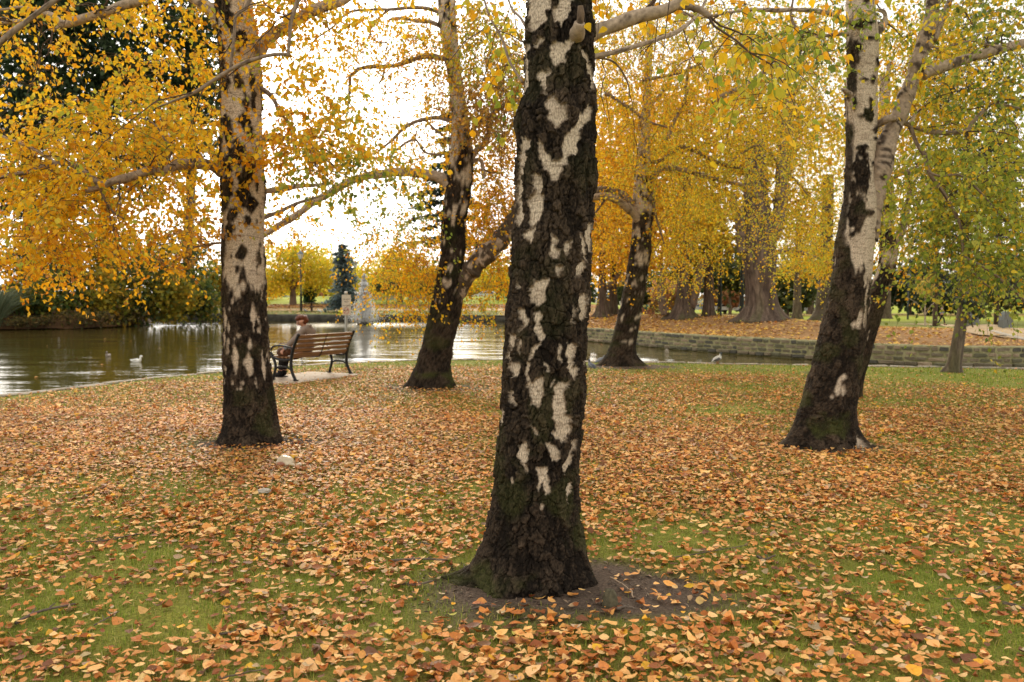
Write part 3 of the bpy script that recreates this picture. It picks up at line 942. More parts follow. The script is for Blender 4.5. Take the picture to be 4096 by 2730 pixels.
# ------------------------------------------------------------------ the nearest birch
MAIN_ROWS = [(-1300, 2135, 2325), (-500, 2130, 2345), (0, 2122, 2354), (77, 2117, 2362), (153, 2115, 2372), (204, 2112, 2367), (357, 2104, 2367), (440, 2082, 2372), (480, 2066, 2374), (561, 2073, 2369), (714, 2073, 2375), (800, 2076, 2364), (953, 2056, 2359), (1106, 2050, 2349), (1259, 2035, 2346), (1412, 2022, 2336), (1596, 2015, 2329), (1772, 2000, 2310), (1944, 1982, 2301), (2117, 1962, 2312), (2203, 1948, 2320), (2260, 1935, 2328), (2330, 1915, 2340)]
Z1 = [[(440,-40),(590,-40),(585,150),(530,170),(560,210),(555,235),(450,300),(430,220),(435,100)], [(650,60),(690,-40),(760,-40),(745,130),(700,220),(655,290),(620,240),(600,180),(640,120)], [(470,400),(540,350),(530,400),(490,430)], [(580,430),(660,400),(690,440),(740,340),(760,360),(700,490),(680,570),(600,590),(585,530),(570,450)], [(790,420),(850,470),(880,560),(910,600),(905,700),(885,760),(870,640),(850,560)], [(500,620),(590,615),(560,680),(545,800),(525,740),(500,690)], [(405,380),(430,350),(430,560),(435,700),(365,820),(390,700),(400,560)], [(530,880),(600,820),(650,890),(710,870),(690,990),(640,1070),(610,1060),(550,960)], [(690,1110),(760,1030),(840,900),(890,880),(850,960),(790,1090),(770,1250),(740,1270),(700,1290),(640,1440),(600,1460),(560,1400),(515,1310),(490,1200),(510,1150),(560,1250),(600,1320),(655,1290)], [(385,1100),(450,1170),(400,1230),(415,1260),(380,1400),(385,1568),(345,1568),(360,1250)], [(450,1410),(520,1420),(515,1568),(470,1568)], [(860,860),(890,880),(880,960),(830,1010),(815,950)]]
Z2 = [[(435,-5),(530,-5),(540,60),(520,150),(480,220),(440,220),(425,110)], [(345,-5),(385,20),(380,160),(350,230),(320,170),(360,80)], [(400,270),(480,230),(470,330),(430,360),(390,300)], [(590,300),(630,330),(610,370),(640,420),(620,480),(570,450),(575,400)], [(670,360),(740,340),(700,440),(680,450)], [(800,250),(830,330),(840,420),(855,500),(820,490),(800,400)], [(850,190),(910,190),(900,400),(870,420),(840,300)], [(760,540),(800,490),(850,520),(820,580),(750,610)], [(620,540),(670,530),(640,620),(610,570)], [(470,640),(565,630),(545,780),(490,830),(440,790),(410,700)], [(450,870),(515,870),(500,960),(520,1000),(530,1070),(500,1090),(460,1020),(465,930)], [(440,1160),(490,1090),(505,1110),(460,1180),(430,1245),(420,1230)], [(360,840),(410,900),(400,990),(355,1040),(385,970),(350,910)], [(780,740),(840,730),(860,800),(850,900),(800,940),(790,880),(770,800)], [(750,840),(760,880),(730,920),(755,960),(720,950),(715,920)], [(285,1040),(330,1060),(310,1120),(300,1170),(285,1100)], [(700,1110),(770,1110),(775,1170),(730,1240),(780,1320),(750,1380),(705,1330),(690,1240)], [(640,1110),(665,1120),(650,1190),(660,1250),(640,1265),(620,1220)], [(290,1250),(350,1260),(350,1320),(320,1380),(310,1330),(280,1310)], [(400,1250),(425,1260),(420,1350),(430,1400),(400,1390)], [(520,1240),(560,1260),(560,1310),(540,1310)], [(410,1400),(480,1380),(520,1350),(525,1500),(500,1575),(450,1575),(430,1470)], [(610,1440),(640,1395),(710,1400),(680,1470),(690,1575),(605,1575)], [(580,1400),(610,1390),(590,1440)], [(265,1180),(295,1180),(290,1230),(260,1225)], [(280,1470),(320,1520),(325,1575),(290,1575)], [(345,640),(375,680),(365,700),(340,680)], [(340,1080),(370,1100),(355,1200),(345,1180)], [(838,1230),(855,1240),(850,1310),(838,1300)]]
Z3 = [[(790,-5),(880,-5),(870,70),(905,100),(900,210),(840,250),(790,210),(800,110),(785,40)], [(640,140),(695,150),(700,210),(665,180)], [(570,290),(610,240),(640,300),(640,350),(620,380),(635,430),(610,465),(590,400),(565,350)], [(740,260),(780,250),(830,300),(835,350),(800,390),(770,330)], [(920,240),(940,250),(910,400),(860,470),(850,400),(885,370)], [(690,420),(745,410),(760,490),(775,560),(740,600),(725,500),(690,570),(685,480)], [(880,550),(910,550),(900,640),(880,660)], [(710,650),(735,660),(720,700),(705,690)], [(505,495),(530,500),(530,525),(510,520)], [(455,50),(475,60),(470,180),(455,150)], [(588,1310),(606,1312),(604,1332),(590,1330)], [(955,420),(975,440),(965,510),(950,500)]]
MAIN_PATCH = [np.array(p) * .5102 + (1900, 0) for p in Z1] + [np.array(p) * .5102 + (1900, 800) for p in Z2] + [np.array(p) * .574 + (1750, 1600) for p in Z3]
def main_white(u, front, yp, th, z, c, rpx):
    cx, cy, cz = c
    ys = [r[0] for r in MAIN_ROWS]
    xc = np.interp(yp, ys, [(r[1] + r[2]) / 2 for r in MAIN_ROWS]); rp = np.interp(yp, ys, [(r[2] - r[1]) / 2 for r in MAIN_ROWS])
    n1 = fbm(cx * 45, cy * 45, cz * 30, 3, 61) - .5
    n2 = fbm(cx * 45, cy * 45, cz * 30, 3, 62) - .5
    x = xc + rp * u + 30 * n1
    y = yp + 36 * n2
    W = np.zeros(u.shape)
    for p in MAIN_PATCH:
        m = front & (x > p[:, 0].min()) & (x < p[:, 0].max()) & (y > p[:, 1].min()) & (y < p[:, 1].max())
        if m.any():
            W[m] = np.maximum(W[m], inside(x[m], y[m], [tuple(q) for q in p]))
    n3 = fbm(cx * 13, cy * 13, cz * 5, 4, 63)          # the sides one cannot see follow the same habit
    thr = np.interp(yp, [-800, 0, 700, 1500, 2100, 2300], [.40, .46, .53, .57, .66, .9])
    back = sstep(0, .04, n3 - thr)
    W = np.where(front, W, back)
    return np.where(front & (yp < 0), np.maximum(W, sstep(0, .04, n3 - thr)), W)
T_MAIN = thing('birch_tree', (.28, MAIN_D, 0), 'nearest birch, thick trunk of cracked black bark with torn white patches', 'tree', 'birches on the lawn')
trunk(T_MAIN, MAIN_ROWS, MAIN_D, 320, 860, main_white, 101, z_vis=3.35, plate=(.043, .080), amp=.024,
      roots=((PI * 1.06, .13, .28, .12), (PI * .98, .14, .15, .045), (-.30, .07, .28, .14), (-1.3, .05, .3, .1), (-2.1, .07, .3, .12), (.6, .1, .4, .1), (1.6, .12, .4, .1), (2.4, .1, .3, .12)), moss=.6, tone=.62)
limb(T_MAIN, [(2300, 190), (2380, 130), (2460, 100), (2555, 66), (2640, 48), (2700, 20), (2760, -40), (2900, -160)], (34, 28, 26, 24, 21, 19), MAIN_D, 1, .8, sides=14)
limb(T_MAIN, [(2690, 28), (2735, 26), (2792, 36), (2838, 66)], (15, 13, 11), MAIN_D, 2, .55)
limb(T_MAIN, [(2330, 238), (2440, 214), (2540, 186), (2640, 155), (2720, 120), (2790, 60), (2840, -30)], (12, 10, 8, 5), [4.6, 4.7, 4.9, 5.1, 5.3, 5.5, 5.7], 3, .7)
limb(T_MAIN, [(2330, 235), (2420, 236), (2470, 262), (2510, 330), (2520, 390)], (5, 4, 2), [4.6, 4.7, 4.8, 4.9, 5.0], 4, .3)
limb(T_MAIN, [(2300, 168), (2312, 128), (2319, 92)], (34, 27, 22), [4.50, 4.36, 4.32], 5, .6, sides=14, name='branch_stub')
limb(T_MAIN, [(2318, 96), (2321, 60), (2322, 24)], (17, 16, 11), [4.33, 4.32, 4.31], 55, .0, sides=12, name='broken_end')
limb(T_MAIN, [(2090, 330), (2040, 250), (2010, 160), (1960, 70), (1930, -20)], (5, 5, 4), [4.7, 5, 5.2, 5.4, 5.6], 6, .2)
limb(T_MAIN, [(2110, 120), (2080, 70), (2050, 40), (2030, -10)], (6, 5, 4), [4.7, 5, 5.2, 5.4], 7, .2)
g = np.random.default_rng(21)
lf = grow_sprays([(2440, 20, 4.9, 18, 25, .1, 4, YEL), (2450, 180, 4.9, 12, 22, .1, 2, GRN), (2950, 150, 4.6, 90, 60, .25, 11, MIXD), (3090, 150, 4.6, 80, 90, .3, 12, MIXD), (3050, 300, 4.7, 60, 60, .3, 6, MIXD), (2980, 370, 4.8, 40, 60, .3, 4, YEL), (3200, 60, 5, 150, 70, .3, 8, MIXD), (2040, 210, 5.4, 50, 70, .3, 9, MIXD), (1990, 120, 5.6, 60, 70, .3, 6, MIXD), (2050, 340, 5.2, 14, 60, .2, 3, GRN), (2050, -220, 5.6, 250, 50, .3, 40, YEL), (2900, -180, 5, 300, 60, .6, 50, YEL)], g, L=(.25, .5), m=9, size=.058, droop=.9)
foliage(T_MAIN, lf, g, 260, MIXD, .0025)

# ------------------------------------------------------------------ birch on the left
LEFT_ROWS = [(-1400, 895, 985), (-500, 872, 992), (0, 870, 1005), (60, 872, 1010), (120, 878, 1020), (200, 884, 1032), (300, 888, 1038), (420, 891, 1043), (500, 893, 1046), (620, 889, 1052), (700, 892, 1055), (860, 895, 1053), (950, 896, 1050), (1100, 895, 1056), (1200, 896, 1058), (1300, 899, 1062), (1400, 902, 1070), (1500, 905, 1080), (1600, 906, 1092), (1680, 905, 1102), (1740, 898, 1115), (1775, 893, 1122)]
def zl(lst, ox=0, oy=0, k=.574):
    out = []
    for X_, Y_, a, b in lst:
        px, py = ox + X_ * k, oy + Y_ * k
        ys = [r[0] for r in LEFT_ROWS]
        xc = np.interp(py, ys, [(r[1] + r[2]) / 2 for r in LEFT_ROWS]); rp = np.interp(py, ys, [(r[2] - r[1]) / 2 for r in LEFT_ROWS])
        out.append(((px - xc) / rp, py, a * k, b * k))
    return out
L_DARK = zl([(1590, 70, 55, 110), (1640, 190, 40, 70), (1720, 310, 60, 50), (1580, 400, 38, 150), (1610, 590, 38, 70), (1705, 600, 32, 62), (1780, 590, 18, 60), (1750, 740, 22, 60), (1790, 720, 20, 70), (1610, 880, 48, 60), (1740, 870, 38, 55), (1640, 960, 30, 70), (1780, 950, 26, 45), (1705, 1090, 62, 80), (1630, 1170, 50, 70), (1780, 1170, 36, 60), (1750, 1260, 45, 70), (1740, 1360, 42, 90), (1625, 1330, 42, 90), (1785, 1430, 42, 60), (1670, 1510, 26, 45)]) + zl([(1600, 20, 40, 70), (1660, 110, 24, 42), (1780, 60, 22, 50), (1640, 210, 34, 70), (1595, 330, 30, 90), (1730, 380, 30, 52), (1820, 400, 20, 50)], 0, 800)
L_FLECK = zl([(1700, 640, 30, 70), (1740, 600, 20, 40), (1610, 830, 24, 80), (1595, 960, 18, 70), (1710, 940, 18, 16), (1690, 1080, 24, 100), (1780, 1140, 24, 90), (1795, 800, 20, 90), (1605, 1180, 12, 30), (1780, 1000, 16, 40), (1640, 880, 14, 40), (1855, 1150, 16, 90), (1830, 900, 8, 30)], 0, 800)
def left_white(u, front, yp, th, z, c, rpx):
    cx, cy, cz = c
    w1 = (fbm(cx * 22, cy * 22, cz * 14, 3, 71) - .5) * 1.5; w2 = (fbm(cx * 22, cy * 22, cz * 14, 3, 72) - .5) * 1.2
    n = fbm(cx * 9, cy * 9, cz * 3, 4, 73)
    edge = 1125 + 150 * (fbm(cx * 14, cy * 14, 0, 3, 74) - .5) * 2 + 60 * (n - .5)
    up = sstep(10, -10, yp - edge)
    dk = np.where(front, np.maximum(ell(u, yp, rpx, [(a, b, c_ * 1.18, d_ * 1.2) for a, b, c_, d_ in L_DARK], w1, w2), sstep(.655, .69, fbm(cx * 17, cy * 17, cz * 8, 4, 77))), sstep(.52, .56, n))
    strip = front * sstep(.70, .82, -u + .5 * (n - .5)) * sstep(.34, .42, fbm(cx * 5, cy * 5, cz * 2, 2, 75))
    W = up * (1 - np.maximum(dk, strip))
    fl = np.where(front, ell(u, yp, rpx, L_FLECK, w1, w2), 0)
    fl = np.maximum(fl, sstep(.665, .70, fbm(cx * 24, cy * 24, cz * 9, 3, 76)) * (yp < 1550) * .9)
    return np.maximum(W, fl * (1 - up))
T_LEFT = thing('birch_tree', (-2.78, LEFT_D, 0), 'left birch with white upper trunk marked by dark diamonds, black fissured bark below', 'tree', 'birches on the lawn')
trunk(T_LEFT, LEFT_ROWS, LEFT_D, 170, 560, left_white, 131, z_vis=4.9, plate=(.050, .105), amp=.026,
      roots=((-.35, .10, .35, .12), (PI * 1.05, .06, .35, .10), (-1.5, .06, .3, .09), (-2.3, .05, .3, .1), (1.2, .1, .4, .1), (2.4, .08, .4, .1)), moss=.45, tone=.72)
D = LEFT_D
limb(T_LEFT, [(920, 700), (880, 678), (845, 662), (800, 655), (745, 658), (700, 664), (650, 690), (600, 682), (560, 694), (505, 715), (465, 722), (410, 742), (370, 757), (345, 762)], (30, 23, 20, 19, 17, 16, 17, 15, 12), [D, 8.8, 8.7, 8.6, 8.5, 8.4, 8.3, 8.2, 8.1, 8.1, 8, 8, 8, 8], 11, .45, sides=12)
limb(T_LEFT, [(395, 738), (355, 705), (310, 670), (270, 655), (225, 655), (170, 672), (100, 692), (40, 702), (-60, 730)], (14, 12, 10, 8, 6), 8.0, 12, .35)
limb(T_LEFT, [(225, 655), (175, 620), (120, 592), (60, 566), (15, 548), (-60, 520)], (7, 6, 5, 4), 8.0, 13, .8)
limb(T_LEFT, [(215, 665), (200, 720), (175, 775), (165, 830), (140, 880), (110, 930)], (6, 5, 4, 3), 8.0, 14, .1)
limb(T_LEFT, [(640, 690), (660, 650), (690, 600), (660, 560), (620, 500), (560, 470)], (6, 5, 4, 3), [8.3, 8.2, 8.1, 8, 8, 8], 15, .2)
limb(T_LEFT, [(400, 750), (420, 800), (455, 850), (500, 880)], (6, 5, 3), 8.0, 16, .1)
limb(T_LEFT, [(880, 105), (865, 60), (830, 30), (790, 8), (740, -40)], (34, 28, 22, 19), D, 17, .8, sides=12)
limb(T_LEFT, [(640, -40), (574, 0), (505, 17), (450, 38), (402, 53), (360, 68), (321, 80), (285, 92), (258, 98), (232, 84), (205, 62), (178, 55), (140, 70), (98, 83), (40, 90), (-40, 97)], (21, 19, 18, 17, 15, 12, 9, 8), 8.2, 18, .75, sides=12)
limb(T_LEFT, [(262, 98), (235, 112), (208, 126)], (11, 9, 6), 8.2, 19, .5)
limb(T_LEFT, [(180, 56), (130, 40), (80, 30), (20, 38), (-40, 44)], (7, 5, 4), 8.2, 20, .7)
limb(T_LEFT, [(260, -20), (205, 12), (144, 57), (100, 92), (57, 122), (0, 172), (-60, 215)], (9, 10, 10, 11, 12), 6.0, 21, .35, sides=10)
limb(T_LEFT, [(1205, -30), (1193, 0), (1175, 50), (1164, 86), (1158, 150), (1152, 226)], (9, 8, 7, 6), 6.2, 22, .25)
limb(T_LEFT, [(1152, 218), (1100, 219), (1043, 231), (980, 252), (918, 282), (850, 325), (775, 373), (700, 402), (631, 430)], (6, 7, 8, 8, 7, 5, 3), 6.4, 23, .3)
limb(T_LEFT, [(1010, -30), (985, 30), (945, 62), (938, 130), (930, 210), (920, 275)], (7, 6, 6, 5, 4), 6.4, 24, .2)
limb(T_LEFT, [(1000, 235), (1038, 192), (1072, 155), (1105, 130), (1141, 109), (1221, 58), (1302, 23), (1376, 0), (1450, -60)], (34, 30, 24, 22, 21, 19, 17), D, 25, .85, sides=12)
limb(T_LEFT, [(1020, 330), (1045, 352), (1080, 382), (1100, 410), (1112, 442), (1150, 485), (1180, 520)], (10, 9, 7, 5), [8.9, 8.8, 8.7, 8.6, 8.5, 8.5, 8.4], 26, .1)
limb(T_LEFT, [(1030, 580), (1060, 556), (1095, 548), (1130, 552), (1180, 568), (1240, 592), (1290, 625), (1330, 660), (1362, 692)], (16, 13, 11, 9, 7, 5, 4), [8.9, 8.8, 8.7, 8.6, 8.5, 8.4, 8.3, 8.2, 8.2], 27, .35)
limb(T_LEFT, [(1020, 775), (1060, 766), (1130, 758), (1200, 745), (1260, 742), (1330, 728)], (15, 13, 12, 10, 8, 5), [8.9, 9, 9.2, 9.5, 9.8, 10], 28, .7)
limb(T_LEFT, [(1030, 885), (1080, 862), (1120, 848), (1170, 822), (1230, 800), (1290, 782)], (8, 9, 8, 6, 4), [8.9, 9.1, 9.3, 9.6, 9.9, 10.2], 29, .2)
limb(T_LEFT, [(900, 970), (860, 975), (800, 985), (740, 1000)], (5, 5, 4, 2), [8.9, 9.2, 9.4, 9.6], 30, .6)
limb(T_LEFT, [(500, 880), (440, 930), (400, 1000)], (4, 4, 2), 8.3, 31, .2)
limb(T_LEFT, [(1240, 600), (1260, 660), (1300, 700)], (4, 3, 2), 8.4, 32, .2)
g = np.random.default_rng(22)
lf = grow_sprays([
    (120, 640, 8.2, 110, 90, .5, 60, YEL), (330, 560, 8.6, 130, 80, .6, 72, YEL), (520, 440, 8.8, 120, 70, .5, 37, MIXD), (560, 560, 8.6, 140, 80, .5, 68, YEL),
    (700, 380, 9, 110, 70, .5, 25, YEL), (760, 560, 9.0, 90, 90, .5, 42, YEL), (640, 270, 9, 120, 70, .5, 21, YEL), (790, 200, 9, 60, 80, .4, 14, YEL),
    (120, 830, 8.2, 120, 90, .5, 61, YEL), (330, 820, 8.2, 130, 80, .5, 61, YEL), (80, 980, 8.2, 90, 70, .5, 36, ORG), (300, 990, 8.6, 140, 70, .5, 36, ORG),
    (560, 830, 9, 130, 70, .5, 50, YEL), (760, 760, 9.2, 90, 70, .5, 37, YEL), (600, 960, 9.5, 140, 60, .5, 35, ORG), (790, 930, 9.5, 80, 80, .5, 26, BRN),
    (150, 470, 8.4, 110, 60, .5, 17, YEL), (90, 330, 8.2, 80, 60, .4, 4, YEL), (260, 230, 8.2, 110, 60, .4, 6, YEL), (90, 170, 8.2, 90, 50, .4, 13, YEL), (130, 30, 8.2, 120, 40, .4, 18, YEL), (480, 60, 8.2, 120, 40, .4, 11, YEL), (720, 60, 8.6, 90, 40, .4, 20, YEL),
    (1150, 30, 8.8, 80, 50, .3, 42, YEL), (1090, 130, 8.8, 40, 50, .3, 19, ORG), (1180, 290, 8.6, 80, 60, .4, 29, YEL), (1300, 330, 8.6, 60, 60, .4, 15, YEL), (1420, 60, 8.8, 90, 40, .3, 17, YEL),
    (1150, 480, 8.6, 70, 50, .4, 22, ORG), (1280, 500, 8.4, 90, 50, .4, 24, YEL), (1420, 490, 8.4, 70, 50, .4, 15, MIXD), (1130, 600, 8.6, 60, 40, .4, 16, ORG), (1260, 610, 8.4, 80, 40, .4, 24, YEL), (1420, 600, 8.3, 80, 40, .4, 20, MIXD), (1370, 700, 8.3, 70, 35, .4, 16, GRN), (1120, 700, 8.6, 60, 40, .4, 9, MIXD), (1560, 640, 8.6, 60, 60, .4, 9, YEL),
    (1080, 880, 9, 30, 60, .3, 5, ORG),
    (400, -240, 8.6, 450, 70, .8, 120, YEL), (1100, -240, 8.6, 300, 70, .8, 60, YEL)], g, L=(.4, .85), m=21, size=.056, droop=.62)
foliage(T_LEFT, lf, g, 300, YEL, .003)
# a second, thinner birch crown further back on the left, its leaves going brown
# ------------------------------------------------------------------ forked birch between bench and centre
MID_ROWS = [(-900, 1735, 1790), (-200, 1745, 1805), (0, 1750, 1821), (115, 1757, 1824), (230, 1778, 1838), (344, 1795, 1853), (459, 1811, 1872), (574, 1806, 1888), (689, 1794, 1890), (803, 1780, 1877), (900, 1768, 1860), (1015, 1766, 1858), (1100, 1752, 1856), (1160, 1742, 1852), (1244, 1721, 1842), (1359, 1696, 1816), (1420, 1680, 1802), (1474, 1664, 1798), (1515, 1650, 1805), (1540, 1640, 1812)]
def gen_white(lo, hi, seed, fl=.64, s=1.0):
    """Pale bark above height y 'lo' (photo px) fading to black fissured bark with flecks below 'hi'."""
    def fn(u, front, yp, th, z, c, rpx):
        cx, cy, cz = c
        n = fbm(cx * 11 * s, cy * 11 * s, cz * 3.6 * s, 4, seed)
        n2 = fbm(cx * 20 * s, cy * 20 * s, cz * 6 * s, 3, seed + 1)
        t = np.interp(yp, [lo, hi, hi + 290, hi + 370], [.40, fl, fl + .06, .85])
        return np.maximum(sstep(0, .03, n - t), sstep(0, .03, n2 - (t + .05)))
    return fn
T_MID = thing('birch_tree', (-1.3, MID_D, 0), 'dark forked birch leaning right between the park bench and the nearest trunk', 'tree', 'birches on the lawn')
trunk(T_MID, MID_ROWS, MID_D, 120, 420, gen_white(300, 900, 81, .625), 141, plate=(.055, .12), amp=.036,
      roots=((PI * 1.02, .16, .4, .16), (-.2, .10, .35, .12), (-1.6, .06, .3, .1), (1.4, .1, .4, .1)), moss=.9, tone=.55)
D = MID_D
limb(T_MID, [(1790, 1235), (1830, 1165), (1866, 1105), (1900, 1060), (1950, 1012), (2000, 960), (2040, 905), (2075, 840), (2110, 750), (2140, 640), (2150, 480)], (40, 42, 40, 38, 36, 34, 30, 26, 22), [14.3, 14.3, 14.25, 14.2, 14.2, 14.2, 14.2, 14.2, 14.2, 14.2, 14.2], 41, .62, sides=40, n=220, name='stem', patch=1.0)
limb(T_MID, [(1830, 790), (1800, 745), (1760, 712), (1700, 697), (1620, 690), (1540, 693), (1450, 710), (1380, 738), (1310, 778), (1250, 812), (1190, 858), (1130, 895), (1080, 925), (1045, 945)], (26, 24, 20, 18, 17, 16, 15, 14, 13, 12), D, 42, .75, sides=12)
limb(T_MID, [(1790, 240), (1740, 228), (1700, 225), (1660, 237), (1600, 258), (1550, 266), (1480, 268), (1440, 276), (1402, 304)], (12, 11, 10, 9, 8, 7), D, 43, .35)
limb(T_MID, [(1402, 304), (1398, 350), (1396, 400), (1392, 455)], (6, 6, 5, 3), D, 44, .2)
limb(T_MID, [(1540, 268), (1530, 310), (1515, 338)], (5, 4, 3), D, 45, .2)
limb(T_MID, [(1765, 108), (1720, 88), (1670, 84), (1600, 74), (1555, 80)], (9, 8, 7, 5), D, 46, .6)
limb(T_MID, [(1760, 52), (1705, 34), (1640, 32), (1560, 38), (1480, 40), (1408, 46), (1370, 70), (1330, 110), (1260, 160), (1240, 205)], (8, 7, 6, 5, 4, 3), D, 47, .3)
limb(T_MID, [(1560, 38), (1510, 80), (1480, 130), (1510, 170), (1550, 175), (1540, 220)], (5, 4, 4, 3, 2), D, 48, .2)
limb(T_MID, [(1850, 492), (1800, 485), (1745, 472), (1690, 480), (1640, 498), (1600, 528), (1565, 565), (1530, 592), (1508, 612)], (9, 8, 8, 7, 6, 5, 4), D, 49, .4)
limb(T_MID, [(1700, 478), (1740, 520), (1790, 560), (1800, 620)], (5, 5, 4, 3), D, 50, .3)
limb(T_MID, [(1890, 520), (1915, 492), (1960, 462), (2010, 430), (2050, 408), (2085, 394), (2140, 372)], (9, 9, 8, 8, 9), [14.2, 14, 13.8, 13.6, 13.5, 13.4, 13.3], 51, .4)
limb(T_MID, [(1880, 640), (1910, 600), (1945, 560), (1965, 480), (1985, 380), (2010, 300)], (12, 11, 10, 8, 6), 14.3, 52, .9)
limb(T_MID, [(1870, 660), (1920, 640), (1935, 700), (1935, 715)], (8, 8, 8), 14.3, 53, .8)
limb(T_MID, [(1580, 700), (1560, 640), (1600, 590), (1660, 560), (1700, 610), (1770, 620)], (5, 5, 5, 4), 14.2, 54, .5)
g = np.random.default_rng(23)
lf = grow_sprays([
    (1960, 130, 14, 80, 110, .8, 167, MIXD), (2020, 350, 14, 50, 110, .8, 143, BRN), (1930, 420, 14, 60, 90, .8, 105, BRN), (2010, 600, 15.6, 45, 90, .8, 109, ORG), (1970, 760, 15.6, 50, 80, .8, 109, ORG), (2010, 900, 15.6, 40, 60, .8, 75, ORG), (1920, 900, 15.6, 40, 60, .8, 68, ORG),
    (1980, 1050, 15.6, 60, 50, .8, 56, ORG), (1930, 1150, 15.6, 50, 40, .8, 22, MIXD), (1680, 960, 15.6, 60, 60, .8, 56, ORG), (1620, 1040, 15.6, 60, 50, .8, 50, ORG), (1560, 1070, 14, 40, 40, .6, 20, YEL), (1720, 1090, 15.6, 40, 50, .6, 40, ORG), (1650, 1160, 15.6, 50, 40, .6, 26, YEL), (1640, 1230, 15.6, 30, 30, .5, 10, YEL), (1900, 1230, 15.6, 40, 25, .5, 6, MIXD), (1930, 1290, 15.6, 12, 25, .4, 3, ORG), (2020, 1120, 15.6, 25, 40, .6, 14, YEL),
    (1700, 700, 15.6, 50, 30, .6, 13, ORG), (1560, 790, 13.8, 60, 60, .6, 24, GRN), (1580, 880, 13.8, 50, 50, .6, 13, GRN), (1450, 720, 13.8, 80, 40, .6, 10, GRN), (1640, 620, 15.6, 60, 60, .6, 16, ORG), (1780, 560, 15.6, 60, 50, .6, 22, MIXD), (1760, 440, 15.2, 50, 40, .6, 26, YEL), (1700, 320, 14, 70, 50, .7, 31, ORG), (1600, 160, 14, 110, 60, .8, 42, ORG), (1450, 150, 14, 90, 60, .8, 26, YEL), (1690, 130, 14, 60, 50, .8, 47, YEL), (1350, 200, 14, 70, 60, .8, 18, YEL), (1560, 420, 14, 60, 70, .8, 16, BRN), (1860, 60, 15.2, 50, 60, .8, 36, YEL), (1880, 250, 15.2, 30, 70, .6, 20, GRN), (1480, 560, 14, 80, 60, .8, 9, YEL), (1330, 620, 14, 80, 60, .8, 10, MIXD),
    (1400, 880, 14, 130, 50, .8, 10, ORG), (1200, 950, 14, 100, 40, .8, 8, YEL), (1560, 960, 14, 50, 40, .8, 14, YEL), (1130, 860, 14, 50, 50, .8, 9, ORG), (1800, -200, 15.2, 400, 80, 1, 110, ORG)], g, L=(.5, 1.2), m=22, size=.056, droop=1.0)
foliage(T_MID, lf, g, 0, None, .004)
# ------------------------------------------------------------------ birch right of centre, by the water
CEN_ROWS = [(-300, 2596, 2612), (200, 2585, 2610), (500, 2562, 2600), (640, 2548, 2600), (720, 2538, 2602), (800, 2532, 2618), (850, 2533, 2618), (900, 2534, 2606), (986, 2527, 2600), (1010, 2520, 2606), (1072, 2511, 2589), (1187, 2490, 2575), (1302, 2464, 2555), (1360, 2450, 2545), (1417, 2434, 2538), (1445, 2424, 2546), (1460, 2415, 2556)]
T_CEN = thing('birch_tree', (2.62, CEN_D, 0), 'twisting birch with spreading roots at the water edge, pigeons beside its foot', 'tree', 'birches on the lawn')
trunk(T_CEN, CEN_ROWS, CEN_D, 110, 360, gen_white(500, 1050, 91, .615), 151, plate=(.055, .12), amp=.04,
      roots=((PI * 1.02, .22, .40, .16), (-.2, .22, .35, .14), (-1.2, .1, .3, .12), (-2.2, .08, .3, .1), (1.4, .12, .4, .1)), moss=.6, tone=.75)
D = CEN_D
limb(T_CEN, [(2560, 850), (2530, 820), (2505, 795), (2470, 770), (2420, 758), (2370, 764), (2320, 775)], (18, 16, 14, 12, 11), D, 61, .35, sides=12)
limb(T_CEN, [(2555, 880), (2530, 850), (2500, 822), (2460, 796), (2420, 785), (2375, 790), (2330, 800)], (18, 16, 14, 12), [18.9, 18.8, 18.7, 18.6, 18.6, 18.6, 18.6], 62, .7, sides=12)
limb(T_CEN, [(2600, 740), (2618, 705), (2640, 678), (2680, 672), (2730, 680), (2790, 694), (2850, 714), (2905, 728), (2960, 738), (2990, 760), (3020, 782), (3052, 784)], (14, 12, 11, 10, 9, 8, 7, 5), D, 63, .6)
limb(T_CEN, [(2600, 650), (2650, 640), (2720, 590), (2765, 598), (2820, 625), (2880, 655), (2930, 668), (2990, 680), (3040, 720), (3080, 770)], (9, 8, 8, 7, 6, 4), D, 64, .2)
limb(T_CEN, [(2905, 660), (2960, 620), (3020, 585), (3070, 600), (3110, 650), (3180, 720), (3230, 780)], (5, 5, 4, 3), 18.5, 65, .3)
limb(T_CEN, [(2570, 320), (2640, 310), (2720, 290), (2790, 262), (2850, 240)], (8, 7, 6, 4), 17, 66, .4)
limb(T_CEN, [(2420, 370), (2480, 410), (2540, 450), (2600, 490), (2670, 510)], (8, 7, 6, 4), 17, 67, .3)
limb(T_CEN, [(2850, 410), (2920, 370), (2980, 345), (3060, 290), (3120, 270)], (11, 10, 9, 8), 17, 68, .5)
limb(T_CEN, [(2590, 560), (2560, 500), (2600, 430), (2640, 380), (2680, 330)], (10, 8, 7, 5), D, 69, .7)
limb(T_CEN, [(2420, 800), (2390, 840), (2370, 880)], (6, 5, 3), 18.6, 70, .1)
limb(T_CEN, [(2612, 780), (2620, 850), (2640, 920), (2660, 990)], (6, 5, 4, 2), 18.8, 711, .1)
limb(T_CEN, [(2670, 560), (2700, 480), (2740, 400), (2745, 330), (2760, 250)], (8, 7, 6, 5), 18, 712, .5)
g = np.random.default_rng(24)
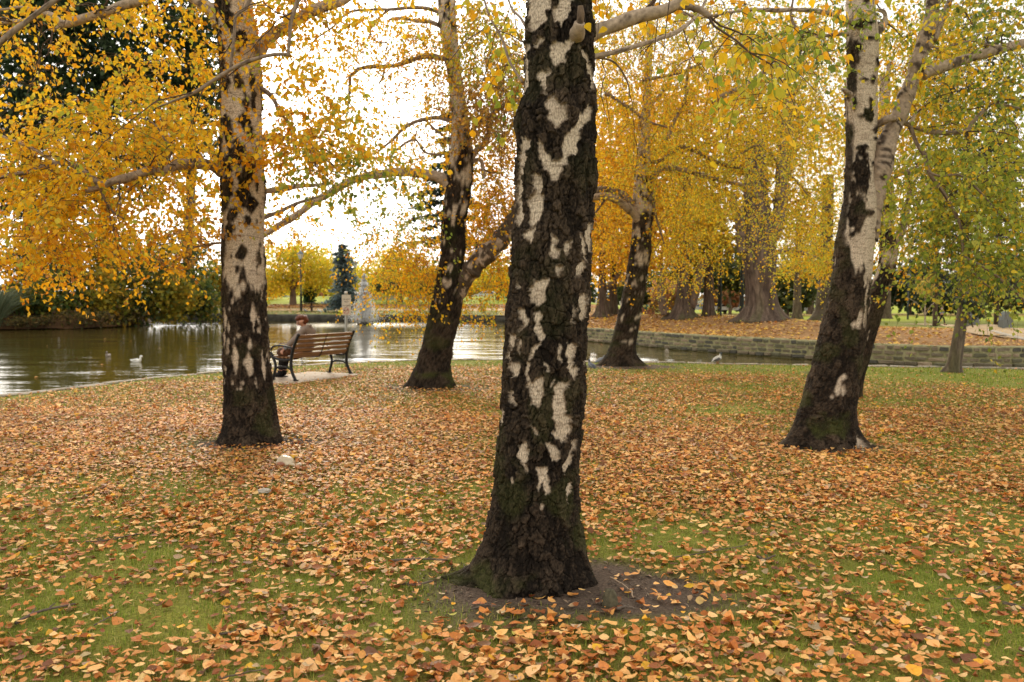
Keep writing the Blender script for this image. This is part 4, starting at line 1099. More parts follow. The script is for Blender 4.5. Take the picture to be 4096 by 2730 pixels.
lf = grow_sprays([
    (2440, 120, 17, 60, 90, 1.2, 80, YEL), (2600, 100, 17, 110, 90, 1.2, 120, GLD), (2800, 100, 17, 130, 90, 1.2, 130, GLD), (3030, 120, 17, 130, 90, 1.2, 130, GLD), (3240, 150, 17, 90, 110, 1.2, 100, GLD),
    (2430, 350, 18, 50, 100, 1.2, 80, YEL), (2600, 330, 18, 110, 90, 1.2, 120, YEL), (2800, 320, 18, 120, 90, 1.2, 120, YEL), (3020, 340, 18, 120, 100, 1.2, 110, GLD), (3250, 380, 18, 80, 110, 1.2, 90, GLD),
    (2440, 570, 19, 50, 100, 1.2, 80, YEL), (2610, 560, 19, 100, 90, 1.2, 110, GLD), (2790, 540, 19, 110, 90, 1.2, 110, GLD), (2990, 560, 19, 110, 90, 1.2, 100, GLD), (3220, 600, 19, 90, 100, 1.2, 100, GLD),
    (2430, 760, 20.6, 45, 70, 1.0, 60, ORG), (2440, 900, 20.6, 50, 70, 1.0, 80, ORG), (2450, 1010, 20.6, 40, 40, 1, 34, ORG), (2690, 760, 20.6, 70, 70, 1.0, 80, YEL), (2840, 800, 19, 80, 80, 1.0, 84, GLD), (2960, 700, 19, 80, 30, 1.0, 30, GLD), (3160, 820, 19, 80, 90, 1.0, 90, GLD), (3280, 850, 19, 60, 90, 1.0, 70, GLD),
    (2680, 930, 20.6, 60, 60, 1, 50, YEL), (2740, 1030, 19.3, 60, 50, 1, 36, YEL), (2830, 960, 19.3, 50, 50, 1, 26, GLD), (2680, 1120, 20.6, 40, 40, 1, 12, GLD), (3180, 1000, 19, 60, 40, 1, 24, GLD), (3280, 1010, 19, 40, 50, 1, 24, GLD),
    (2350, 500, 19, 30, 200, 1, 60, YEL), (2800, -180, 17, 500, 80, 1.5, 160, GLD)], g, L=(.55, 1.35), m=29, size=.051, droop=1.05)
foliage(T_CEN, lf, g, 0, None, .004)

# ------------------------------------------------------------------ twin-stemmed birch on the right
RIGHT_ROWS = [(-1300, 3402, 3475), (-500, 3396, 3488), (0, 3388, 3497), (60, 3389, 3500), (115, 3390, 3508), (230, 3394, 3510), (344, 3391, 3503), (459, 3390, 3506), (574, 3387, 3502), (640, 3385, 3490), (720, 3381, 3490), (804, 3377, 3505), (880, 3366, 3505), (940, 3354, 3500), (1010, 3350, 3490), (1081, 3344, 3484), (1221, 3319, 3464), (1361, 3282, 3449), (1502, 3245, 3430), (1642, 3202, 3411), (1720, 3182, 3410), (1775, 3162, 3416)]
def zr_(lst):
    out = []
    for X_, Y_, a, b in lst:
        px, py = 3000 + X_ * .574, Y_ * .574
        ys = [r[0] for r in RIGHT_ROWS]
        xc = np.interp(py, ys, [(r[1] + r[2]) / 2 for r in RIGHT_ROWS]); rp = np.interp(py, ys, [(r[2] - r[1]) / 2 for r in RIGHT_ROWS])
        out.append(((px - xc) / rp, py, a * .574, b * .574))
    return out
R_DARK = zr_([(770, 15, 30, 40), (740, 195, 70, 34), (800, 300, 60, 12), (715, 385, 34, 80), (850, 455, 24, 38), (815, 578, 20, 30), (750, 578, 24, 12), (680, 650, 24, 60), (705, 730, 16, 40), (785, 820, 32, 60), (800, 735, 16, 30), (745, 830, 22, 14), (835, 915, 26, 26), (845, 980, 26, 12), (690, 940, 14, 24), (750, 1045, 44, 22), (680, 1000, 10, 40), (740, 1220, 52, 150), (820, 1153, 18, 20), (790, 1500, 44, 24), (700, 1500, 60, 140), (690, 1330, 20, 60)])
R_FLECK = [(-.05, 1075, 10, 22), (.35, 1105, 12, 45), (.55, 1180, 9, 60), (.60, 1260, 9, 40), (.05, 1295, 10, 18), (.3, 1280, 14, 40), (.75, 1290, 6, 50), (-.12, 1536, 13, 42), (.08, 1552, 10, 22), (.0, 1500, 10, 12), (-.28, 1577, 9, 10), (.66, 1790, 10, 34), (.85, 1760, 14, 30), (.9, 1450, 6, 40)]
def right_white(u, front, yp, th, z, c, rpx):
    cx, cy, cz = c
    w1 = (fbm(cx * 24, cy * 24, cz * 14, 3, 171) - .5) * 1.4; w2 = (fbm(cx * 24, cy * 24, cz * 14, 3, 172) - .5) * 1.2
    n = fbm(cx * 9, cy * 9, cz * 3, 4, 173)
    edge = 1000 + 330 * (fbm(cx * 9, cy * 9, 0, 3, 174) - .5) * 2 + 60 * (n - .5) + 60 * u
    up = sstep(10, -10, yp - edge)
    strip = sstep(.72, .84, -u + .5 * (n - .5)) * sstep(.42, .5, fbm(cx * 5, cy * 5, cz * 2, 2, 175)) * .95
    dk = np.where(front, np.maximum(strip, ell(u, yp, rpx, [(a, b, c_ * 1.15, d_ * 1.15) for a, b, c_, d_ in R_DARK], w1, w2)), sstep(.56, .6, n))
    fl = np.where(front, ell(u, yp, rpx, R_FLECK, w1, w2), sstep(.64, .67, n))
    return np.maximum(up * (1 - dk), fl * (1 - up))
T_RIGHT = thing('birch_tree', (3.2, RIGHT_D, 0), 'right birch leaning over with two pale stems rising from one dark mossy base', 'tree', 'birches on the lawn')
trunk(T_RIGHT, RIGHT_ROWS, RIGHT_D, 150, 560, right_white, 181, z_vis=4.8, plate=(.052, .105), amp=.030,
      roots=((PI * 1.04, .13, .35, .12), (-.25, .20, .25, .10), (-1.4, .05, .3, .1), (-2.2, .06, .3, .1), (1.3, .1, .4, .1)), moss=.9, tone=.70)
D = RIGHT_D
limb(T_RIGHT, [(3458, 960), (3475, 880), (3496, 790), (3516, 700), (3550, 574), (3596, 459), (3641, 344), (3677, 230), (3713, 115), (3732, 0), (3750, -150), (3765, -600)], (50, 46, 42, 40, 38, 34, 30, 29, 27, 25, 22, 18), D, 71, .58, n=260, sides=28, name='stem', ticks=1.0)
limb(T_RIGHT, [(3736, 160), (3755, 110), (3775, 60), (3800, 0), (3840, -90)], (16, 14, 12, 10), D, 72, .75, sides=12, ticks=.8)
limb(T_RIGHT, [(3690, 300), (3720, 285), (3780, 265), (3850, 243), (3930, 220), (4010, 196), (4096, 174), (4200, 150)], (24, 21, 20, 20, 19, 18), D, 73, .75, sides=16, n=90, ticks=.9)
limb(T_RIGHT, [(3508, 500), (3530, 488), (3560, 474), (3600, 486), (3640, 502), (3690, 520), (3740, 530), (3800, 533), (3866, 524), (3885, 495), (3912, 465), (3940, 438), (3960, 415), (4010, 420), (4096, 438), (4180, 450)], (16, 13, 9, 10, 9, 8, 7, 6, 5), [8.7, 8.65, 8.6, 8.8, 9, 9, 9, 9, 9, 9, 9, 9, 9, 9, 9, 9], 74, .45)
limb(T_RIGHT, [(3640, 505), (3655, 545), (3670, 580), (3700, 625), (3708, 670), (3730, 715), (3765, 760), (3790, 800), (3812, 840), (3840, 900), (3848, 960), (3860, 1040), (3920, 1120), (3960, 1150)], (8, 8, 8, 7, 6, 5, 4, 3), 8.8, 75, .25)
limb(T_RIGHT, [(3860, 1030), (3950, 1080), (4030, 1140), (4096, 1200), (4150, 1240)], (5, 5, 4, 3), 8.7, 76, .3)
limb(T_RIGHT, [(3715, 690), (3760, 705), (3830, 700), (3880, 730), (3940, 790), (4000, 860), (4060, 900)], (5, 5, 4, 4, 3), 8.7, 77, .2)
limb(T_RIGHT, [(3645, 495), (3660, 460), (3680, 440), (3700, 432)], (7, 6, 5), 8.8, 78, .95)
limb(T_RIGHT, [(3500, 135), (3520, 118), (3535, 95), (3548, 92)], (18, 16, 13, 11), D, 79, .85)
limb(T_RIGHT, [(3530, 100), (3540, 70), (3535, 48), (3515, 40)], (9, 8, 8, 8), D, 80, .85)
limb(T_RIGHT, [(3410, 88), (3380, 80), (3340, 62), (3290, 48), (3200, 40), (3120, 42), (3000, 40), (2930, 48), (2860, 62), (2800, 68), (2740, 56), (2720, 44)], (16, 12, 9, 8, 8, 7, 6, 6, 7, 6), [8.75, 8.7, 8.6, 8.5, 8.3, 8.1, 8, 8, 8, 8, 8, 8], 81, .7)
limb(T_RIGHT, [(3395, 138), (3350, 138), (3320, 141), (3280, 148), (3232, 158), (3195, 128), (3172, 90), (3165, 50), (3172, 0)], (8, 7, 6, 6, 6, 5, 5), 8.5, 82, .3)
limb(T_RIGHT, [(3232, 158), (3210, 185), (3200, 230), (3190, 290), (3140, 320)], (5, 4, 3, 2), 8.5, 83, .2)
limb(T_RIGHT, [(3402, 380), (3385, 366), (3368, 358)], (13, 11, 6), [8.6, 8.55, 8.5], 84, .6, name='branch_stub')
limb(T_RIGHT, [(3720, 185), (3760, 195), (3820, 180), (3880, 165), (3930, 175), (3990, 190)], (4, 4, 3, 2), 8.6, 85, .3)
g = np.random.default_rng(25)
lf = grow_sprays([
    (3640, 120, 9.4, 60, 90, .5, 34, GLD), (3860, 80, 9, 100, 60, .5, 44, GLD), (4020, 60, 8.6, 80, 60, .5, 37, GRN), (3600, 350, 9.6, 40, 90, .5, 27, GLD), (3800, 380, 9.4, 90, 70, .5, 44, GLD), (3980, 330, 9, 90, 60, .5, 44, GRN),
    (3680, 640, 9.4, 60, 60, .5, 20, LGR), (3820, 620, 9.2, 90, 60, .5, 34, LGR), (4000, 620, 9, 90, 80, .5, 40, LGR), (3620, 780, 9.4, 60, 60, .5, 20, LGR), (3760, 800, 9.2, 80, 60, .5, 34, LGR), (3930, 800, 9, 80, 60, .5, 44, LGR), (4060, 800, 8.8, 60, 80, .5, 36, LGR),
    (3680, 930, 9.2, 60, 50, .5, 14, GRN), (3830, 950, 9, 80, 50, .5, 24, GRN), (3980, 970, 8.8, 80, 50, .5, 32, GRN), (4070, 1010, 8.7, 50, 60, .5, 24, GRN), (3790, 1060, 9, 60, 30, .4, 9, GRN), (3920, 1070, 8.8, 60, 30, .4, 10, GRN), (4040, 1090, 8.7, 50, 30, .4, 9, GRN), (3890, 1190, 8.7, 20, 30, .3, 3, GRN), (3700, 1080, 9.2, 40, 30, .4, 4, GRN),
    (3450, 30, 8.4, 70, 20, .2, 10, GRN), (3230, 60, 8.4, 110, 40, .3, 20, GRN), (3250, 180, 8.4, 70, 60, .3, 14, GRN), (3900, -220, 9, 400, 70, .8, 90, LGR)], g, L=(.4, .9), m=20, size=.056, droop=.95)
foliage(T_RIGHT, lf, g, 300, GRN, .003)

# ------------------------------------------------------------------ birch standing behind the right one
BEH_ROWS = [(300, 3520, 3560), (600, 3515, 3560), (760, 3512, 3561), (870, 3513, 3562), (940, 3518, 3578), (1010, 3522, 3590), (1080, 3512, 3580), (1151, 3484, 3555), (1230, 3475, 3535), (1291, 3465, 3518), (1361, 3452, 3496), (1440, 3440, 3476), (1502, 3424, 3458), (1590, 3404, 3440)]
T_BEH = thing('birch_tree', (4.2, BEH_D, 0), 'slimmer patchy birch half hidden behind the leaning right birch', 'tree', 'birches on the lawn')
trunk(T_BEH, BEH_ROWS, BEH_D, 80, 260, gen_white(500, 1150, 191, .62), 191, tone=.75, plate=(.06, .1), amp=.014, roots=((PI, .03, .4, .1), (0, .05, .4, .1)), moss=.3)
limb(T_BEH, [(3565, 1010), (3590, 960), (3615, 895), (3626, 830), (3640, 760), (3630, 690)], (20, 17, 14, 12, 10), BEH_D, 86, .6)
limb(T_BEH, [(3540, 880), (3560, 780), (3545, 680), (3560, 560), (3540, 420), (3560, 250)], (20, 16, 14, 12, 9), BEH_D, 87, .6)
limb(T_BEH, [(3560, 720), (3620, 690), (3680, 660), (3760, 620)], (8, 7, 5, 3), BEH_D, 88, .4)
g = np.random.default_rng(26)
lf = grow_sprays([(3560, 150, 12.5, 90, 100, .8, 60, YEL), (3800, 200, 12.5, 130, 100, .8, 64, GLD), (4020, 220, 12.5, 100, 100, .8, 50, GLD), (3600, 480, 12.5, 60, 90, .8, 44, YEL), (3780, 500, 12.5, 110, 90, .8, 56, GLD), (4000, 540, 12.5, 100, 90, .8, 50, LGR),
                   (3620, 720, 12.5, 50, 80, .8, 34, GLD), (3780, 740, 12.5, 100, 80, .8, 44, LGR), (3980, 760, 12.5, 100, 90, .8, 50, LGR), (3680, 900, 12.5, 60, 60, .8, 20, YEL), (3900, 960, 12.5, 100, 80, .8, 50, LGR), (4050, 1030, 12.5, 60, 70, .8, 34, LGR), (3640, 1000, 12.5, 40, 40, .8, 8, YEL)], g, L=(.5, 1.1), m=20, size=.058, droop=1.0)
foliage(T_BEH, lf, g, 0, None, .003)

# ------------------------------------------------------------------ trees with plain trunks
def plain_trunk(tree, rows, d, nt, nz, seed, c1=(.10, .075, .055), c2=(.26, .20, .155), ribs=9, amp=.05, roots=(), z0=0.0):
    rows = sorted(rows)
    ys = np.array([r[0] for r in rows], float); xl = np.array([r[1] for r in rows], float); xr = np.array([r[2] for r in rows], float)
    C = Pn((xl + xr) / 2, ys, np.full(len(ys), float(d)))
    R = (xr - xl) / 2 / F * np.array([fdepth(c) for c in C])
    z = C[:, 2]; o = np.argsort(z)
    zz = np.linspace(z0 - .4, z.max(), nz)
    X = np.interp(zz, z[o], C[o, 0]); Rr = np.interp(zz, z[o], R[o])
    th = np.linspace(0, 2 * PI, nt, endpoint=False)
    T_, Z_ = np.meshgrid(th, zz)
    ct, st = np.cos(T_), np.sin(T_)
    RR = np.repeat(Rr[:, None], nt, 1)
    h = np.clip(Z_ - z0, 0, None)
    for t0, am, wd, hh in roots:
        RR = RR + am * np.exp(-(np.angle(np.exp(1j * (T_ - t0))) / wd) ** 2) * np.exp(-h / hh)
    n = fbm(ct * ribs * .5, st * ribs * .5, Z_ * .9, 4, seed); n2 = fbm(ct * 2, st * 2, Z_ * .7, 3, seed + 1)
    rid = np.abs(n - .5) * 2
    RR = RR * (1 + amp * 2.2 * (rid - .35) + .16 * (n2 - .5))
    V = np.stack((X[:, None] + RR * ct, d + RR * st, Z_), -1).reshape(-1, 3)
    k = np.clip(.15 + 1.5 * rid + .8 * (n2 - .5), 0, 1)[..., None]
    col = np.array(c1) * (1 - k) + np.array(c2) * k
    mo = (np.exp(-h / .8) * sstep(.45, .6, n2) * .6)[..., None]
    col = col * (1 - mo) + np.array((.08, .085, .03)) * mo
    i, j = np.meshgrid(np.arange(nz - 1), np.arange(nt), indexing='ij')
    q = np.stack((i * nt + j, i * nt + (j + 1) % nt, (i + 1) * nt + (j + 1) % nt, (i + 1) * nt + j), -1).reshape(-1, 4)
    return mesh_np('trunk', V, q, M_FARBARK, tree, col=col.reshape(-1, 3), smooth=True)
def crown(tree, blobs, n, size, pal, g, clump=26, up=.35, name='foliage', tight=.30, flat=.8):
    """Leaf tufts gathered in many small boughs inside ellipsoids (x, y, z, rx, ry, rz, share)."""
    pos, col = [], []
    tot = sum(b[6] for b in blobs)
    for bx, by, bz, rx, ry, rz, sh in blobs:
        k = max(3, int(n * sh / tot))
        nc = max(6, int(clump * sh / tot * len(blobs)))
        cd = rand_dir(nc, g) * (g.uniform(.25, 1, (nc, 1)) ** .45)
        cc = cd * np.array((rx, ry, rz)) + np.array((bx, by, bz))
        ct_ = pick(pal, nc, g, .25)
        w = g.integers(0, nc, k)
        s = tight * g.uniform(.6, 1.5, nc)
        p = cc[w] + g.normal(size=(k, 3)) * np.array((rx, ry, rz * flat)) * s[w][:, None]
        pos.append(p)
        col.append(.5 * ct_[w] + .5 * pick(pal, k, g, .25))
    pos = np.concatenate(pos); col = np.concatenate(col)
    k = len(pos)
    V, Fc = place(LEAF4, pos, rand_dir(k, g) + np.array((0, 0, -.25)), rand_dir(k, g) + np.array((0, 0, up)), size * g.uniform(.55, 1.35, k))
    return mesh_np(name, V, Fc, M_LEAF, tree, col=np.repeat(col, 4, 0), kind='stuff')
def px_blob(px, py, d, rx, ry, rd, sh=1.0):
    c = P(px, py, d)
    return (c[0], c[1], c[2], rx / F * d, rd, ry / F * d, sh)

# slim grey trunk by the water on the far right (a conifer pruned high)
T_THIN = thing('slim_tree', (9.1, THIN_D, 0), 'slim grey-barked tree standing alone on the green lawn edge at far right', 'tree')
plain_trunk(T_THIN, [(500, 3858, 3880), (900, 3850, 3877), (1107, 3838, 3869), (1232, 3832, 3873), (1314, 3818, 3862), (1420, 3798, 3850), (1460, 3788, 3845), (1485, 3778, 3846)], THIN_D, 40, 120, 301, c1=(.085, .065, .05), c2=(.22, .17, .13), ribs=14, amp=.03, roots=((PI, .14, .4, .10), (0, .06, .4, .08)))
g = np.random.default_rng(27)
NDL = [((.045, .06, .035), 4), ((.07, .085, .05), 3), ((.10, .10, .05), 1)]
crown(T_THIN, [px_blob(3860, 330, THIN_D, 150, 230, .8, 3), px_blob(3800, 700, THIN_D, 120, 90, .6, 1.2), px_blob(3960, 650, THIN_D, 110, 120, .6, 1.2), px_blob(3880, 1225, 16.9, 40, 50, .25, .25)], 5200, .10, NDL, g, 60)
limb(T_THIN, [(3850, 1240), (3870, 1255), (3885, 1290), (3892, 1310)], (4, 4, 3), 16.9, 302, .2)

# old elms on the walled point and the trees of the park behind them
def elm(rows, px_base, label, seed, blobs, n, pal, leafsize, roots=None, limbs=(), d=None, name='elm_tree', nt=64, nz=120, c1=(.06, .042, .032), c2=(.18, .13, .098), amp=.04, group=None, cl=40):
    bp = hit(*px_base) if d is None else None
    if d is None:
        d = bp[1] + .3
    zb = float(park_z(P(px_base[0], px_base[1], d)[0], d))
    t = thing(name, (P(px_base[0], px_base[1], d)[0], d, zb), label, 'tree', group)
    rr = (rows[-1][2] - rows[-1][1]) / F * d * .5
    plain_trunk(t, rows, d, nt, nz, seed, z0=zb, c1=c1, c2=c2, amp=amp, roots=roots or ((PI, rr * .5, .35, .35), (0, rr * .5, .35, .3), (-1.2, rr * .3, .3, .3), (-2.1, rr * .3, .3, .3), (1.5, rr * .4, .5, .3)))
    for pts, rad in limbs:
        limb(t, pts, rad, d, seed + len(pts), 0, sides=12)
    gg = np.random.default_rng(seed)
    if blobs:
        crown(t, [px_blob(b[0], b[1], d + b[5], b[2], b[3], b[4], b[6]) for b in blobs], n, leafsize, pal, gg, cl)
    return t
ELM_Y = [((.72, .46, .02), 4), ((.62, .44, .03), 3), ((.34, .30, .025), 3), ((.66, .28, .012), 2)]
ELM_O = [((.80, .44, .016), 4), ((.76, .34, .012), 3), ((.64, .44, .03), 3)]
elm([(560, 2985, 3060), (800, 2975, 3075), (900, 2968, 3092), (960, 2962, 3104), (1060, 2972, 3104), (1150, 2983, 3099), (1226, 2984, 3112), (1262, 2972, 3128), (1282, 2955, 3142)], (3040, 1286), 'massive old elm with flaring base on the leafy mound behind the stone wall', 401,
    [(2860, 690, 200, 150, 4, 6, 2), (3170, 610, 220, 190, 4, 6, 2.4), (3020, 480, 220, 160, 4, 4, 1.6), (2800, 860, 110, 90, 3, 2, .8), (3200, 860, 110, 100, 3, 4, .9), (3060, 250, 260, 160, 4, 4, 1.4), (3260, 1040, 100, 70, 2, 5, .5)], 11000, ELM_Y, .24,
    limbs=[([(2985, 1010), (2970, 960), (2965, 905), (2945, 850), (2930, 780)], (34, 26, 20, 14)), ([(3080, 960), (3110, 880), (3125, 780), (3135, 640), (3150, 480), (3165, 360)], (36, 30, 28, 26, 22)), ([(3105, 1010), (3170, 1000), (3230, 1020), (3280, 1035)], (10, 8, 6, 4))], nt=110, nz=200, amp=.05, cl=80)
elm([(700, 2725, 2765), (900, 2718, 2762), (1050, 2714, 2758), (1150, 2708, 2760), (1220, 2702, 2764), (1255, 2690, 2772), (1275, 2672, 2788)], (2735, 1277), 'twin-trunked elm with ivy-like twigs round its base at the left end of the mound', 411,
    [(2620, 560, 200, 180, 4, 2, 2), (2800, 420, 200, 160, 4, 3, 1.6), (2560, 820, 140, 120, 3, 1, 1.2), (2740, 850, 130, 120, 3, 1.5, 1.2), (2640, 1000, 110, 60, 2, .5, .6), (2470, 560, 120, 200, 3, 3, 1.2)], 9000, ELM_O, .24,
    limbs=[([(2765, 1230), (2785, 1150), (2800, 1080), (2830, 1020), (2860, 960)], (20, 20, 17, 13)), ([(2660, 1260), (2645, 1180), (2650, 1110), (2640, 1040)], (18, 14, 10, 6))], cl=70)
bru = thing('basal_shoots', tuple(hit(2650, 1268)), 'brushy tuft of shoots at the foot of the twin-trunked elm', 'shrub')
crown(bru, [px_blob(2655, 1225, hit(2650, 1268)[1] - .3, 50, 50, .6, 1)], 500, .12, [((.20, .13, .05), 3), ((.62, .32, .02), 2), ((.14, .11, .05), 2)], np.random.default_rng(412), 14)
TR = np.random.default_rng(413)
elm([(700, 3290, 3335), (1000, 3280, 3330), (1150, 3272, 3330), (1240, 3262, 3338), (1275, 3248, 3352)], (3298, 1283), 'dark elm trunk just left of the leaning right birch, on the mound', 421, [(3380, 620, 220, 200, 4, 3, 2), (3280, 860, 160, 120, 3, 2, 1.2), (3480, 900, 140, 120, 3, 3, 1.2), (3480, 380, 200, 180, 4, 4, 1.4), (3450, 1060, 90, 60, 2, 3, .4)], 7000, MIXD, .24, c1=(.05, .035, .026), c2=(.13, .095, .07), cl=60)
elm([(800, 2400, 2420), (1000, 2396, 2420), (1120, 2394, 2424), (1200, 2390, 2428), (1250, 2384, 2436), (1268, 2374, 2446)], (2410, 1271), 'brown-trunked elm on the far bank beside the small sign post', 431, [(2400, 760, 150, 200, 4, 2, 2), (2480, 940, 120, 110, 3, 1, 1.2), (2330, 960, 110, 110, 3, 1, 1)], 4500, ELM_O, .3, limbs=[([(2420, 1160), (2450, 1130), (2480, 1090), (2500, 1060)], (9, 8, 6))])
elm([(900, 2440, 2462), (1100, 2438, 2466), (1220, 2434, 2470), (1256, 2428, 2476)], (2453, 1262), 'dark slender elm close behind the small sign post', 441, [(2560, 800, 160, 200, 4, 3, 2), (2500, 1060, 90, 60, 3, 2, .6)], 3000, ELM_O, .3, c1=(.05, .035, .026), c2=(.13, .095, .07))
elm([(800, 2345, 2362), (1100, 2342, 2364), (1200, 2332, 2358), (1240, 2322, 2356)], (2340, 1248), 'dark elm trunk glimpsed right beside the nearest birch', 451, [(2340, 800, 90, 250, 4, 4, 1.5)], 1800, ELM_O, .32, c1=(.05, .035, .026), c2=(.13, .095, .07))
elm([(900, 2822, 2850), (1100, 2816, 2854), (1200, 2815, 2855), (1255, 2812, 2858)], (2835, 1268), 'straight brown trunk with parked cars behind it', 461, [(2840, 960, 90, 120, 3, 1, 1), (2700, 700, 200, 200, 4, 6, 1.4)], 3000, [((.30, .26, .03), 3), ((.5, .30, .02), 2), ((.12, .13, .03), 2)], .3)
elm([(900, 3182, 3204), (1100, 3178, 3204), (1200, 3174, 3204), (1265, 3170, 3208)], (3188, 1277), 'two-toned slim trunk between the massive elm and the leaning birch', 471, [(3200, 960, 90, 110, 3, 0, 1), (3170, 1080, 70, 40, 2, 0, .4)], 1800, MIXD, .26)
elm([(1000, 3236, 3254), (1150, 3233, 3254), (1250, 3230, 3256)], (3242, 1258), 'thin grey trunk far behind, right of the two-toned one', 481, [(3240, 1000, 80, 110, 4, 2, 1)], 1200, [((.10, .12, .04), 3), ((.3, .26, .04), 1)], .34)
elm([(900, 3535, 3562), (1100, 3532, 3562), (1200, 3526, 3562), (1265, 3520, 3564)], (3542, 1276), 'grey trunk standing on the green lawn behind the right birches', 491, [(3560, 960, 110, 120, 3, 1, 1.2), (3640, 800, 160, 160, 4, 3, 1.6), (3520, 640, 150, 160, 4, 4, 1.2)], 4200, ELM_Y, .28)

# conifers with grey-blue needles behind the right side
def conifer(px, base_py, top_py, half_w, d, label, seed, pal, n, size=.22, z0=None, levels=16, name='conifer', open_=.25, trunk_px=10, taper=.75):
    b = P(px, base_py, d); t = P(px, top_py, d)
    zb = float(park_z(b[0], d)) if z0 is None else z0
    H = t[2] - zb; R = half_w / F * d
    tr = thing(name, (b[0], d, zb), label, 'tree')
    zz = np.linspace(-.4, H, 14)
    V, fs = tube_arr(np.column_stack((b[0] + 0 * zz, d + 0 * zz, zb + zz)), np.linspace(trunk_px / F * d, .03, 14), 10)
    mesh_np('trunk', V, fs, M_TWIG, tr, smooth=True)
    gg = np.random.default_rng(seed)
    pos, dr, col = [], [], []
    for lv in range(levels):
        f = (lv + .5) / levels
        h = H * (open_ + (1 - open_) * f)
        rad = R * (1 - f) ** taper * gg.uniform(.75, 1.15) + .1
        for bq in range(9):
            az = gg.uniform(0, 2 * PI); L = rad * gg.uniform(.6, 1.1)
            k = max(4, int(n / levels / 9 * (.5 + rad / R)))
            s = gg.uniform(.1, 1, k)
            hd = np.array((math.cos(az), math.sin(az), 0))
            p = np.array((b[0], d, zb + h)) + hd * (L * s)[:, None] + np.array((0, 0, 1)) * (-.22 * L * s ** 2)[:, None] + gg.normal(size=(k, 3)) * np.array((.12, .12, .06)) * (.3 + L * .35)
            pos.append(p); dr.append(np.tile(hd, (k, 1)) + gg.normal(size=(k, 3)) * .5); col.append(pick(pal, k, gg, .3))
    pos, dr, col = map(np.concatenate, (pos, dr, col))
    V, Fc = place(LEAF4, pos, dr, rand_dir(len(pos), gg) + np.array((0, 0, .8)), size * gg.uniform(.6, 1.3, len(pos)))
    mesh_np('needles', V, Fc, M_LEAF, tr, col=np.repeat(col, 4, 0), kind='stuff')
    return tr
BLU = [((.17, .23, .24), 4), ((.25, .31, .31), 3), ((.08, .11, .10), 2)]
DKG = [((.016, .028, .012), 4), ((.03, .05, .018), 4), ((.06, .085, .025), 2)]
CED = [((.02, .045, .028), 4), ((.035, .07, .042), 3), ((.06, .10, .06), 1.5)]
conifer(1375, 1250, 978, 62, 73.5, 'blue spruce on the far bank, left of the fountain', 501, BLU, 3800, .30, open_=.06, levels=18, trunk_px=7, taper=.42)
conifer(1238, 1214, 1118, 26, 92, 'small green fir behind the picnic table', 502, [((.05, .10, .04), 3), ((.08, .14, .05), 2)], 1200, .3, open_=.05, levels=10, trunk_px=3)
conifer(1800, 1190, 440, 175, 62, 'tall cedar with flat dark boughs behind the forked birch', 503, CED, 6500, .34, open_=.35, levels=11, z0=.2, trunk_px=13)
conifer(3740, 1290, 640, 150, 66, 'drooping grey-green conifer seen above the walking figure on the right', 504, [((.05, .07, .06), 4), ((.09, .11, .09), 3), ((.03, .045, .03), 3)], 4200, .34, open_=.22, levels=13)
conifer(3985, 1290, 420, 190, 74, 'tall grey-blue conifer at the right edge behind green birch leaves', 505, [((.07, .09, .085), 4), ((.12, .14, .13), 3), ((.04, .055, .045), 3)], 6000, .38, open_=.12, levels=16)

def bush(px, py, d, rx, ry, rd, label, pal, n, seed, size=.16, cat='shrub', name='shrub', z=None, group=None, cl=30):
    b = px_blob(px, py, d, rx, ry, rd)
    t = thing(name, (b[0], b[1], b[2] - b[5] if z is None else z), label, cat, group)
    crown(t, [b], n, size, pal, np.random.default_rng(seed), cl)
    return t
def tree2(px, base_py, d, trunk_px, blobs, label, pal, n, size, seed, z0=None, name='park_tree', lean=0, tc=0.0, group=None, fork=True, cl=40):
    b = P(px, base_py, d)
    zb = float(park_z(b[0], d)) if z0 is None else z0
    t = thing(name, (b[0], d, zb), label, 'tree', group)
    topy = min(q[1] for q in blobs)
    ym = (base_py + topy) / 2
    limb(t, [(px, base_py + 8), (px + lean * .3, base_py - (base_py - ym) * .35), (px + lean * .7, ym), (px + lean, topy)], (trunk_px * 1.35, trunk_px, trunk_px * .8, trunk_px * .3), d, seed, tc, n=24, name='trunk')
    if fork:
        for q in (-1, 1):
            limb(t, [(px + lean * .3, base_py - (base_py - ym) * .5), (px + q * 30 + lean * .6, ym - 8), (px + q * 75 + lean * .9, ym - (ym - topy) * .5)], (trunk_px * .6, trunk_px * .5, trunk_px * .2), d, seed + 3 + q, tc)
    crown(t, [px_blob(q[0], q[1], d + q[5], q[2], q[3], q[4], q[6]) for q in blobs], n, size, pal, np.random.default_rng(seed), cl)
    return t
LIME = [((.66, .56, .04), 4), ((.76, .52, .03), 4), ((.38, .38, .04), 3), ((.62, .32, .02), 1)]
tree2(1172, 1220, 88, 11, [(1140, 1080, 90, 80, 3.5, 0, 2), (1220, 1070, 90, 80, 3.5, 1, 2), (1100, 1130, 60, 40, 3, -1, .9), (1180, 1010, 70, 40, 3, 0, .8), (1280, 1100, 60, 60, 3, 1, 1)], 'round yellow maple with dark straight trunk on the far lawn', LIME, 6500, .30, 511, cl=60)
tree2(1215, 1216, 96, 12, [(1290, 1060, 90, 70, 3.5, 0, 2), (1340, 1120, 50, 50, 3, 0, 1)], 'yellow tree leaning right behind the picnic table', LIME, 3600, .32, 512, lean=100, fork=False)
tree2(1040, 1205, 105, 8, [(1020, 1060, 70, 110, 4, 0, 2), (1070, 1160, 40, 30, 3, 0, .5)], 'orange-yellow tree seen just right of the left birch trunk', ORG, 2600, .34, 513)
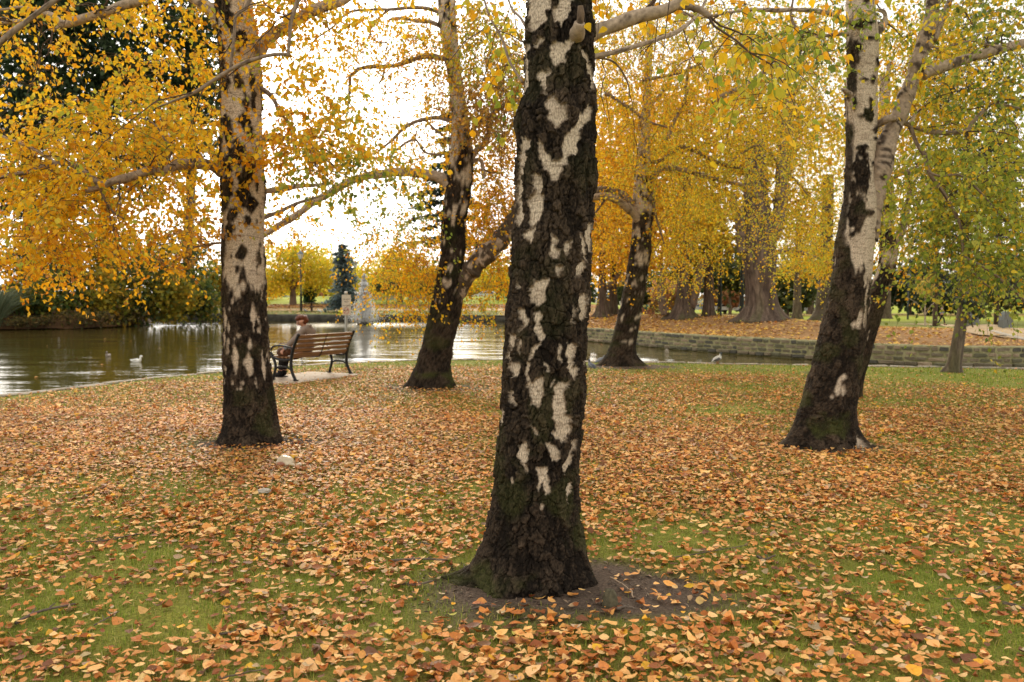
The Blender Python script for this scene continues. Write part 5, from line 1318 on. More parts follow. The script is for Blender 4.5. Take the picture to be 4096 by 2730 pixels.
tree2(1470, 1206, 110, 9, [(1450, 1120, 50, 50, 3, 0, 1), (1490, 1150, 40, 40, 3, 0, .8), (1530, 1080, 60, 60, 3, 0, 1)], 'lime yellow tree behind the fountain jet', LIME, 2200, .34, 514)
tree2(1600, 1208, 96, 10, [(1590, 1080, 90, 90, 4, 0, 2), (1680, 1120, 70, 60, 3, 0, 1), (1540, 1150, 50, 40, 3, 0, .6)], 'broad yellow-green tree right of the fountain', LIME, 4600, .32, 515)
tree2(1990, 1206, 104, 9, [(1980, 1080, 80, 80, 4, 0, 2), (2060, 1120, 60, 60, 3, 0, 1)], 'yellow tree behind the gap left of the nearest birch', LIME, 2600, .34, 516)
tree2(1345, 1208, 122, 8, [(1340, 1130, 70, 55, 4, 0, 1), (1400, 1090, 50, 60, 3, 0, 1)], 'pale yellow tree far behind the blue spruce', LIME, 1500, .4, 517)
bush(1545, 1150, 84, 46, 18, 1.2, 'flat dark green bough of a shrub beside the fountain jet', DKG, 500, 518, .26, z=.6)
bush(1730, 1135, 88, 40, 55, 1.5, 'dark green shrub behind the forked birch', DKG, 900, 519, .26)
bush(2035, 1195, 112, 24, 22, 1.5, 'small green bush beyond the far lawn, left of the nearest birch', DKG, 400, 520, .26)
bush(1110, 1195, 122, 40, 22, 1.5, 'dark hedge clump behind the maple trunk', DKG, 400, 521, .3)

# far belt of trees closing the view on the right
FARG = [((.05, .07, .02), 4), ((.085, .10, .03), 3), ((.16, .15, .03), 2), ((.03, .045, .02), 2)]
FARO = [((.42, .17, .07), 4), ((.36, .20, .08), 2), ((.2, .13, .05), 2)]
belt = [(2120, 1130, 90, 90, FARG, 'green'), (2290, 1150, 80, 70, FARG, 'green'), (2560, 1150, 110, 70, FARG, 'green'), (2690, 1180, 60, 40, FARO, 'russet'), (2760, 1090, 120, 90, FARG, 'green'), (2900, 1185, 46, 36, FARO, 'russet'), (2920, 1090, 110, 80, FARG, 'green'), (3150, 1150, 90, 70, FARG, 'green'), (3230, 1080, 120, 110, FARG, 'green'), (3400, 1130, 110, 90, FARG, 'green'), (3640, 1140, 90, 80, DKG, 'dark'), (3760, 1180, 70, 60, DKG, 'dark'), (3900, 1130, 120, 100, FARG, 'green'), (4060, 1120, 110, 110, FARG, 'green'), (4200, 1120, 110, 120, FARG, 'green')]
words_ = ['behind the nearest birch trunk', 'right beside the nearest birch trunk', 'behind the small sign post', 'left of the straight brown trunk', 'above the parked cars', 'with pinkish leaves beside the white car', 'left of the massive elm', 'right of the massive elm', 'left of the leaning right birch', 'directly behind the leaning right birch', 'in deep shade behind the young pale tree', 'low behind the walking figure', 'behind the slim grey tree', 'at the right edge above the bridge', 'just past the right edge of the view']
for k, (px, py, rx, ry, pal, w) in enumerate(belt):
    d = 118 + (k * 37 % 50)
    zb = float(park_z(P(px, 1250, d)[0], d))
    tree2(px, 1190 + (EYE - zb) * F / d, d, 6, [(px, py, rx, ry, 4, 0, 2), (px - rx * .5, py + ry * .4, rx * .6, ry * .5, 3, 0, .8), (px + rx * .5, py + ry * .4, rx * .6, ry * .5, 3, 0, .8)], 'distant %s tree of the park edge, %s' % (w, words_[k]), pal, 2600, .85, 530 + k, z0=zb, group='far belt of park trees', fork=False)
lw = [(1010, 1150, 60, 50, LIME, 'yellow', 'hidden behind the left birch'), (1110, 1150, 60, 40, ORG, 'orange', 'between the left birch and the maple'), (1250, 1165, 70, 34, LIME, 'lime', 'low behind the small fir'), (1330, 1170, 50, 30, FARO, 'russet', 'low to the left of the blue spruce'), (1440, 1150, 60, 40, LIME, 'lime', 'right of the blue spruce'), (1540, 1150, 60, 40, ORG, 'orange', 'right of the fountain jet'), (1640, 1140, 70, 50, LIME, 'lime', 'behind the hanging orange branches'), (1760, 1140, 70, 60, FARG, 'green', 'behind the forked birch'), (1890, 1140, 80, 60, LIME, 'yellow', 'under the leaning fork'), (2010, 1150, 70, 46, FARG, 'green', 'left of the nearest birch')]
for k, (px, py, rx, ry, pal, w, wh) in enumerate(lw):
    d = 150 + (k * 23 % 30)
    zb = float(park_z(P(px, 1200, d)[0], d))
    tree2(px, 1190 + (EYE - zb) * F / d, d, 5, [(px, py, rx, ry, 4, 0, 2), (px + rx * .6, py + ry * .5, rx * .7, ry * .5, 3, 0, .8)], 'distant %s tree closing the far lawn, %s' % (w, wh), pal, 1500, .9, 570 + k, z0=zb, group='far belt of park trees', fork=False)
tree2(3700, 1300, 64, 3, [(3700, 1150, 34, 36, 1.2, 0, 1)], 'young pale-barked tree with thin yellow crown on the sunny lawn', [((.55, .40, .08), 3), ((.42, .34, .08), 2)], 420, .2, 560, tc=.9)

# ------------------------------------------------------------------ island thicket and dark evergreens on the left
DKE = [((.026, .046, .020), 5), ((.045, .075, .03), 4), ((.085, .125, .05), 2)]
def big_dark(px, d, base, tp, blobs, label, seed, n):
    t = thing('evergreen_oak', (P(px, base, d)[0], d, .2), label, 'tree')
    limb(t, [(px, base), (px - 5, base - 300), (px + 8, base - 650), (px + 2, tp)], (26, 22, 18, 7), d, seed, .0, n=40, name='trunk')
    crown(t, [px_blob(b[0], b[1], d + b[4], b[2], b[3], 3.5, b[5]) for b in blobs], int(n * 1.0), .40, DKE, np.random.default_rng(seed), 95, tight=.22)
    return t
big_dark(120, 59, 1250, -200, [(120, 150, 190, 190, 0, 2.4), (60, 470, 170, 160, -1, 1.6), (250, 420, 150, 150, 1, 1.4), (240, 60, 150, 170, 1, 1.4), (100, -150, 250, 150, 0, 1.4), (160, 760, 200, 130, -1, 1.2)], 'huge dark evergreen oak at the left edge above the island', 601, 17000)
big_dark(420, 63, 1250, -150, [(420, 200, 140, 170, 0, 1.5), (520, 330, 140, 140, 0, 1.3), (430, -60, 220, 120, 0, 1), (520, 640, 160, 150, 0, 1.2)], 'dark evergreen oak with a bare trunk showing, second from the left', 602, 10000)
big_dark(760, 66, 1250, -150, [(760, 260, 130, 120, 0, 1.2), (680, 120, 140, 100, 0, 1), (810, 380, 110, 110, 0, 1.1), (740, 560, 140, 110, 0, 1), (760, -100, 200, 100, 0, .8), (820, 110, 80, 80, 0, .5)], 'dark evergreen oak behind the left birch trunk', 603, 9000)
ISG = [((.06, .10, .025), 4), ((.11, .15, .04), 3), ((.28, .26, .03), 2), ((.04, .06, .02), 2), ((.5, .32, .03), 1)]
ISY = [((.50, .34, .03), 4), ((.30, .28, .03), 3), ((.14, .17, .035), 3), ((.56, .26, .02), 1)]
ISB = [((.11, .065, .03), 3), ((.07, .075, .02), 4), ((.24, .16, .04), 2)]
for k, (px, py, d, rx, ry, pal, lb) in enumerate([
    (70, 1215, 53, 90, 60, ISG, 'green thicket at the left end of the island'), (250, 1180, 54, 100, 80, ISG, 'tall green shrub on the island below the yellow branches'), (430, 1190, 56, 90, 80, ISY, 'yellowing shrub in the middle of the island'), (560, 1160, 58, 90, 100, ISG, 'leafy shrub near the tip of the island'), (690, 1190, 59, 80, 60, ISY, 'yellow-green shrub drooping over the water past the island tip'), (790, 1200, 62, 70, 60, ISG, 'green shrub on the waterside next to the left birch trunk'),
    (160, 1060, 57, 130, 90, ISG, 'tall leafy bush behind the island thicket at left'), (430, 1040, 60, 140, 90, ISY, 'tall yellowing bush at the back of the island'), (700, 1050, 63, 120, 90, ISG, 'tall bush at the back of the island near the birch trunk'), (330, 1265, 52.5, 120, 26, ISB, 'brown bracken along the island bank'), (120, 1280, 51.5, 80, 20, ISB, 'brown bracken at the left end of the island bank'), (510, 1262, 57, 70, 30, ISB, 'dark brushwood above the island tip'), (870, 1150, 70, 60, 80, ISY, 'yellow-green bush hidden behind the left birch trunk'), (960, 1120, 78, 70, 90, ISY, 'yellow bush behind the left birch, at the far shore')]):
    bush(px, py - (0 if ry > 50 else -6), d, rx, ry * (1.25 if ry > 50 else 1), 1.6, lb, pal, 2600 if ry > 50 else 900, 620 + k, .30 if ry > 50 else .2, cl=44)
# pale grass tussock at the left edge
tus = thing('grass_tussock', (P(-5, 1300, 50.2)[0], 50.2, -.4), 'pale blue-green drooping grass tussock at the left edge of the water', 'plant')
gg = np.random.default_rng(640)
nb = 700
az = gg.uniform(0, 2 * PI, nb); Lb = gg.uniform(2.2, 3.9, nb); ou = gg.uniform(.3, 1.3, nb)
tq = np.linspace(0, 1, 6)
cb = np.array((P(-10, 1300, 50.2)[0], 50.2, -.45))
cur = cb + np.stack((np.cos(az)[:, None] * ou[:, None] * (tq + .5 * tq ** 2) * 1.1, np.sin(az)[:, None] * ou[:, None] * (tq + .5 * tq ** 2), Lb[:, None] * (tq * 1.25 - .55 * tq ** 2.2)), -1)
V, Fc = twig_mesh(cur, .022, .006)
mesh_np('blades', V, Fc, M_GRASS, tus, col=np.repeat(pick([((.22, .27, .17), 3), ((.30, .33, .20), 2), ((.16, .20, .11), 2)], nb, gg), 18, 0), kind='stuff')
# ================================================================== BENCH, PERSON, SIGN, FOUNTAIN AND SMALL THINGS
M_IRON = mat_noise('black_cast_iron', (0.008, 0.008, 0.009), (0.02, 0.02, 0.022), 30, rough=0.5, bump=0.15, dist=0.002, spec=0.3)
M_SLAT = mat_noise('brown_bench_timber', (0.17, 0.085, 0.038), (0.32, 0.17, 0.08), 7, rough=0.5, bump=0.25, dist=0.003, stretch=(1, 12, 12), spec=0.4)
M_CONC = mat_noise('pale_concrete', (0.30, 0.23, 0.165), (0.45, 0.35, 0.26), 5, bump=0.3)
NR, FR = G(1179.5, 1528.5), G(1400, 1498)
ax = (FR - NR)[:2]; BL = float(np.linalg.norm(ax)); ax = ax / BL
BRZ = math.atan2(ax[1], ax[0])
def tube_bm(bm, pts, rad, sides=8, flat=None):
    V, fs = tube_arr(pts, rad, sides)
    if flat is not None:
        c = np.repeat(np.asarray(pts, float), sides, 0)
        c = np.concatenate((c, np.asarray(pts, float)[:1], np.asarray(pts, float)[-1:]))
        V = c + (V - c) * np.array(flat)
    vs = [bm.verts.new(v) for v in V]
    for f in fs:
        for q in f:
            try: bm.faces.new([vs[k] for k in q])
            except ValueError: pass
def ball_bm(bm, c, r, sc=(1, 1, 1), seg=12, ring=8):
    q = bmesh.ops.create_uvsphere(bm, u_segments=seg, v_segments=ring, radius=r)['verts']
    bmesh.ops.scale(bm, vec=sc, verts=q)
    bmesh.ops.translate(bm, vec=c, verts=q)
    return q
bench = thing('park_bench', (NR[0], NR[1], 0.02), 'brown slatted park bench with black iron ends, facing the pond', 'bench', rz=BRZ)
pad_bm = bmesh.new()
bm_box(pad_bm, (.62, .39, -.06), (2.25, 1.38, .15), bevel=.02)
pad = thing('bench_pad', (NR[0], NR[1], 0), None, None, rz=BRZ)
po = bm_obj('concrete_pad', pad_bm, M_CONC, None, kind='structure')
po.location = (NR[0], NR[1], 0.0); po.rotation_euler = (0, 0, BRZ)
bpy.data.objects.remove(pad)
def cr(pts, n=16):
    return smooth_path(np.array(pts, float), n)
for xe in (0.0, BL):
    bm = bmesh.new()
    def yz(p, r, n=18, flat=(1.25, 1, 1)):
        q = cr(p, n)
        tube_bm(bm, np.column_stack((np.full(len(q), xe), q)), r, 8, flat)
    yz([(-.02, .0), (.03, .09), (.075, .2), (.085, .30), (.075, .42), (.035, .58), (-.02, .70), (-.075, .81), (-.095, .845)], .026)
    yz([(.52, .0), (.50, .07), (.465, .18), (.455, .27), (.485, .37), (.52, .43)], .024)
    yz([(.56, .435), (.48, .415), (.36, .385), (.22, .375), (.08, .40)], .022)
    yz([(.465, .20), (.38, .245), (.27, .255), (.16, .235), (.07, .19)], .018)
    yz([(.045, .60), (.14, .625), (.28, .645), (.42, .645), (.52, .615), (.565, .555), (.55, .49), (.51, .455)], .018)
    for yy in (-.02, .52):
        bm_box(bm, (xe, yy, .012), (.07, .09, .02), bevel=.006)
    ball_bm(bm, (xe, -.10, .85), .034)
    ball_bm(bm, (xe, .565, .435), .030)
    bm_obj('end_frame', bm, M_IRON, bench, smooth=True)
def slat_bm(L, h, t):
    bm = bmesh.new()
    bm_box(bm, (0, 0, 0), (L, t, h), bevel=.006)
    return bm
me0 = None
def slat(loc, rx, h=.062, t=.032):
    global me0
    if me0 is None:
        o = bm_obj('slat', slat_bm(BL - .03, h, t), M_SLAT, bench)
        me0 = o.data
    else:
        o = bpy.data.objects.new('slat', me0); COL.objects.link(o); o.parent = bench; WORLD[o.name] = WORLD[bench.name]
    o.location = loc; o.rotation_euler = (rx, 0, 0)
lean = math.atan2(.165, .37)
for k in range(5):
    f = k / 4
    slat((BL / 2, .072 - .150 * f, .475 + .345 * f), lean)
for k in range(5):
    slat((BL / 2, .125 + .095 * k, .425 + .012 * (k == 4)), PI / 2)
bm = bmesh.new()
tube_bm(bm, np.array([(BL / 2, -.10, .85), (BL / 2, -.02, .66), (BL / 2, .055, .47), (BL / 2, .10, .40), (BL / 2, .3, .385), (BL / 2, .52, .40)]), .011, 6)
bm_obj('centre_strap', bm, M_IRON, bench)

# --- people
M_SKIN = mat_noise('skin', (0.52, 0.27, 0.19), (0.60, 0.33, 0.24), 20, rough=0.55, bump=0)
M_TWEED = mat_noise('brown_tweed', (0.12, 0.092, 0.078), (0.36, 0.285, 0.235), 120, rough=0.95, bump=0.4, dist=0.002, spec=0.1)
M_BLACK = mat_noise('black_cloth', (0.010, 0.009, 0.010), (0.022, 0.02, 0.021), 40, rough=0.9, bump=0.1, spec=0.2)
M_MAROON = mat_noise('maroon_cloth', (0.035, 0.008, 0.010), (0.07, 0.014, 0.016), 40, rough=0.9, bump=0.1)
M_HAIR = mat_noise('auburn_hair', (0.045, 0.012, 0.006), (0.22, 0.055, 0.018), 26, rough=0.5, bump=0.6, dist=0.006, stretch=(1, 1, 0.25))
M_BAND = mat_noise('orange_headscarf', (0.42, 0.06, 0.015), (0.52, 0.10, 0.02), 30, bump=0)
M_BAG = mat_noise('brown_leather', (0.07, 0.03, 0.016), (0.16, 0.072, 0.038), 14, rough=0.5, bump=0.3, dist=0.004)
M_SHIRT = mat_noise('pale_blue_cuff', (0.28, 0.34, 0.42), (0.36, 0.42, 0.5), 30, bump=0)
M_LIP = mat_noise('lips', (0.38, 0.07, 0.06), (0.42, 0.09, 0.08), 30, bump=0)
M_EYE = mat_noise('dark_lash', (0.02, 0.012, 0.01), (0.03, 0.02, 0.015), 30, bump=0)
def skin_obj(name, verts, edges, rads, mat, parent, sub=2, root=0):
    me = bpy.data.meshes.new(name)
    me.from_pydata([tuple(v) for v in verts], edges, [])
    o = bpy.data.objects.new(name, me)
    COL.objects.link(o)
    md = o.modifiers.new('skin', 'SKIN')
    md.use_smooth_shade = True
    sv = me.skin_vertices[0].data
    for k, r in enumerate(rads):
        r = r if isinstance(r, tuple) else (r, r)
        sv[k].radius = r
        sv[k].use_root = (k == root)
    ss = o.modifiers.new('sub', 'SUBSURF'); ss.levels = sub; ss.render_levels = sub
    # bake the grown surface to plain mesh data
    dg = bpy.context.evaluated_depsgraph_get()
    baked = bpy.data.meshes.new_from_object(o.evaluated_get(dg))
    o.modifiers.clear()
    o.data = baked
    baked.name = name
    baked.materials.clear(); baked.materials.append(mat)
    for p in baked.polygons: p.use_smooth = True
    WORLD[o.name] = Matrix.Identity(4)
    if parent is not None:
        o.parent = parent
        WORLD[o.name] = WORLD[parent.name]
    return o
V3 = lambda *a: np.array(a, float)
def chain(vs, es, rs, start, pts, rads):
    prev = start
    for p, r in zip(pts, rads):
        vs.append(p); rs.append(r)
        es.append((prev, len(vs) - 1)); prev = len(vs) - 1
    return prev
def head_parts(parent, c, fd, up, R, hair, band=None, bob=True):
    """Face features and hair round a head at c facing fd (local coordinates)."""
    fd = norm(fd); up = norm(up - fd * np.dot(up, fd)); sd = np.cross(fd, up)
    def pos(f, s, u): return c + R * (fd * f + sd * s + up * u)
    if bob:
        vs = []; 
        bm = bmesh.new()
        q = bmesh.ops.create_uvsphere(bm, u_segments=28, v_segments=20, radius=1)['verts']
        gg = np.random.default_rng(3)
        for v in q:
            n = V3(*v.co)                       # x: side, y: forward, z: up
            k = 1.10 + .16 * (vnoise(n[0] * 4, n[1] * 4, n[2] * 4, 5) - .5) * 2 + .08 * (vnoise(n[0] * 11, n[1] * 11, n[2] * 5, 6) - .5) * 2
            fr = float(sstep(.30, .60, n[2]))                         # fringe above, open face below
            lowk = 1.0 + .30 * max(0.0, -n[2])
            f = n[1] * k * (1.02 if n[1] > 0 else 1.08) - .50 * (1 - fr) - .14 * fr
            p = pos(f, n[0] * k * 1.04 * lowk, n[2] * k * (1.05 if n[2] > 0 else .98) + .08)
            v.co = Vector(p)
        bm_obj('hair', bm, hair, parent, smooth=True)
    if band is not None:
        bm = bmesh.new()
        a = np.linspace(-1.35, 1.35, 20)
        tube_bm(bm, np.array([pos(1.06 * math.cos(t), 1.12 * math.sin(t), .58 + .1 * math.cos(t)) for t in a * .75]), .013, 6)
        bm_obj('headscarf', bm, band, parent, smooth=True)
    bm = bmesh.new()
    tube_bm(bm, np.array([pos(.90, 0, .12), pos(1.02, 0, -.10), pos(1.08, 0, -.20), pos(.95, 0, -.28)]), np.array([.007, .010, .012, .008]) * R / .1, 6)
    bm_obj('nose', bm, M_SKIN, parent, smooth=True)
    for s in (-1, 1):
        bm = bmesh.new()
        ball_bm(bm, tuple(pos(.90, .34 * s, .04)), .013 * R / .1, (1, 1, .6), 8, 6)
        bm_obj('eye', bm, M_EYE, parent, smooth=True)
        bm = bmesh.new()
        tube_bm(bm, np.array([pos(.90, .16 * s, .22), pos(.90, .36 * s, .27), pos(.80, .55 * s, .20)]), .0045 * R / .1, 5)
        bm_obj('eyebrow', bm, M_EYE, parent)
        if bob: continue             # the hair covers the ears
        bm = bmesh.new()
        ball_bm(bm, tuple(pos(-.05, .98 * s, -.05)), .026 * R / .1, (.6, .8, 1.2), 8, 6)
        bm_obj('ear', bm, M_SKIN, parent, smooth=True)
    bm = bmesh.new()
    tube_bm(bm, np.array([pos(.82, -.24, -.50), pos(.97, 0, -.47), pos(.82, .24, -.50)]), np.array([.004, .011, .004]) * R / .1, 6)
    bm_obj('mouth', bm, M_LIP, parent, smooth=True)
woman = thing('person', (NR[0], NR[1], 0.0), 'person with auburn bob and brown tweed coat seated on the bench, looking down', 'person', rz=BRZ)
HC = V3(.50, .265, 1.112); FD = V3(-.93, .15, -.42); UPH = V3(-.30, .18, .93)
LSH, LEL, LHA = V3(.425, .13, .945), V3(.205, .225, .725), V3(.055, .295, .600)
vs, es, rs = [V3(.60, .27, .53)], [], [(.135, .125)]
sp = chain(vs, es, rs, 0, [V3(.60, .22, .68), V3(.595, .19, .82), V3(.58, .185, .925)], [(.125, .105), (.135, .105), (.115, .085)])
nk = chain(vs, es, rs, sp, [V3(.555, .205, 1.005), V3(.53, .235, 1.055)], [.052, .047])
chain(vs, es, rs, nk, [HC + V3(.01, -.01, -.03), HC + V3(.0, 0, .045)], [(.100, .100), (.108, .108)])
wr = chain(vs, es, rs, sp, [LSH, LEL, LHA], [.055, .042, .026])
chain(vs, es, rs, wr, [V3(.025, .305, .570)], [(.034, .018)])
RSH, REL, RHA = V3(.745, .235, .94), V3(.80, .38, .72), V3(.66, .55, .60)
wr2 = chain(vs, es, rs, sp, [RSH, REL, RHA], [.055, .042, .026])
chain(vs, es, rs, wr2, [V3(.61, .60, .585)], [(.034, .018)])
for hx, kx, fx in ((.52, .50, .48), (.68, .67, .60)):
    chain(vs, es, rs, 0, [V3(hx, .34, .50), V3(kx, .72, .51), V3(fx, .74, .28), V3(fx, .77, .10), V3(fx, .86, .06)], [.085, .062, .050, .038, .035])
body = skin_obj('body', vs, es, rs, M_SKIN, woman)
# coat: collar, back and sleeves
cv, ce, crd = [V3(.60, .26, .50)], [], [(.18, .18)]
c1 = chain(cv, ce, crd, 0, [V3(.60, .22, .66), V3(.595, .185, .82), V3(.582, .18, .935)], [(.170, .150), (.178, .150), (.150, .120)])
chain(cv, ce, crd, c1, [V3(.56, .20, 1.02)], [(.075, .07)])
chain(cv, ce, crd, c1, [LSH + V3(0, 0, .01), (LSH + LEL) / 2, LEL, LEL * .35 + LHA * .65], [.075, .068, .062, .058])
chain(cv, ce, crd, c1, [RSH + V3(0, 0, .01), (RSH + REL) / 2, REL, REL * .3 + RHA * .7], [.075, .068, .062, .055])
skin_obj('coat', cv, ce, crd, M_TWEED, woman)
bm = bmesh.new()
tube_bm(bm, np.array([(.47, .24, .975), (.52, .14, 1.01), (.60, .12, 1.015), (.665, .18, .99), (.66, .28, .95)]), np.array([.018, .03, .034, .03, .018]), 8)
bm_obj('coat_collar', bm, M_TWEED, woman, smooth=True)
bm = bmesh.new()
tube_bm(bm, np.array([LEL * .38 + LHA * .62, LEL * .12 + LHA * .88, LHA]), np.array([.034, .036, .034]), 10)
bm_obj('shirt_cuff', bm, M_SHIRT, woman, smooth=True)
kv, ke, kr = [V3(.60, .28, .49)], [], [(.17, .13)]
for kx in (.52, .69):
    chain(kv, ke, kr, 0, [V3(kx, .45, .50), V3(kx - .01, .72, .49)], [.105, .085])
skin_obj('skirt', kv, ke, kr, M_MAROON, woman)
for kx, fx in ((.50, .48), (.67, .60)):
    tv, te, tr_ = [V3(kx, .71, .50)], [], [.072]
    chain(tv, te, tr_, 0, [V3(fx, .735, .30), V3(fx, .76, .14)], [.062, .052])
    skin_obj('stocking', tv, te, tr_, M_BLACK, woman)
    tv, te, tr_ = [V3(fx, .765, .17)], [], [.060]
    chain(tv, te, tr_, 0, [V3(fx, .755, .075), V3(fx, .84, .062), V3(fx, .925, .050)], [.058, .050, .038])
    skin_obj('boot', tv, te, tr_, M_BLACK, woman)
    bm = bmesh.new(); bm_box(bm, (fx, .83, .022), (.085, .25, .022), bevel=.008)
    bm_obj('boot_sole', bm, M_BLACK, woman)
for dx, Lg, dn in ((-.024, .058, .010), (-.008, .066, .004), (.008, .062, .006), (.022, .050, .012)):
    fv, fe, fr_ = [V3(.028, .305, .575) + V3(dx * .5, dx, 0)], [], [.010]
    b0 = fv[0]
    chain(fv, fe, fr_, 0, [b0 + V3(-.022, dx * .3 + .004, -.024), b0 + V3(-.018, .006, -.024 - Lg * .55), b0 + V3(.004, .010, -.030 - Lg * .75)], [.0095, .0085, .007])
    skin_obj('finger', fv, fe, fr_, M_SKIN, woman, sub=1)
tv, te, tr_ = [V3(.045, .325, .580)], [], [.011]
chain(tv, te, tr_, 0, [V3(.035, .350, .560), V3(.022, .358, .535)], [.010, .008])
skin_obj('thumb', tv, te, tr_, M_SKIN, woman, sub=1)
head_parts(woman, HC, FD, UPH, .098, M_HAIR)
# handbag on the seat beside the near armrest
bag = thing('handbag', (NR[0], NR[1], 0.0), 'slouchy brown leather bag on the bench beside the armrest', 'bag', rz=BRZ)
bm = bmesh.new()
q = bmesh.ops.create_uvsphere(bm, u_segments=24, v_segments=14, radius=1)['verts']
for v in q:
    n = V3(*v.co)
    s = np.sign(n) * np.abs(n) ** .7
    k = 1 + .12 * (vnoise(n[0] * 3, n[1] * 3, n[2] * 3, 8) - .5)
    v.co = Vector((.14 + s[0] * .075 * k, .37 + s[1] * .15 * k, .545 + s[2] * .085 * k - .02 * (n[1] ** 2)))
bm_obj('bag_body', bm, M_BAG, bag, smooth=True)
bm = bmesh.new()
tube_bm(bm, cr([(.12, .26, .61), (.10, .29, .68), (.10, .36, .705), (.10, .44, .69), (.12, .48, .62)], 14), .009, 6)
bm_obj('bag_handle', bm, M_BAG, bag, smooth=True)
bm = bmesh.new(); bm_box(bm, (.12, .335, .625), (.05, .10, .03), bevel=.01)
bm_obj('red_lining', bm, mat_noise('red_cloth', (.4, .03, .03), (.5, .05, .04), 20, bump=0), bag)

# --- walkers
def walker(loc, face, label, top, legs, hair, stride=.30, h=1.72, name='person', arms=.2):
    t = thing(name, loc, label, 'person', rz=face)
    s = h / 1.72
    S_ = lambda *a: V3(*a) * s
    vs, es, rs = [S_(0, 0, .95)], [], [(.13 * s, .10 * s)]
    sp = chain(vs, es, rs, 0, [S_(.02, 0, 1.15), S_(.04, 0, 1.36)], [(.13 * s, .10 * s), (.15 * s, .09 * s)])
    chain(vs, es, rs, sp, [S_(.05, 0, 1.48), S_(.06, 0, 1.58), S_(.06, 0, 1.66)], [.05 * s, .085 * s, .08 * s])
    for q in (-1, 1):
        chain(vs, es, rs, sp, [S_(.04, .18 * q, 1.38), S_(.04 - arms * q * .5, .23 * q, 1.12), S_(.08 - arms * q, .22 * q, .90), S_(.10 - arms * q, .21 * q, .82)], [.05 * s, .042 * s, .032 * s, (.035 * s, .02 * s)])
        chain(vs, es, rs, 0, [S_(.02, .09 * q, .85), S_(stride * .55 * q + .06, .09 * q, .50), S_(stride * q - .02, .09 * q, .10), S_(stride * q + .12, .09 * q, .05)], [.085 * s, .06 * s, .042 * s, .04 * s])
    skin_obj('body', vs, es, rs, M_SKIN, t)
    cv, ce, cr_ = [S_(0, 0, .92)], [], [(.16 * s, .13 * s)]
    c1 = chain(cv, ce, cr_, 0, [S_(.02, 0, 1.15), S_(.04, 0, 1.37)], [(.155 * s, .125 * s), (.17 * s, .11 * s)])
    for q in (-1, 1):
        chain(cv, ce, cr_, c1, [S_(.04, .19 * q, 1.39), S_(.04 - arms * q * .5, .235 * q, 1.12), S_(.07 - arms * q * .9, .225 * q, .93)], [.068 * s, .06 * s, .05 * s])
    skin_obj('jacket', cv, ce, cr_, top, t)
    tv, te, tr_ = [S_(.01, 0, .93)], [], [(.145 * s, .12 * s)]
    for q in (-1, 1):
        chain(tv, te, tr_, 0, [S_(.02, .09 * q, .80), S_(stride * .55 * q + .06, .09 * q, .50), S_(stride * q - .01, .09 * q, .12)], [.098 * s, .075 * s, .058 * s])
    skin_obj('trousers', tv, te, tr_, legs, t)
    for q in (-1, 1):
        bm = bmesh.new(); bm_box(bm, tuple(S_(stride * q + .06, .09 * q, .04)), tuple(S_(.27, .10, .09)), bevel=.02)
        bm_obj('shoe', bm, M_BLACK, t)
    bm = bmesh.new()
    ball_bm(bm, tuple(S_(.045, 0, 1.655)), .100 * s, (1, .92, .95))
    for v in bm.verts:
        if v.co.x > .085 * s and v.co.z < 1.67 * s: v.co.x = .085 * s
    bm_obj('hair', bm, hair, t, smooth=True)
    return t
M_NAVY = mat_noise('navy_jacket', (.02, .028, .06), (.04, .05, .10), 20, bump=0)
M_JEAN = mat_noise('grey_jeans', (.13, .15, .18), (.2, .22, .26), 20, bump=0)
M_LBLUE = mat_noise('light_blue_top', (.16, .24, .34), (.24, .33, .44), 20, bump=0)
M_GHAIR = mat_noise('grey_brown_hair', (.16, .12, .09), (.28, .22, .17), 30, bump=0)
def standing(px, py, d):
    c = P(px, py, d)
    return (c[0], d, float(park_z(c[0], d)))
walker(standing(1420, 1242, 79), math.radians(200), 'person in a navy jacket and grey jeans walking along the far bank beside the fountain', M_NAVY, M_JEAN, M_GHAIR, .32)
wl = hit(3765, 1303)
walker((wl[0], wl[1], float(park_z(wl[0], wl[1])) + .05), math.radians(-30), 'person in a light blue top and dark leggings walking on the sand path at right', M_LBLUE, M_BLACK, M_HAIR, .26, 1.68)
# person sitting far off on the left, seen under the branches
st_ = thing('person', standing(738, 1232, 82), 'person in dark clothes crouching on the far lawn, seen low through the island branches', 'person', rz=math.radians(180))
sv_, se_, sr_ = [V3(0, 0, .42)], [], [(.17, .14)]
c1 = chain(sv_, se_, sr_, 0, [V3(.05, 0, .66), V3(.14, 0, .86)], [(.17, .13), (.17, .11)])
chain(sv_, se_, sr_, c1, [V3(.2, 0, .98), V3(.25, 0, 1.1)], [.055, .1])
for q in (-1, 1):
    chain(sv_, se_, sr_, c1, [V3(.16, .19 * q, .86), V3(.32, .22 * q, .62), V3(.48, .15 * q, .6)], [.06, .05, .035])
    chain(sv_, se_, sr_, 0, [V3(.1, .12 * q, .42), V3(.42, .14 * q, .55), V3(.4, .14 * q, .1), V3(.52, .14 * q, .05)], [.1, .075, .055, .05])
skin_obj('body', sv_, se_, sr_, M_NAVY, st_)
bm = bmesh.new(); ball_bm(bm, (.26, 0, 1.12), .115); bm_obj('hair', bm, M_GHAIR, st_, smooth=True)

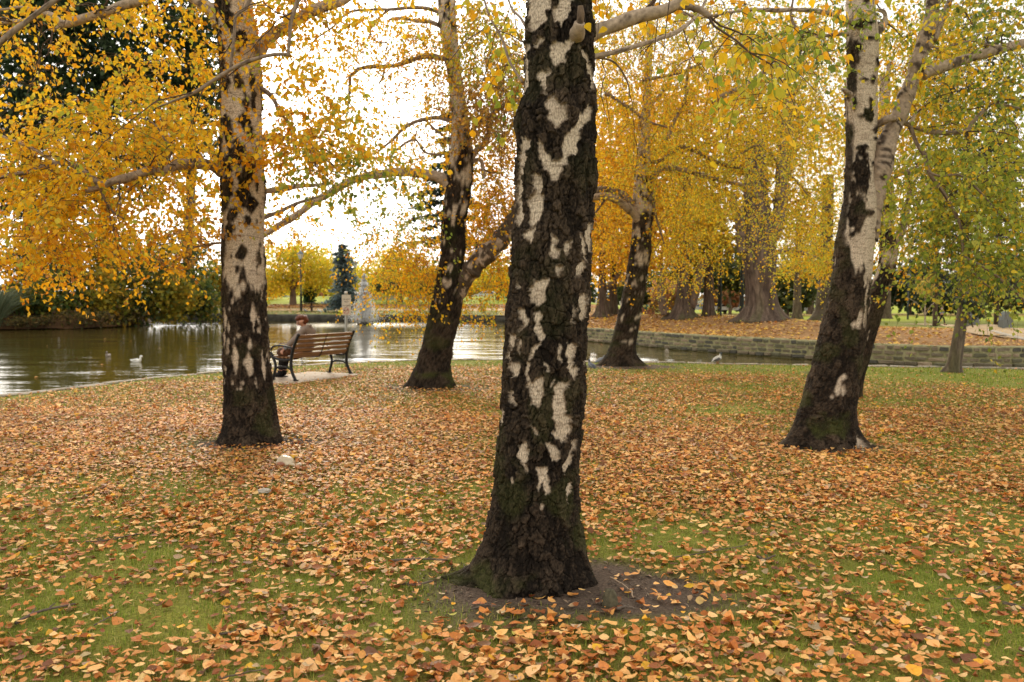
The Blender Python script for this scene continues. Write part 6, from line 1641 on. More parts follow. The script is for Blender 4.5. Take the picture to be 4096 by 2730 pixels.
# --- sign
M_POLE = mat_noise('galvanised_steel', (.28, .28, .26), (.38, .38, .35), 12, rough=.45, bump=.1, metal=.6)
M_PANEL = mat_noise('cream_sign_face', (.58, .52, .44), (.66, .60, .51), 6, rough=.5, bump=0)
M_INK = mat_noise('black_print', (.015, .015, .015), (.03, .03, .03), 5, bump=0)
M_REDP = mat_noise('red_print', (.45, .03, .025), (.5, .05, .04), 5, bump=0)
M_CAPW = mat_noise('white_cap', (.68, .66, .62), (.76, .74, .70), 5, bump=0)
def text_part(txt, loc, size, mat, parent, name='lettering'):
    cu = bpy.data.curves.new(name, 'FONT')
    cu.body = txt; cu.size = size; cu.align_x = 'CENTER'; cu.align_y = 'CENTER'; cu.extrude = .0006
    tmp = bpy.data.objects.new(name, cu); COL.objects.link(tmp)
    dg = bpy.context.evaluated_depsgraph_get()
    me = bpy.data.meshes.new_from_object(tmp.evaluated_get(dg)); me.name = name
    bpy.data.objects.remove(tmp)
    me.materials.clear(); me.materials.append(mat)
    o = bpy.data.objects.new(name, me); COL.objects.link(o)
    o.parent = parent; o.location = loc; o.rotation_euler = (PI / 2, 0, 0)
    return o
SD = 18.4
sp_ = P(1387, 1450, SD); top_z = P(1389, 1166, SD)[2]
sign = thing('warning_sign', (sp_[0], SD, 0), 'cream do-not-feed-the-birds sign on a grey steel pole behind the bench', 'sign', rz=math.radians(3))
bm = bmesh.new()
tube_bm(bm, np.array([(-.012, 0, -.1), (-.006, 0, .8), (0, 0, top_z - .05)]), .030, 14)
bm_obj('pole', bm, M_POLE, sign, smooth=True)
bm = bmesh.new(); tube_bm(bm, np.array([(0, 0, top_z - .055), (0, 0, top_z - .01), (0, 0, top_z)]), np.array([.036, .036, .026]), 14)
bm_obj('pole_cap', bm, M_CAPW, sign, smooth=True)
pz = (P(1389, 1180, SD)[2] + P(1389, 1262, SD)[2]) / 2; ph = P(1389, 1180, SD)[2] - P(1389, 1262, SD)[2]; pw = 36 / F * SD
bm = bmesh.new(); bm_box(bm, (.012, -.038, pz), (pw, .006, ph), bevel=.002)
bmesh.ops.bevel(bm, geom=[e for e in bm.edges if abs(e.verts[0].co.y - e.verts[1].co.y) > .003 and abs(e.verts[0].co.x - e.verts[1].co.x) < .003], offset=.02, segments=3, affect='EDGES')
bm_obj('sign_panel', bm, M_PANEL, sign)
yq = -.0425
text_part('DO NOT', (.012, yq, pz + ph * .275), .040, M_INK, sign)
text_part('FEED', (.012, yq, pz + ph * .155), .040, M_INK, sign)
text_part('THE BIRDS', (.012, yq, pz - ph * .035), .036, M_INK, sign)
bm = bmesh.new()
cz = pz - ph * .28
a = np.linspace(0, 2 * PI, 33)
tube_bm(bm, np.column_stack((.004 + .058 * np.cos(a), 0 * a + yq, cz + .072 * np.sin(a))), .0045, 6)
tube_bm(bm, np.array([(-.036, yq - .002, cz - .052), (.044, yq - .002, cz + .052)]), .0045, 6)
bm_obj('prohibition_ring', bm, M_REDP, sign)
for sx, sz in ((-.026, .004), (.034, .012)):
    bm = bmesh.new()
    tube_bm(bm, np.array([(sx - .028, yq + .001, cz + sz - .008), (sx - .010, yq + .001, cz + sz + .004), (sx + .006, yq + .001, cz + sz + .004), (sx + .018, yq + .001, cz + sz + .012)]), np.array([.002, .009, .010, .004]), 6, (1, .2, 1))
    bm_obj('bird_pictogram', bm, M_INK, sign)
for q in (.46, -.47):
    bm = bmesh.new(); ball_bm(bm, (.014, yq, pz + ph * q), .006)
    bm_obj('bolt', bm, M_POLE, sign)
hp = hit(2441, 1286, 50)
sg2 = thing('warning_sign', (hp[0], hp[1], float(park_z(hp[0], hp[1]))), 'small white sign on a thin post by the far water, left of the twin-trunked elm', 'sign')
hh = 100 / F * hp[1]
bm = bmesh.new(); tube_bm(bm, np.array([(0, 0, -.1), (0, 0, hh)]), .035, 8); bm_obj('pole', bm, M_POLE, sg2, smooth=True)
bm = bmesh.new(); bm_box(bm, (.05, -.05, hh - .35), (.22, .02, .62), bevel=.006); bm_obj('sign_panel', bm, M_PANEL, sg2)

# --- fountain
M_DROP = mat_attr('water_spray', rough=.3, spec=.6, nscale=0, transl=.6)
fo = thing('fountain', tuple(FOUNT), 'floating fountain in the pond throwing up a tall white jet', 'fountain')
bm = bmesh.new()
a = np.linspace(0, 2 * PI, 25)
tube_bm(bm, np.column_stack((.42 * np.cos(a), .42 * np.sin(a), 0 * a + .05)), .11, 10)
bm_obj('float_ring', bm, M_IRON, fo, smooth=True)
bm = bmesh.new()
tube_bm(bm, np.array([(0, 0, -.1), (0, 0, .12), (0, 0, .22), (0, 0, .32)]), np.array([.40, .36, .22, .12]), 16)
bm_obj('pump_housing', bm, M_IRON, fo, smooth=True)
for k in range(3):
    bm = bmesh.new(); q = k * 2.1 + .4
    tube_bm(bm, np.array([(.2 * math.cos(q), .2 * math.sin(q), .1), (.62 * math.cos(q), .62 * math.sin(q), .06), (.70 * math.cos(q), .70 * math.sin(q), .12)]), .055, 8)
    bm_obj('float_arm', bm, M_IRON, fo, smooth=True)
gg = np.random.default_rng(71)
def drops(n, vz, spread, tpow, smin, smax, jit):
    H = vz * vz / 19.6
    t = gg.uniform(0, 1, n) ** tpow * 2 * vz / 9.8
    z = vz * t - 4.9 * t * t
    az = gg.uniform(0, 2 * PI, n); r = np.abs(gg.normal(size=n)) * spread * t
    p = np.column_stack((r * np.cos(az), r * np.sin(az), .3 + z)) + gg.normal(size=(n, 3)) * jit
    return p, gg.uniform(smin, smax, n)
pp = [drops(4600, 8.05, .05, .8, .014, .040, .03), drops(2600, 7.3, .16, .9, .012, .035, .04), drops(3000, 6.3, .30, 1, .012, .032, .05), drops(4000, 4.8, .5, 1, .008, .022, .08), drops(9000, 3.0, 1.2, 1, .005, .013, .14)]
pos = np.concatenate([q[0] for q in pp]); sz = np.concatenate([q[1] for q in pp]) * 2.0
k = pos[:, 2] > -.02
pos, sz = pos[k] + FOUNT, sz[k]
tet = (np.array([(1, 1, 1), (1, -1, -1), (-1, 1, -1), (-1, -1, 1)], float) * np.array((.6, .6, 1.2)), np.array([(0, 1, 2), (0, 3, 1), (0, 2, 3), (1, 3, 2)]))
V, Fc = place(tet, pos, rand_dir(len(pos), gg) * .2 + np.array((1, 0, 0)), np.tile((0, 0, 1.0), (len(pos), 1)), sz)
mesh_np('water_jet', V, Fc, M_DROP, fo, col=np.full((len(V), 3), .97), kind='stuff')

# --- birds
def bird(name, loc, head, scale, col_body, col_head, col_wing, label, cat, group=None, swim=False, neck=1.0, tail=(.5, .5, .5), col_leg=(.5, .12, .06), col_beak=(.1, .08, .06)):
    t = thing(name, loc, label, cat, group, rz=head)
    s = scale
    if swim:
        pth = [(-.20, .075), (-.15, .055), (-.08, .035), (0, .03), (.08, .035), (.125, .075), (.135, .13 * neck), (.15, .165 * neck), (.18, .165 * neck), (.205, .155 * neck)]
        rad = [.006, .030, .062, .075, .066, .042, .030, .033, .026, .006]
    else:
        pth = [(-.17, .055), (-.11, .085), (-.05, .115), (.02, .13), (.075, .155), (.098, .195 * neck), (.105, .228 * neck), (.115, .25 * neck), (.138, .25 * neck), (.158, .24 * neck)]
        rad = [.008, .030, .054, .062, .052, .032, .026, .028, .021, .004]
    Q = smooth_path(np.column_stack((np.array(pth), rad)), 30)
    V, fs = tube_arr(np.column_stack((Q[:, 0], 0 * Q[:, 0], Q[:, 1])), np.maximum(Q[:, 2], .003), 14)
    c = np.where((V[:, 0] > (.12 if swim else .085))[:, None] & (V[:, 2] > (.11 if swim else .19) * neck)[:, None], np.array(col_head), np.array(col_body))
    c = np.where((V[:, 0] < -.1)[:, None], np.array(tail), c)
    V = V * s
    me = mesh_np('body', V, fs, M_FEATHER, None, col=c, smooth=True)
    me.parent = t
    for q in (-1, 1):
        bm = bmesh.new()
        y = .056 * q
        tube_bm(bm, np.array([(.06, y, .125), (0, y * 1.22, .125), (-.08, y, .10), (-.16, y * .5, .072)]) * s - (np.array((0, 0, .055)) * s if swim else 0), np.array([.012, .036, .030, .006]) * s, 8, (1, .5, 1))
        w = bm_obj('wing', bm, feather(col_wing), t, smooth=True)
        bm = bmesh.new()
        hx, hz_ = ((.163, .168) if swim else (.12, .255))
        ball_bm(bm, (hx * s, .022 * q * s, hz_ * neck * s), .0045 * s, seg=6, ring=4)
        bm_obj('eye', bm, M_EYE, t)
        if not swim:
            bm = bmesh.new()
            tube_bm(bm, np.array([(.015, .022 * q, .09), (.01, .024 * q, .04), (.018, .024 * q, .004)]) * s, .006 * s, 6)
            tube_bm(bm, np.array([(-.01, .024 * q, .005), (.045, .03 * q, .004)]) * s, .004 * s, 5)
            bm_obj('leg', bm, feather(col_leg), t)
    bm = bmesh.new()
    bx, bz_ = ((.2, .157) if swim else (.153, .243))
    tube_bm(bm, np.array([(bx - .008, 0, bz_ * neck), (bx + .022, 0, (bz_ - .008) * neck)]) * s, np.array([.010, .002]) * s, 6)
    bm_obj('beak', bm, feather(col_beak), t)
    return t
M_FEATHER = mat_attr('feathers', rough=.7, spec=.2, nscale=60, lo=.85, hi=1.15, bump=.2, dist=.002)
_fm = {}
def feather(c):
    if c not in _fm:
        _fm[c] = mat_noise('plumage_%d' % len(_fm), tuple(v * .85 for v in c), tuple(min(1, v * 1.15) for v in c), 40, rough=.7, bump=.1, dist=.002)
    return _fm[c]
gl = G(545, 1449, WATER_Z)
bird('gull', tuple(gl), math.radians(-4), 1.02, (.80, .79, .76), (.82, .81, .78), (.74, .74, .72), 'white gull swimming on the dark water at left', 'bird', swim=True, tail=(.78, .78, .75), col_beak=(.45, .16, .06), neck=1.05)
dk = G(433, 1427, WATER_Z)
bird('duck', tuple(dk), math.radians(-80), .95, (.34, .29, .26), (.22, .18, .16), (.42, .37, .34), 'brown duck facing the camera on the water, left of the white gull', 'bird', swim=True, tail=(.2, .15, .12))
p1 = G(2366, 1482); p2_ = G(2402, 1459); p3_ = G(2868, 1457)
bird('pigeon', tuple(p1), math.radians(115), .86, (.13, .145, .18), (.06, .075, .09), (.15, .165, .20), 'slate grey pigeon standing right beside the nearest birch trunk', 'bird', 'pigeons on the lawn by the water', tail=(.09, .1, .13))
bird('pigeon', tuple(p2_), math.radians(22), .86, (.26, .28, .32), (.14, .16, .19), (.30, .32, .36), 'pale grey pigeon walking at the left foot of the twisting birch', 'bird', 'pigeons on the lawn by the water', tail=(.2, .22, .25), neck=.9)
bird('pigeon', tuple(p3_), math.radians(28), .98, (.62, .61, .58), (.07, .085, .095), (.10, .095, .10), 'white-breasted pigeon with dark wings standing alone on the lawn edge', 'bird', 'pigeons on the lawn by the water', tail=(.62, .61, .6), neck=1.02)
for px, py, c, lb in ((1222, 1250, (.3, .3, .33), 'grey bird on the far bank just below the picnic table'), (1278, 1252, (.6, .6, .6), 'pale bird on the far bank between picnic table and spruce'), (1360, 1247, (.8, .8, .78), 'white bird on the far bank at the foot of the blue spruce')):
    q = hit(px, py, 66)
    bird('far_bank_bird', (q[0], q[1], float(park_z(q[0], q[1]))), math.radians(170), 1.35, c, c, c, lb, 'bird', 'birds on the far bank', tail=c)

# --- lamps
M_LAMPG = mat_noise('frosted_lamp_glass', (.55, .6, .62), (.65, .7, .72), 5, rough=.2, bump=0)
M_LAMPD = mat_noise('dark_green_iron', (.010, .016, .013), (.02, .028, .024), 12, rough=.5, bump=.1)
M_ROOFB = mat_noise('blue_grey_lamp_roof', (.10, .13, .16), (.15, .19, .22), 12, rough=.4, bump=0)
def lamp(loc, h, label):
    t = thing('street_lamp', loc, label, 'street lamp', 'park lamps')
    bm = bmesh.new()
    tube_bm(bm, np.array([(0, 0, -.1), (0, 0, .1), (0, 0, 1.5), (0, 0, 1.55), (0, 0, 1.6), (0, 0, h - .75)]), np.array([.13, .11, .10, .125, .065, .05]), 10)
    bm_obj('post', bm, M_LAMPD, t, smooth=True)
    bm = bmesh.new()
    tube_bm(bm, np.array([(0, 0, h - .78), (0, 0, h - .7), (0, 0, h - .30)]), np.array([.10, .16, .27]), 8)
    bm_obj('lamp_glass', bm, M_LAMPG, t)
    bm = bmesh.new()
    tube_bm(bm, np.array([(0, 0, h - .30), (0, 0, h - .27), (0, 0, h - .08), (0, 0, h)]), np.array([.33, .30, .12, .02]), 8)
    bm_obj('lamp_roof', bm, M_ROOFB, t)
    return t
def lamp_px(px, base_py, top_py, y0, label, h=None, d=None):
    q = hit(px, base_py, y0) if d is None else P(px, base_py, d)
    z = float(park_z(q[0], q[1]))
    hh = h or P(px, top_py, q[1])[2] - z
    return lamp((q[0], q[1], z), hh, label)
lamp_px(1205, 1246, 1003, 60, 'tall lamp post rising behind the seated person', d=74.5)
lamp_px(1422, 1225, 1043, 60, 'lamp post behind the walking person in navy', d=86)
lamp_px(2966, 1281, 900, 40, 'black lamp post close to the left side of the massive elm', h=5.4)
lamp_px(2878, 1266, 900, 40, 'black lamp post between the straight brown trunk and the massive elm', h=5.2)
lamp_px(2771, 1246, 900, 60, 'slim lamp post just right of the twin-trunked elm', h=5.4)
lamp_px(3631, 1279, 900, 40, 'dark lamp post in the shade behind the right birches', h=5.4)

# --- picnic table
M_WOODD = mat_noise('weathered_dark_timber', (.07, .042, .028), (.15, .095, .065), 5, bump=.3, stretch=(1, 8, 8))
q = P(1247, 1241, 74.5)
pt = thing('picnic_table', (q[0], 74.5, float(park_z(q[0], 74.5))), 'dark timber picnic table under the yellow trees on the far bank', 'table', rz=math.radians(4))
for k in range(4):
    bm = bmesh.new(); bm_box(bm, (0, -.3 + .2 * k, .76), (1.25, .18, .05), bevel=.008); bm_obj('top_plank', bm, M_WOODD, pt)
for y in (-.75, .75):
    bm = bmesh.new(); bm_box(bm, (0, y, .46), (1.75, .28, .06), bevel=.008); bm_obj('bench_plank', bm, M_WOODD, pt)
bm = bmesh.new(); bm_box(bm, (0, 0, .36), (.16, .16, .78)); bm_obj('leg', bm, M_WOODD, pt)
bm = bmesh.new(); bm_box(bm, (0, 0, .40), (.10, 1.6, .07)); bm_obj('crossbeam', bm, M_WOODD, pt)
# --- red-brown seat by the twin-trunked elm
q = hit(2622, 1270, 50)
rb = thing('red_bench', (q[0], q[1], float(park_z(q[0], q[1]))), 'red-brown bench end peeping out left of the twin-trunked elm', 'bench', rz=math.radians(70))
M_REDW = mat_noise('red_brown_paint', (.20, .045, .025), (.28, .07, .04), 8, bump=.1)
for k in range(3):
    bm = bmesh.new(); bm_box(bm, (0, -.2 + .17 * k, .44), (1.5, .14, .04)); bm_obj('slat', bm, M_REDW, rb)
for k in range(3):
    bm = bmesh.new(); bm_box(bm, (0, .26, .56 + .14 * k), (1.5, .04, .11)); bm_obj('slat', bm, M_REDW, rb)
for x in (-.65, .65):
    bm = bmesh.new(); bm_box(bm, (x, -.17, .22), (.06, .06, .44)); bm_obj('leg', bm, M_IRON, rb)
    bm = bmesh.new(); bm_box(bm, (x, .29, .45), (.06, .05, .92)); bm_obj('leg', bm, M_IRON, rb)
# --- green litter bin on a post
q = hit(2583, 1268, 55)
bn = thing('litter_bin', (q[0], q[1], float(park_z(q[0], q[1]))), 'green bin on a thin post behind the twisting birch', 'bin')
M_BING = mat_noise('bin_green', (.02, .07, .045), (.03, .10, .06), 8, bump=0)
bm = bmesh.new(); tube_bm(bm, np.array([(0, 0, -.1), (0, 0, 1.0)]), .03, 8); bm_obj('post', bm, M_LAMPD, bn)
bm = bmesh.new(); tube_bm(bm, np.array([(0, -.12, .62), (0, -.12, 1.02), (0, -.12, 1.12)]), np.array([.15, .18, .10]), 12); bm_obj('bin_body', bm, M_BING, bn, smooth=True)

# --- footbridge parapets and path edging on the right
M_PARA = mat_noise('grey_rendered_parapet', (.10, .11, .105), (.17, .18, .17), 4, bump=.2)
M_PALE = mat_noise('pale_timber_edging', (.40, .36, .30), (.52, .47, .39), 6, bump=.2)
q = hit(4015, 1322)
br = thing('footbridge', (q[0], q[1], float(park_z(q[0], q[1]))), 'small humped footbridge with grey arched parapet beside the sand path at right', 'bridge', rz=math.radians(38))
def para(off, L=1.6):
    bm = bmesh.new()
    xs_ = np.linspace(-L / 2, L / 2, 17)
    prof = [(x, .40 + .32 * math.cos(x / L * PI) ** .8 if abs(x) < L / 2 - .01 else .40) for x in xs_]
    for y in (-.09, .09):
        vs = [bm.verts.new((x, off + y, -.35)) for x in xs_] + [bm.verts.new((x, off + y, z)) for x, z in prof]
        n = len(xs_)
        for k in range(n - 1):
            f = (vs[k], vs[k + 1], vs[n + k + 1], vs[n + k])
            bm.faces.new(f if y < 0 else f[::-1])
    bm.verts.ensure_lookup_table()
    n = len(xs_)
    for k in range(n - 1):
        bm.faces.new((bm.verts[n + k], bm.verts[n + k + 1], bm.verts[3 * n + k + 1], bm.verts[3 * n + k]))
    for k in (0, n - 1):
        f = (bm.verts[k], bm.verts[n + k], bm.verts[3 * n + k], bm.verts[2 * n + k])
        bm.faces.new(f if k == 0 else f[::-1])
    return bm
bm_obj('parapet', para(-.05, .85), M_PARA, br); bm_obj('parapet', para(1.15, .85), M_PARA, br)
bm = bmesh.new()
xs_ = np.linspace(-1.4, 1.4, 15)
tube_bm(bm, np.column_stack((xs_, 0 * xs_ + .55, -.30 + .20 * np.cos(xs_ / 1.4 * PI / 2))), .95, 12, (1, 1, .33))
bm_obj('deck', bm, M_SAND, br, smooth=True)
eg = [hit(*p) for p in ((3955, 1328), (3990, 1338), (4030, 1349), (4075, 1360), (4130, 1372), (4200, 1384))]
et = thing('path_edging', tuple(eg[0]), 'pale timber edging between the leafy bank and the sand path at right', 'kerb')
Q = smooth_path(np.array([(p[0], p[1], float(park_z(p[0], p[1])) + .05) for p in eg]), 30)
V, fs = tube_arr(Q, .06, 4)
mesh_np('edging_board', V, fs, M_PALE, et)

# --- cars parked beyond the park, pale walls beyond the far lawn
M_TYRE = mat_noise('tyre', (.01, .01, .01), (.02, .02, .02), 10, bump=0)
M_GLASS = mat_noise('dark_car_glass', (.015, .018, .02), (.03, .035, .04), 3, rough=.1, bump=0, spec=.8)
def car(loc, rz, colr, label, k):
    t = thing('parked_car', loc, label, 'car', 'cars parked beyond the park', rz=rz)
    mt = mat_noise('car_paint_%d' % k, tuple(v * .95 for v in colr), colr, 2, rough=.3, bump=0, spec=.6)
    low = [(-2.1, .35), (-2.15, .7), (-1.95, .92), (-1.0, .98), (.9, .95), (1.95, .80), (2.15, .62), (2.12, .35)]
    cab = [(-1.9, .94), (-1.45, 1.36), (-.7, 1.47), (.2, 1.44), (1.1, .94)]
    def ext(prof, w, wt=None):
        bm = bmesh.new()
        wt = wt or w
        zs = [p[1] for p in prof]; z0, z1 = min(zs), max(zs)
        A = [bm.verts.new((x, -(w + (wt - w) * (z - z0) / (z1 - z0)), z)) for x, z in prof]
        B = [bm.verts.new((x, (w + (wt - w) * (z - z0) / (z1 - z0)), z)) for x, z in prof]
        bm.faces.new(A); bm.faces.new(B[::-1])
        n = len(prof)
        for q in range(n):
            bm.faces.new((A[q], B[q], B[(q + 1) % n], A[(q + 1) % n])[::-1])
        return bm
    bm_obj('body', ext(low, .86, .84), mt, t)
    bm_obj('cabin', ext(cab, .80, .62), mt, t)
    bm_obj('side_window', ext([(-1.55, .99), (-1.3, 1.30), (-.68, 1.39), (.15, 1.36), (.85, .99)], .815, .67), M_GLASS, t)
    bm_obj('windscreen', ext([(.28, 1.40), (1.06, 1.0), (1.12, .99), (.36, 1.42)], .70, .60), M_GLASS, t)
    for x in (-1.35, 1.35):
        for y in (-.80, .80):
            bm = bmesh.new(); tube_bm(bm, np.array([(x, y - .1, .32), (x, y + .1, .32)]), .32, 14)
            bm_obj('wheel', bm, M_TYRE, t)
    for y in (-.6, .6):
        bm = bmesh.new(); ball_bm(bm, (2.08, y, .66), .12, (.5, 1.3, .7)); bm_obj('headlight', bm, M_CAPW, t)
    return t
def car_px(px, py, d, rz, c, label, k):
    p = P(px, py, d); z = EYE - (py - 1190) * d / F
    car((p[0], d, z), math.radians(rz), c, label, k)
for k, (px, py, d, rz, c, lb) in enumerate([
    (2886, 1248, 150, 200, (.72, .72, .72), 'white car just left of the massive elm'), (2925, 1249, 152, 185, (.66, .67, .68), 'silver white car with its nose behind the massive elm'), (2795, 1247, 155, 180, (.45, .5, .56), 'silver blue car between the two elms'), (2740, 1246, 150, 178, (.6, .6, .62), 'pale car seen through the fork of the twin-trunked elm'),
    (3132, 1252, 160, 185, (.30, .33, .38), 'grey car right of the massive elm'), (3150, 1252, 150, 180, (.55, .58, .6), 'silver car left of the two-toned trunk'), (3215, 1252, 158, 180, (.5, .52, .55), 'silver car right of the two-toned trunk'), (1940, 1199, 140, 175, (.62, .64, .66), 'pale car far behind the pond, left of the nearest birch')]):
    car_px(px, py, d, rz, c, lb, k)
M_WALLG = mat_noise('grey_concrete_wall', (.30, .29, .27), (.42, .41, .38), 1.2, bump=.1)
M_WALLW = mat_noise('white_painted_wall', (.62, .60, .56), (.72, .70, .66), 1.0, bump=0)
def low_wall(x0, x1, ytop, ybot, d, mt, label, name='low_wall', th=.4):
    a, b = P(x0, ytop, d), P(x1, ybot, d)
    t = thing(name, ((a[0] + b[0]) / 2, d, b[2]), label, 'wall')
    w = b[0] - a[0]; h = a[2] - b[2]
    n = max(2, int(w / 2.2))
    for k in range(n):
        bm = bmesh.new(); bm_box(bm, ((-.5 + (k + .5) / n) * w, 0, h / 2 - .3), (w / n - .03, th, h + .6), bevel=.02); bm_obj('panel', bm, mt, t)
    bm = bmesh.new(); bm_box(bm, (0, 0, h + .05), (w + .1, th + .12, .1), bevel=.02); bm_obj('coping', bm, mt, t)
low_wall(1418, 1580, 1180, 1216, 104, M_WALLG, 'low grey concrete wall on the far bank behind the fountain spray')
low_wall(1630, 1705, 1186, 1214, 106, M_WALLG, 'short grey wall behind the hanging orange branches right of the fountain')
low_wall(1040, 1102, 1187, 1202, 124, M_WALLW, 'white low wall beyond the lawn, just right of the left birch', th=.3)
low_wall(1142, 1155, 1186, 1199, 122, M_WALLW, 'small white pillar beyond the lawn beside the maple trunk')
low_wall(672, 705, 1192, 1212, 92, M_WALLW, 'short white wall beside the crouching person on the far lawn', th=.3)
low_wall(2545, 2620, 1233, 1243, 138, mat_noise('red_brick_far', (.26, .09, .05), (.36, .14, .08), 3, bump=0), 'low red brick wall far behind the twisting birch', th=.3)

# --- rubbish and small things on the lawn
M_BAGP = mat_noise('thin_beige_plastic', (.42, .34, .23), (.60, .51, .37), 9, rough=.35, bump=.8, dist=.012, spec=.5)
bg = G(1148, 1868)
pb = thing('plastic_bag', tuple(bg), 'crumpled beige plastic bag lying among the leaves below the left birch', 'bag', rz=-.08)
bm = bmesh.new()
q = bmesh.ops.create_uvsphere(bm, u_segments=40, v_segments=24, radius=1)['verts']
for v in q:
    n = V3(*v.co)
    k = 1 + .5 * (fbm(n[0] * 2.3, n[1] * 2.3, n[2] * 2.3, 4, 12) - .5) + .10 * np.abs(fbm(n[0] * 7, n[1] * 7, n[2] * 7, 2, 13) - .5)
    v.co = Vector((n[0] * .088 * k - .01, n[1] * .07 * k, .035 + n[2] * .058 * k * (1.15 - .35 * n[0])))
bm_obj('bag_body', bm, M_BAGP, pb, smooth=True)
bm = bmesh.new()
tube_bm(bm, cr([(.05, -.03, .03), (.085, -.035, .022), (.105, -.04, .02), (.13, -.045, .024), (.155, -.05, .014)], 16), np.array([.034, .030, .026, .022, .016, .014, .014, .016, .02, .024, .028, .03, .03, .026, .02, .008]), 10, (1, 1, .8))
bm_obj('bag_neck', bm, M_BAGP, pb, smooth=True)
bm = bmesh.new()
ball_bm(bm, (-.03, -.062, .036), .04, (1.1, .35, .62))
bm_obj('contents_patch', bm, mat_noise('bag_contents', (.16, .10, .11), (.46, .20, .10), 16, bump=.2), pb, smooth=True)  # dark and orange contents showing through the thin plastic
ts = G(1058, 1972)
tt_ = thing('crumpled_tissue', tuple(ts), 'crumpled grey-white tissue on the grass below the plastic bag', 'tissue')
bm = bmesh.new(); q = bmesh.ops.create_icosphere(bm, subdivisions=3, radius=1)['verts']
for v in q:
    n = V3(*v.co); k = 1 + .9 * (fbm(n[0] * 2, n[1] * 2, n[2] * 2, 4, 14) - .5)
    v.co = Vector((n[0] * .055 * k, n[1] * .04 * k, .015 + n[2] * .022 * k))
bm_obj('tissue', bm, mat_noise('grey_tissue', (.36, .32, .27), (.5, .46, .4), 20, bump=.4), tt_, smooth=False)
M_STICK = mat_noise('dead_twig', (.06, .042, .032), (.17, .13, .10), 20, bump=.3)
M_STICKP = mat_noise('pale_twig', (.26, .18, .12), (.36, .26, .18), 20, bump=.3)
def stick(px, rad, label, mt=M_STICK, group='fallen twigs in the grass', seed=0):
    pts = np.array([G(*p, .02) for p in px])
    pts[:, 2] += lawn_z(pts[:, 0], pts[:, 1]) + np.linspace(.0, .012, len(pts))
    t = thing('fallen_twig', tuple(pts[0]), label, 'twig', group)
    Q = smooth_path(pts, 22)
    Q[:, :2] += .012 * (np.stack([fbm(np.arange(22) * .4, k, seed, 2, seed) for k in (0, 5)], -1) - .5)
    V, fs = tube_arr(Q, np.linspace(rad, rad * .5, 22), 7)
    mesh_np('stem', V, fs, mt, t, smooth=True)
    for k in (7, 13):
        e = Q[k] + (Q[k + 2] - Q[k]) * 1.6 + np.array((.03 * (-1) ** k, .02, .01))
        V, fs = tube_arr(np.stack((Q[k], (Q[k] + e) / 2 + (0, 0, .004), e)), np.array([rad * .5, rad * .4, rad * .25]), 5)
        mesh_np('side_twig', V, fs, mt, t, smooth=True)
stick([(2440, 2310), (2490, 2342), (2525, 2372), (2532, 2402)], .006, 'pale bent twig on the soil right of the nearest trunk', M_STICKP, seed=1)
stick([(2470, 2437), (2505, 2432), (2545, 2446)], .009, 'stout dark twig lying on the soil right of the nearest trunk', seed=2)
stick([(4110, 2315), (4000, 2350), (3890, 2390), (3770, 2405)], .004, 'long thin dark twig with a curved end near the right edge of the lawn', seed=3)
stick([(4120, 2440), (4060, 2425), (4010, 2420)], .009, 'thick short twig at the right edge of the lawn', seed=4)
stick([(2690, 2230), (2990, 2186)], .004, 'thin twig right of the nearest trunk', seed=5)
TWL = ['dark twig at the bottom edge left of centre', 'thin dark twig on the grass far below the left birch', 'long dark twig near the lower left corner', 'short twig in the lower left, right of the long one', 'thin dark twig in the grass lower left of the nearest trunk', 'thin straight twig just left of the nearest trunk above the soil', 'small dark twig below the crumpled tissue', 'small twig between the tissue and the nearest trunk', 'short bent twig in the leaves right of the nearest trunk', 'tiny dark twig in the lower right grass', 'thin twig on the soil in front of the nearest trunk', 'dark twig on the soil edge left of the root flare', 'dark twig in the soil below the root flare']
for k, px in enumerate([[(880, 2715), (960, 2700), (1060, 2688)], [(560, 2130), (430, 2160), (330, 2170)], [(60, 2490), (150, 2450), (300, 2420)], [(380, 2495), (480, 2450)], [(850, 2540), (1000, 2520), (1100, 2512)], [(1560, 2240), (1700, 2236), (1790, 2246)], [(1080, 2160), (1110, 2172), (1150, 2180)], [(1670, 2170), (1720, 2180)], [(3030, 2225), (3060, 2240), (3100, 2228)], [(3380, 2375), (3420, 2380)], [(2200, 2470), (2300, 2462)], [(1590, 2330), (1660, 2340), (1730, 2330)], [(1880, 2440), (1940, 2425), (2010, 2435)]]):
    stick(px, .004 + .0025 * (k % 3), TWL[k], seed=20 + k)
# mossy root knob in front of the nearest trunk, and a stone in the channel
rk = G(2440, 2432)
M_MOSSY = mat_noise('mossy_root', (.045, .040, .022), (.13, .11, .065), 26, bump=.9, dist=.01)
rt = thing('root_knob', tuple(rk), 'mossy root knob sticking out of the soil right of the nearest trunk', 'root')
bm = bmesh.new(); q = bmesh.ops.create_icosphere(bm, subdivisions=4, radius=1)['verts']
for v in q:
    n = V3(*v.co); k = 1 + .7 * (fbm(n[0] * 2.2, n[1] * 2.2, n[2] * 2.2, 4, 15) - .5)
    v.co = Vector((n[0] * .040 * k, n[1] * .055 * k, .02 + n[2] * .075 * k))
bm_obj('knob', bm, M_MOSSY, rt, smooth=True)
rs = G(2667, 1412, WATER_Z)
rc = thing('pond_stone', tuple(rs), 'small grey stone breaking the water of the channel below the wall', 'stone')
bm = bmesh.new(); q = bmesh.ops.create_icosphere(bm, subdivisions=3, radius=1)['verts']
for v in q:
    n = V3(*v.co); k = 1 + .5 * (fbm(n[0] * 1.6, n[1] * 1.6, n[2] * 1.6, 3, 16) - .5)
    v.co = Vector((n[0] * .075 * k, n[1] * .09 * k, .02 + n[2] * .13 * k))
bm_obj('stone_body', bm, M_KERB, rc, smooth=True)
